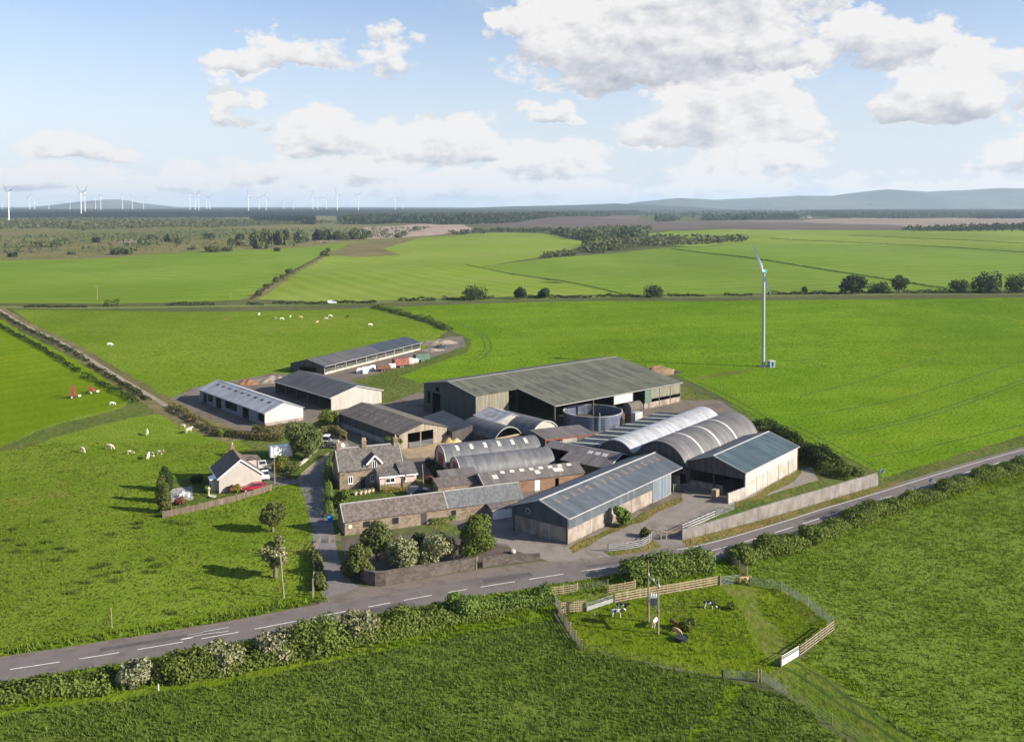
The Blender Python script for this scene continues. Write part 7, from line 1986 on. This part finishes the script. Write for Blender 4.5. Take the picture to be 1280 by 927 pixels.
# farm tractor with loader
def tractor(label, at, ang, paint, loader=True, sc=1.0, name='tractor'):
    o = thing(name, label, 'tractor', flat(G(*at)), R(ang)); o.scale = (sc, sc, sc)
    m = MB(); m.hexa([(.2, -.4, .9), (2.3, -.36, .9), (2.3, .36, .9), (.2, .4, .9)], [(.2, -.4, 1.65), (2.2, -.3, 1.45), (2.2, .3, 1.45), (.2, .4, 1.65)]); m.build('bonnet', M[paint], o)
    m = MB(); m.box(-1.2, .2, -.7, .7, .95, 1.6); m.box(-1.1, 2.2, -.25, .25, .55, .9); m.build('body', M['dark_steel'], o)
    m = MB(); m.hexa([(-1.15, -.75, 1.6), (.18, -.75, 1.6), (.18, .75, 1.6), (-1.15, .75, 1.6)], [(-1.0, -.65, 2.6), (0, -.65, 2.6), (0, .65, 2.6), (-1.0, .65, 2.6)]); m.build('cab', M['glass'], o)
    m = MB(); m.hexa([(-1.15, -.78, 2.61), (.15, -.78, 2.61), (.15, .78, 2.61), (-1.15, .78, 2.61)], [(-1.05, -.7, 2.8), (.05, -.7, 2.8), (.05, .7, 2.8), (-1.05, .7, 2.8)]); m.build('roof', M['white_car'], o)
    for s in (-1, 1):
        wheel(o, -.6, s * .95, .8, .45, 'trim'); wheel(o, 1.7, s * .8, .5, .32, 'trim')
        m = MB(); m.hexa([(-1.4, s * .95 - .25, 1.62), (.2, s * .95 - .25, 1.62), (.2, s * .95 + .25, 1.62), (-1.4, s * .95 + .25, 1.62)], [(-1.2, s * .95 - .25, 1.75), (0, s * .95 - .25, 1.75), (0, s * .95 + .25, 1.75), (-1.2, s * .95 + .25, 1.75)]); m.build('mudguard', M[paint], o)
    m = MB(); m.tube((1.2, .28, 1.5), (1.2, .28, 2.5), .05, n=8); m.build('exhaust', M['dark_steel'], o)
    if loader:
        m = MB()
        for s in (-1, 1): m.beam((.3, s * .5, 1.7), (2.0, s * .5, 1.6), .1, .16); m.beam((2.0, s * .5, 1.6), (3.0, s * .5, .7), .1, .16)
        m.build('loader_arm', M[paint], o)
        m = MB(); m.hexa([(2.9, -1.0, .3), (3.6, -1.0, .25), (3.6, 1.0, .25), (2.9, 1.0, .3)], [(2.85, -1.0, 1.0), (3.0, -1.0, .95), (3.0, 1.0, .95), (2.85, 1.0, 1.0)]); m.build('bucket', M['trim'], o)
    return o
tractor('pale grey tractor with front loader parked behind the farmhouse', (411, 559), -8, 'tractor_grey')
# folded red hay machines in the left field
def tedder(label, at, ang, up):
    o = thing('hay_machine', label, 'farm machine', flat(G(*at)), R(ang))
    m = MB(); m.beam((-1.6, 0, .7), (1.8, 0, .7), .16, .18); m.beam((0, -1.5, .75), (0, 1.5, .75), .14, .16); m.build('frame', M['red_machine'], o)
    for s in (-1, 1):
        wheel(o, -.3, s * 1.2, .38, .3, 'white_paint')
        c = Vector((-.2, s * 1.25, 1.1)); top = Vector((-.2, s * .95, 3.3 if up else 1.7))
        m = MB(); m.beam(c, top, .14, .16)
        for k in range(7):
            q = c.lerp(top, .15 + .13 * k); m.beam(q + Vector((-.75, 0, .1)), q + Vector((.75, 0, -.1)), .06, .07); m.beam(q + Vector((-.5, s * .3, .2)), q + Vector((.5, s * .3, -.2)), .05, .05)
        m.build('folded_arm', M['red_machine'], o)
        m = MB(); m.box(-.8, .4, s * 1.2 - .35, s * 1.2 + .35, 1.0, 1.12); m.build('guard', M['red_machine'], o)
    m = MB(); m.box(1.2, 1.9, -.3, .3, .3, .75); m.build('hitch', M['white_paint'], o)
    return o
tedder('red hay machine with two arms folded upright in the left field', (92, 497), 20, True)
tedder('lower red hay machine right of the upright one in the left field', (115, 491.5), 30, False)
# small yard things
o = thing('blue_tub', 'bright blue plastic tub standing on the drive', 'tub', flat(G(413, 652)))
m = MB(); m.lathe([(.01, 0), (.4, 0), (.52, .8), (.48, .8), (.38, .08), (.01, .08)], 18); m.build('body', M['blue_plastic'], o, 40); m = MB(); m.lathe([(.5, .76), (.57, .76), (.57, .84), (.5, .84), (.5, .76)], 18); m.build('rim', M['blue_plastic'], o)
for k, x in enumerate((444, 450.3, 456, 460.6, 465.5)):
    o = thing('flower_pot', '%s round pale pot from the left on the farmhouse front wall' % ORD[k], 'pot', flat(G(x, 618.5 - k * .9)), 0, 'pots along the farmhouse front')
    m = MB(); m.lathe([(.01, 0), (.25, 0), (.42, .35), (.4, .62), (.34, .62), (.01, .5)], 14); m.build('pot', M['terracotta'], o, 50)
    cm = crown_mesh('round', .5, .6, 60, .16, M['leaf_bloom_heavy'], 300 + k); c = link('plant', cm, o); c.location = (0, 0, .5)
o = thing('stone_ornament', 'pale stone garden ornament by the cottage lawn', 'ornament', flat(G(261, 620))); m = MB(); m.lathe([(.35, 0), (.3, .15), (.14, .3), (.12, 1.2), (.3, 1.35), (.32, 1.5), (.1, 1.7), (.01, 1.9)], 14); m.build('pedestal', M['terracotta'], o, 50)
m = MB(); m.lathe([(.55, 0), (.7, .25), (.65, .3), (.01, .2)], 14, (.9, -.6)); m.build('bowl', M['conc_pale'], o, 50)
o = thing('garden_table', 'small white table and seats on the paved patio', 'table', flat(G(230, 621))); m = MB(); m.lathe([(.5, .7), (.5, .74), (.01, .74)], 14); m.build('top', M['white_paint'], o); m = MB(); m.tube((0, 0, 0), (0, 0, .7), .05, n=8); m.build('leg', M['white_paint'], o)
for a in (0, 2.1, 4.2):
    m = MB(); x, y = .85 * math.cos(a), .85 * math.sin(a); m.box(x - .2, x + .2, y - .2, y + .2, .4, .45); m.box(x - .2, x + .2, y + .17, y + .2, .45, .85); m.box(x - .15, x + .15, y - .15, y + .15, 0, .4); m.build('seat', M['white_paint'], o)
o = thing('wooden_crate', 'brown wooden box standing in the mouth of the teal roofed shed', 'crate', flat(G(894, 622)), R(50)); m = MB(); m.box(-.6, .6, -.5, .5, .12, 1.6); m.build('box', M['timber_warm'], o); m = MB(); [m.box(x - .08, x + .08, -.5, .5, 0, .118) for x in (-.45, 0, .45)]; m.build('skid', M['timber'], o)
o = thing('round_trough', 'round black water trough at the feet of the drinking calf', 'trough', flat(G(852, 800)))
m = MB(); m.lathe([(.75, 0), (.87, .5), (.8, .5), (.7, .06), (.01, .06)], 28); m.build('tub', M['rubber'], o, 40); m = MB(); m.lathe([(.79, .42), (.01, .42)], 28); m.build('water', M['water'], o)

# ------------------------------------------------------------------ cattle
def animal_mesh(pose, name):
    V = [(0, 0, 1.02)]; E_ = []; Rr = [(.36, .37)]
    def chain(start, pts, rad):
        i = start
        for p, r in zip(pts, rad):
            V.append(p); Rr.append(r if isinstance(r, tuple) else (r, r)); E_.append((i, len(V) - 1)); i = len(V) - 1
        return i
    rear = chain(0, [(-.42, 0, 1.06), (-.72, 0, 1.12), (-.88, 0, 1.15)], [(.32, .36), (.27, .30), (.14, .16)])
    chain(rear, [(-.97, 0, 1.05), (-.99, 0, .7), (-.98, 0, .42)], [.05, .028, .05])
    fr = chain(0, [(.38, 0, 1.04), (.68, 0, 1.1)], [(.33, .38), (.25, .33)])
    if pose == 'graze': hd = chain(fr, [(.95, 0, .98), (1.18, 0, .68), (1.3, 0, .42), (1.42, 0, .22), (1.48, 0, .12)], [(.17, .22), (.12, .16), (.12, .14), (.085, .09), (.075, .07)]); ear = (1.24, .5)
    else: hd = chain(fr, [(.95, 0, 1.25), (1.12, 0, 1.42), (1.3, 0, 1.42), (1.5, 0, 1.32), (1.6, 0, 1.28)], [(.17, .22), (.13, .16), (.12, .14), (.085, .09), (.075, .07)]); ear = (1.2, 1.5)
    e0 = hd - 2
    for s in (-1, 1): chain(e0, [(ear[0], s * .2, ear[1])], [(.045, .03)])
    hip = rear - 1; sh = fr
    for s in (-1, 1):
        j = s * .03
        chain(hip, [(-.66, s * .2, .82), (-.56 + j, s * .21, .62), (-.74 + j, s * .2, .42), (-.68 + j, s * .2, .1), (-.62 + j, s * .2, .03)], [(.16, .12), (.11, .08), .065, .05, .06])
        chain(sh, [(.62, s * .19, .78), (.58 - j, s * .19, .5), (.6 - j, s * .19, .1), (.64 - j, s * .19, .03)], [(.13, .1), .07, .05, .058])
    me = bpy.data.meshes.new(name); me.from_pydata(V, E_, [])
    o = bpy.data.objects.new(name, me); COL.objects.link(o)
    o.modifiers.new('skin', 'SKIN'); sv = me.skin_vertices[0].data
    for k, r in enumerate(Rr): sv[k].radius = r
    sv[0].use_root = True
    sd = o.modifiers.new('sub', 'SUBSURF'); sd.levels = sd.render_levels = 1
    dg = bpy.context.evaluated_depsgraph_get(); dg.update()
    out = bpy.data.meshes.new_from_object(o.evaluated_get(dg), depsgraph=dg)
    bpy.data.objects.remove(o)
    out.name = name
    out.polygons.foreach_set('use_smooth', [True] * len(out.polygons))
    return out
def coat(name, a, b=None, thr=.5, off=0.0):
    m, t = base_mat(name, .8, .15)
    if b:
        n = t.noise(t.mapping(t.co, (1.0, .7, 1.1), loc=(off, off * .3, 0)), 1.7, 1.5, .4)
        sx = t.new('ShaderNodeSeparateXYZ'); t.link(t.co, sx.inputs[0])
        n = t.math('ADD', n, t.math('MULTIPLY', t.step(sx.outputs[2], .75, .45), -.35))
        t.link(t.mix(t.step(n, thr - .015, thr + .015), a, b), t.b.inputs['Base Color'])
    else:
        n = t.noise(t.co, 5, 4); t.link(t.mix(n, tuple(x * .85 for x in a), tuple(min(1, x * 1.1) for x in a)), t.b.inputs['Base Color'])
    return m
COATS = {'cream': coat('cream_coat', (.62, .52, .38)), 'white': coat('white_coat', (.72, .68, .6)), 'tan': coat('tan_coat', (.5, .32, .18)), 'brown': coat('brown_coat', (.17, .075, .035)), 'brownwhite': coat('brown_and_white_coat', (.66, .6, .5), (.2, .09, .045), .5, 3.1),
         'blackwhite': coat('black_and_white_coat', (.7, .67, .6), (.018, .017, .016), .42, 1.3), 'whiteblack': coat('white_and_brown_black_coat', (.72, .69, .62), (.05, .03, .02), .58, 5.2), 'black': coat('black_coat', (.02, .018, .017), None)}
AN = {}
def cow(label, at, ang, ct, pose='stand', sc=1.0, group=None, name='cow', cat='cow'):
    key = (pose, ct)
    if key not in AN:
        base = AN.setdefault(pose, None) or animal_mesh(pose, 'cow')
        AN[pose] = base
        me = base.copy(); me.materials.clear(); me.materials.append(COATS[ct]); AN[key] = me
    o = link(name, AN[key]); o.location = flat(G(*at)) if not isinstance(at, Vector) else at
    o.rotation_euler = (0, 0, R(ang)); o.scale = (sc, sc, sc)
    return tag(o, label, cat, group)
CP_ = 'calves in the paddock'
cow('white calf with dark patches facing right below the board fence', (771, 770.5), -8, 'whiteblack', 'stand', .76, CP_, 'calf', 'calf')
cow('black and white calf behind the white one below the board fence', (777.5, 763), -12, 'blackwhite', 'stand', .76, CP_, 'calf', 'calf')
cow('black calf with pale legs standing alone in mid paddock', (886, 760), -6, 'blackwhite', 'graze', .76, CP_, 'calf', 'calf')
cow('brown and white calf standing between the twin poles', (819, 783), 60, 'brownwhite', 'graze', .85, CP_, 'calf', 'calf')
cow('dark calf grazing behind the round trough', (842, 784), -60, 'brown', 'graze', .74, CP_, 'calf', 'calf')
cow('pinkish brown calf drinking at the round trough', (846, 793.5), -50, 'tan', 'graze', .68, CP_, 'calf', 'calf')
cow('tan cow standing at the paddock gate', (929, 729.5), -2, 'tan', 'stand', .78, CP_, 'cow', 'cow')
CL = 'cattle in the grazing field'
for x, y, a, ct, ps, s_, lab in [(102.5, 565, -35, 'cream', 'graze', 1.1, 'leftmost cream cow grazing in the cottage field'), (136.8, 561.5, -12, 'cream', 'graze', 1.15, 'large cream cow grazing right of the leftmost one'), (184, 543.5, 110, 'white', 'stand', 1.05, 'white cow seen end on in the middle of the cottage field'), (235.8, 541, 60, 'cream', 'stand', 1.15, 'cream cow nearest the track bank'),
        (228.5, 535, 170, 'cream', 'graze', .9, 'pale cow behind the one nearest the track bank'), (162.7, 567.5, 15, 'brownwhite', 'graze', .8, 'small brown and white calf alone in the cottage field'), (185.2, 573.5, 100, 'white', 'stand', 1.1, 'white cow nearest the cottage, seen end on'), (190.7, 570, -50, 'whiteblack', 'graze', .8, 'small white calf beside the end on white cow'),
        (199.8, 568, -5, 'brownwhite', 'stand', .85, 'brown and white calf right of the white group'), (238, 528, 20, 'brown', 'graze', 1.0, 'red brown cow in the shade of the track bank'), (140, 506.5, 10, 'white', 'graze', .9, 'white animal grazing alone right of the red hay machines')]:
    cow(lab, (x, y), a, ct, ps, s_ * .78, CL)
CU = 'cattle in the upper pasture'
for x, y, a, ct, ps, lab in [(323.5, 394.5, 80, 'white', 'stand', 'white cow standing leftmost in the upper pasture'), (343.5, 399.5, 170, 'tan', 'graze', 'tan cow grazing left of the white pair in the upper pasture'), (352, 400, 10, 'white', 'graze', 'white cow touching the tan one in the upper pasture'), (362.8, 397.5, 85, 'cream', 'stand', 'cream cow seen end on in the upper pasture'),
        (375.5, 398, 20, 'tan', 'graze', 'tan cow right of the end on cream cow'), (396.4, 404.5, 70, 'tan', 'stand', 'tan cow lowest of the upper pasture group'), (407, 399.8, 5, 'cream', 'graze', 'cream cow near the right end of the upper pasture group'), (412.5, 396.5, 0, 'white', 'graze', 'white cow at the right end of the upper pasture group'),
        (434.5, 397.5, 60, 'black', 'stand', 'black cow alone in the upper pasture'), (462.5, 407.5, 20, 'white', 'graze', 'white cow farthest right in the upper pasture'), (137, 432.5, 30, 'white', 'graze', 'tiny white animal alone in the middle of the upper pasture')]:
    cow(lab, (x, y), a, ct, ps, .9, CU)
q = CATTLE_SHED.root; ca, sa = math.cos(q.rotation_euler.z), math.sin(q.rotation_euler.z)
for k, (u, v, ct) in enumerate([(5, 1.6, 'tan'), (10, 1.7, 'brownwhite'), (19, 1.5, 'brown'), (26, 1.7, 'tan'), (30, 1.5, 'white'), (34, 1.8, 'cream'), (37, 1.5, 'tan'), (41, 1.6, 'white'), (45, 1.7, 'brown')]):
    cow('%s cow from the near end feeding under the long open cattle shed' % ORD[k], Vector((q.location.x + u * ca - v * sa, q.location.y + u * sa + v * ca, 0)), math.degrees(q.rotation_euler.z) - 90 + (k * 13) % 20 - 10, ct, 'stand', .95, 'cattle under the open shed')
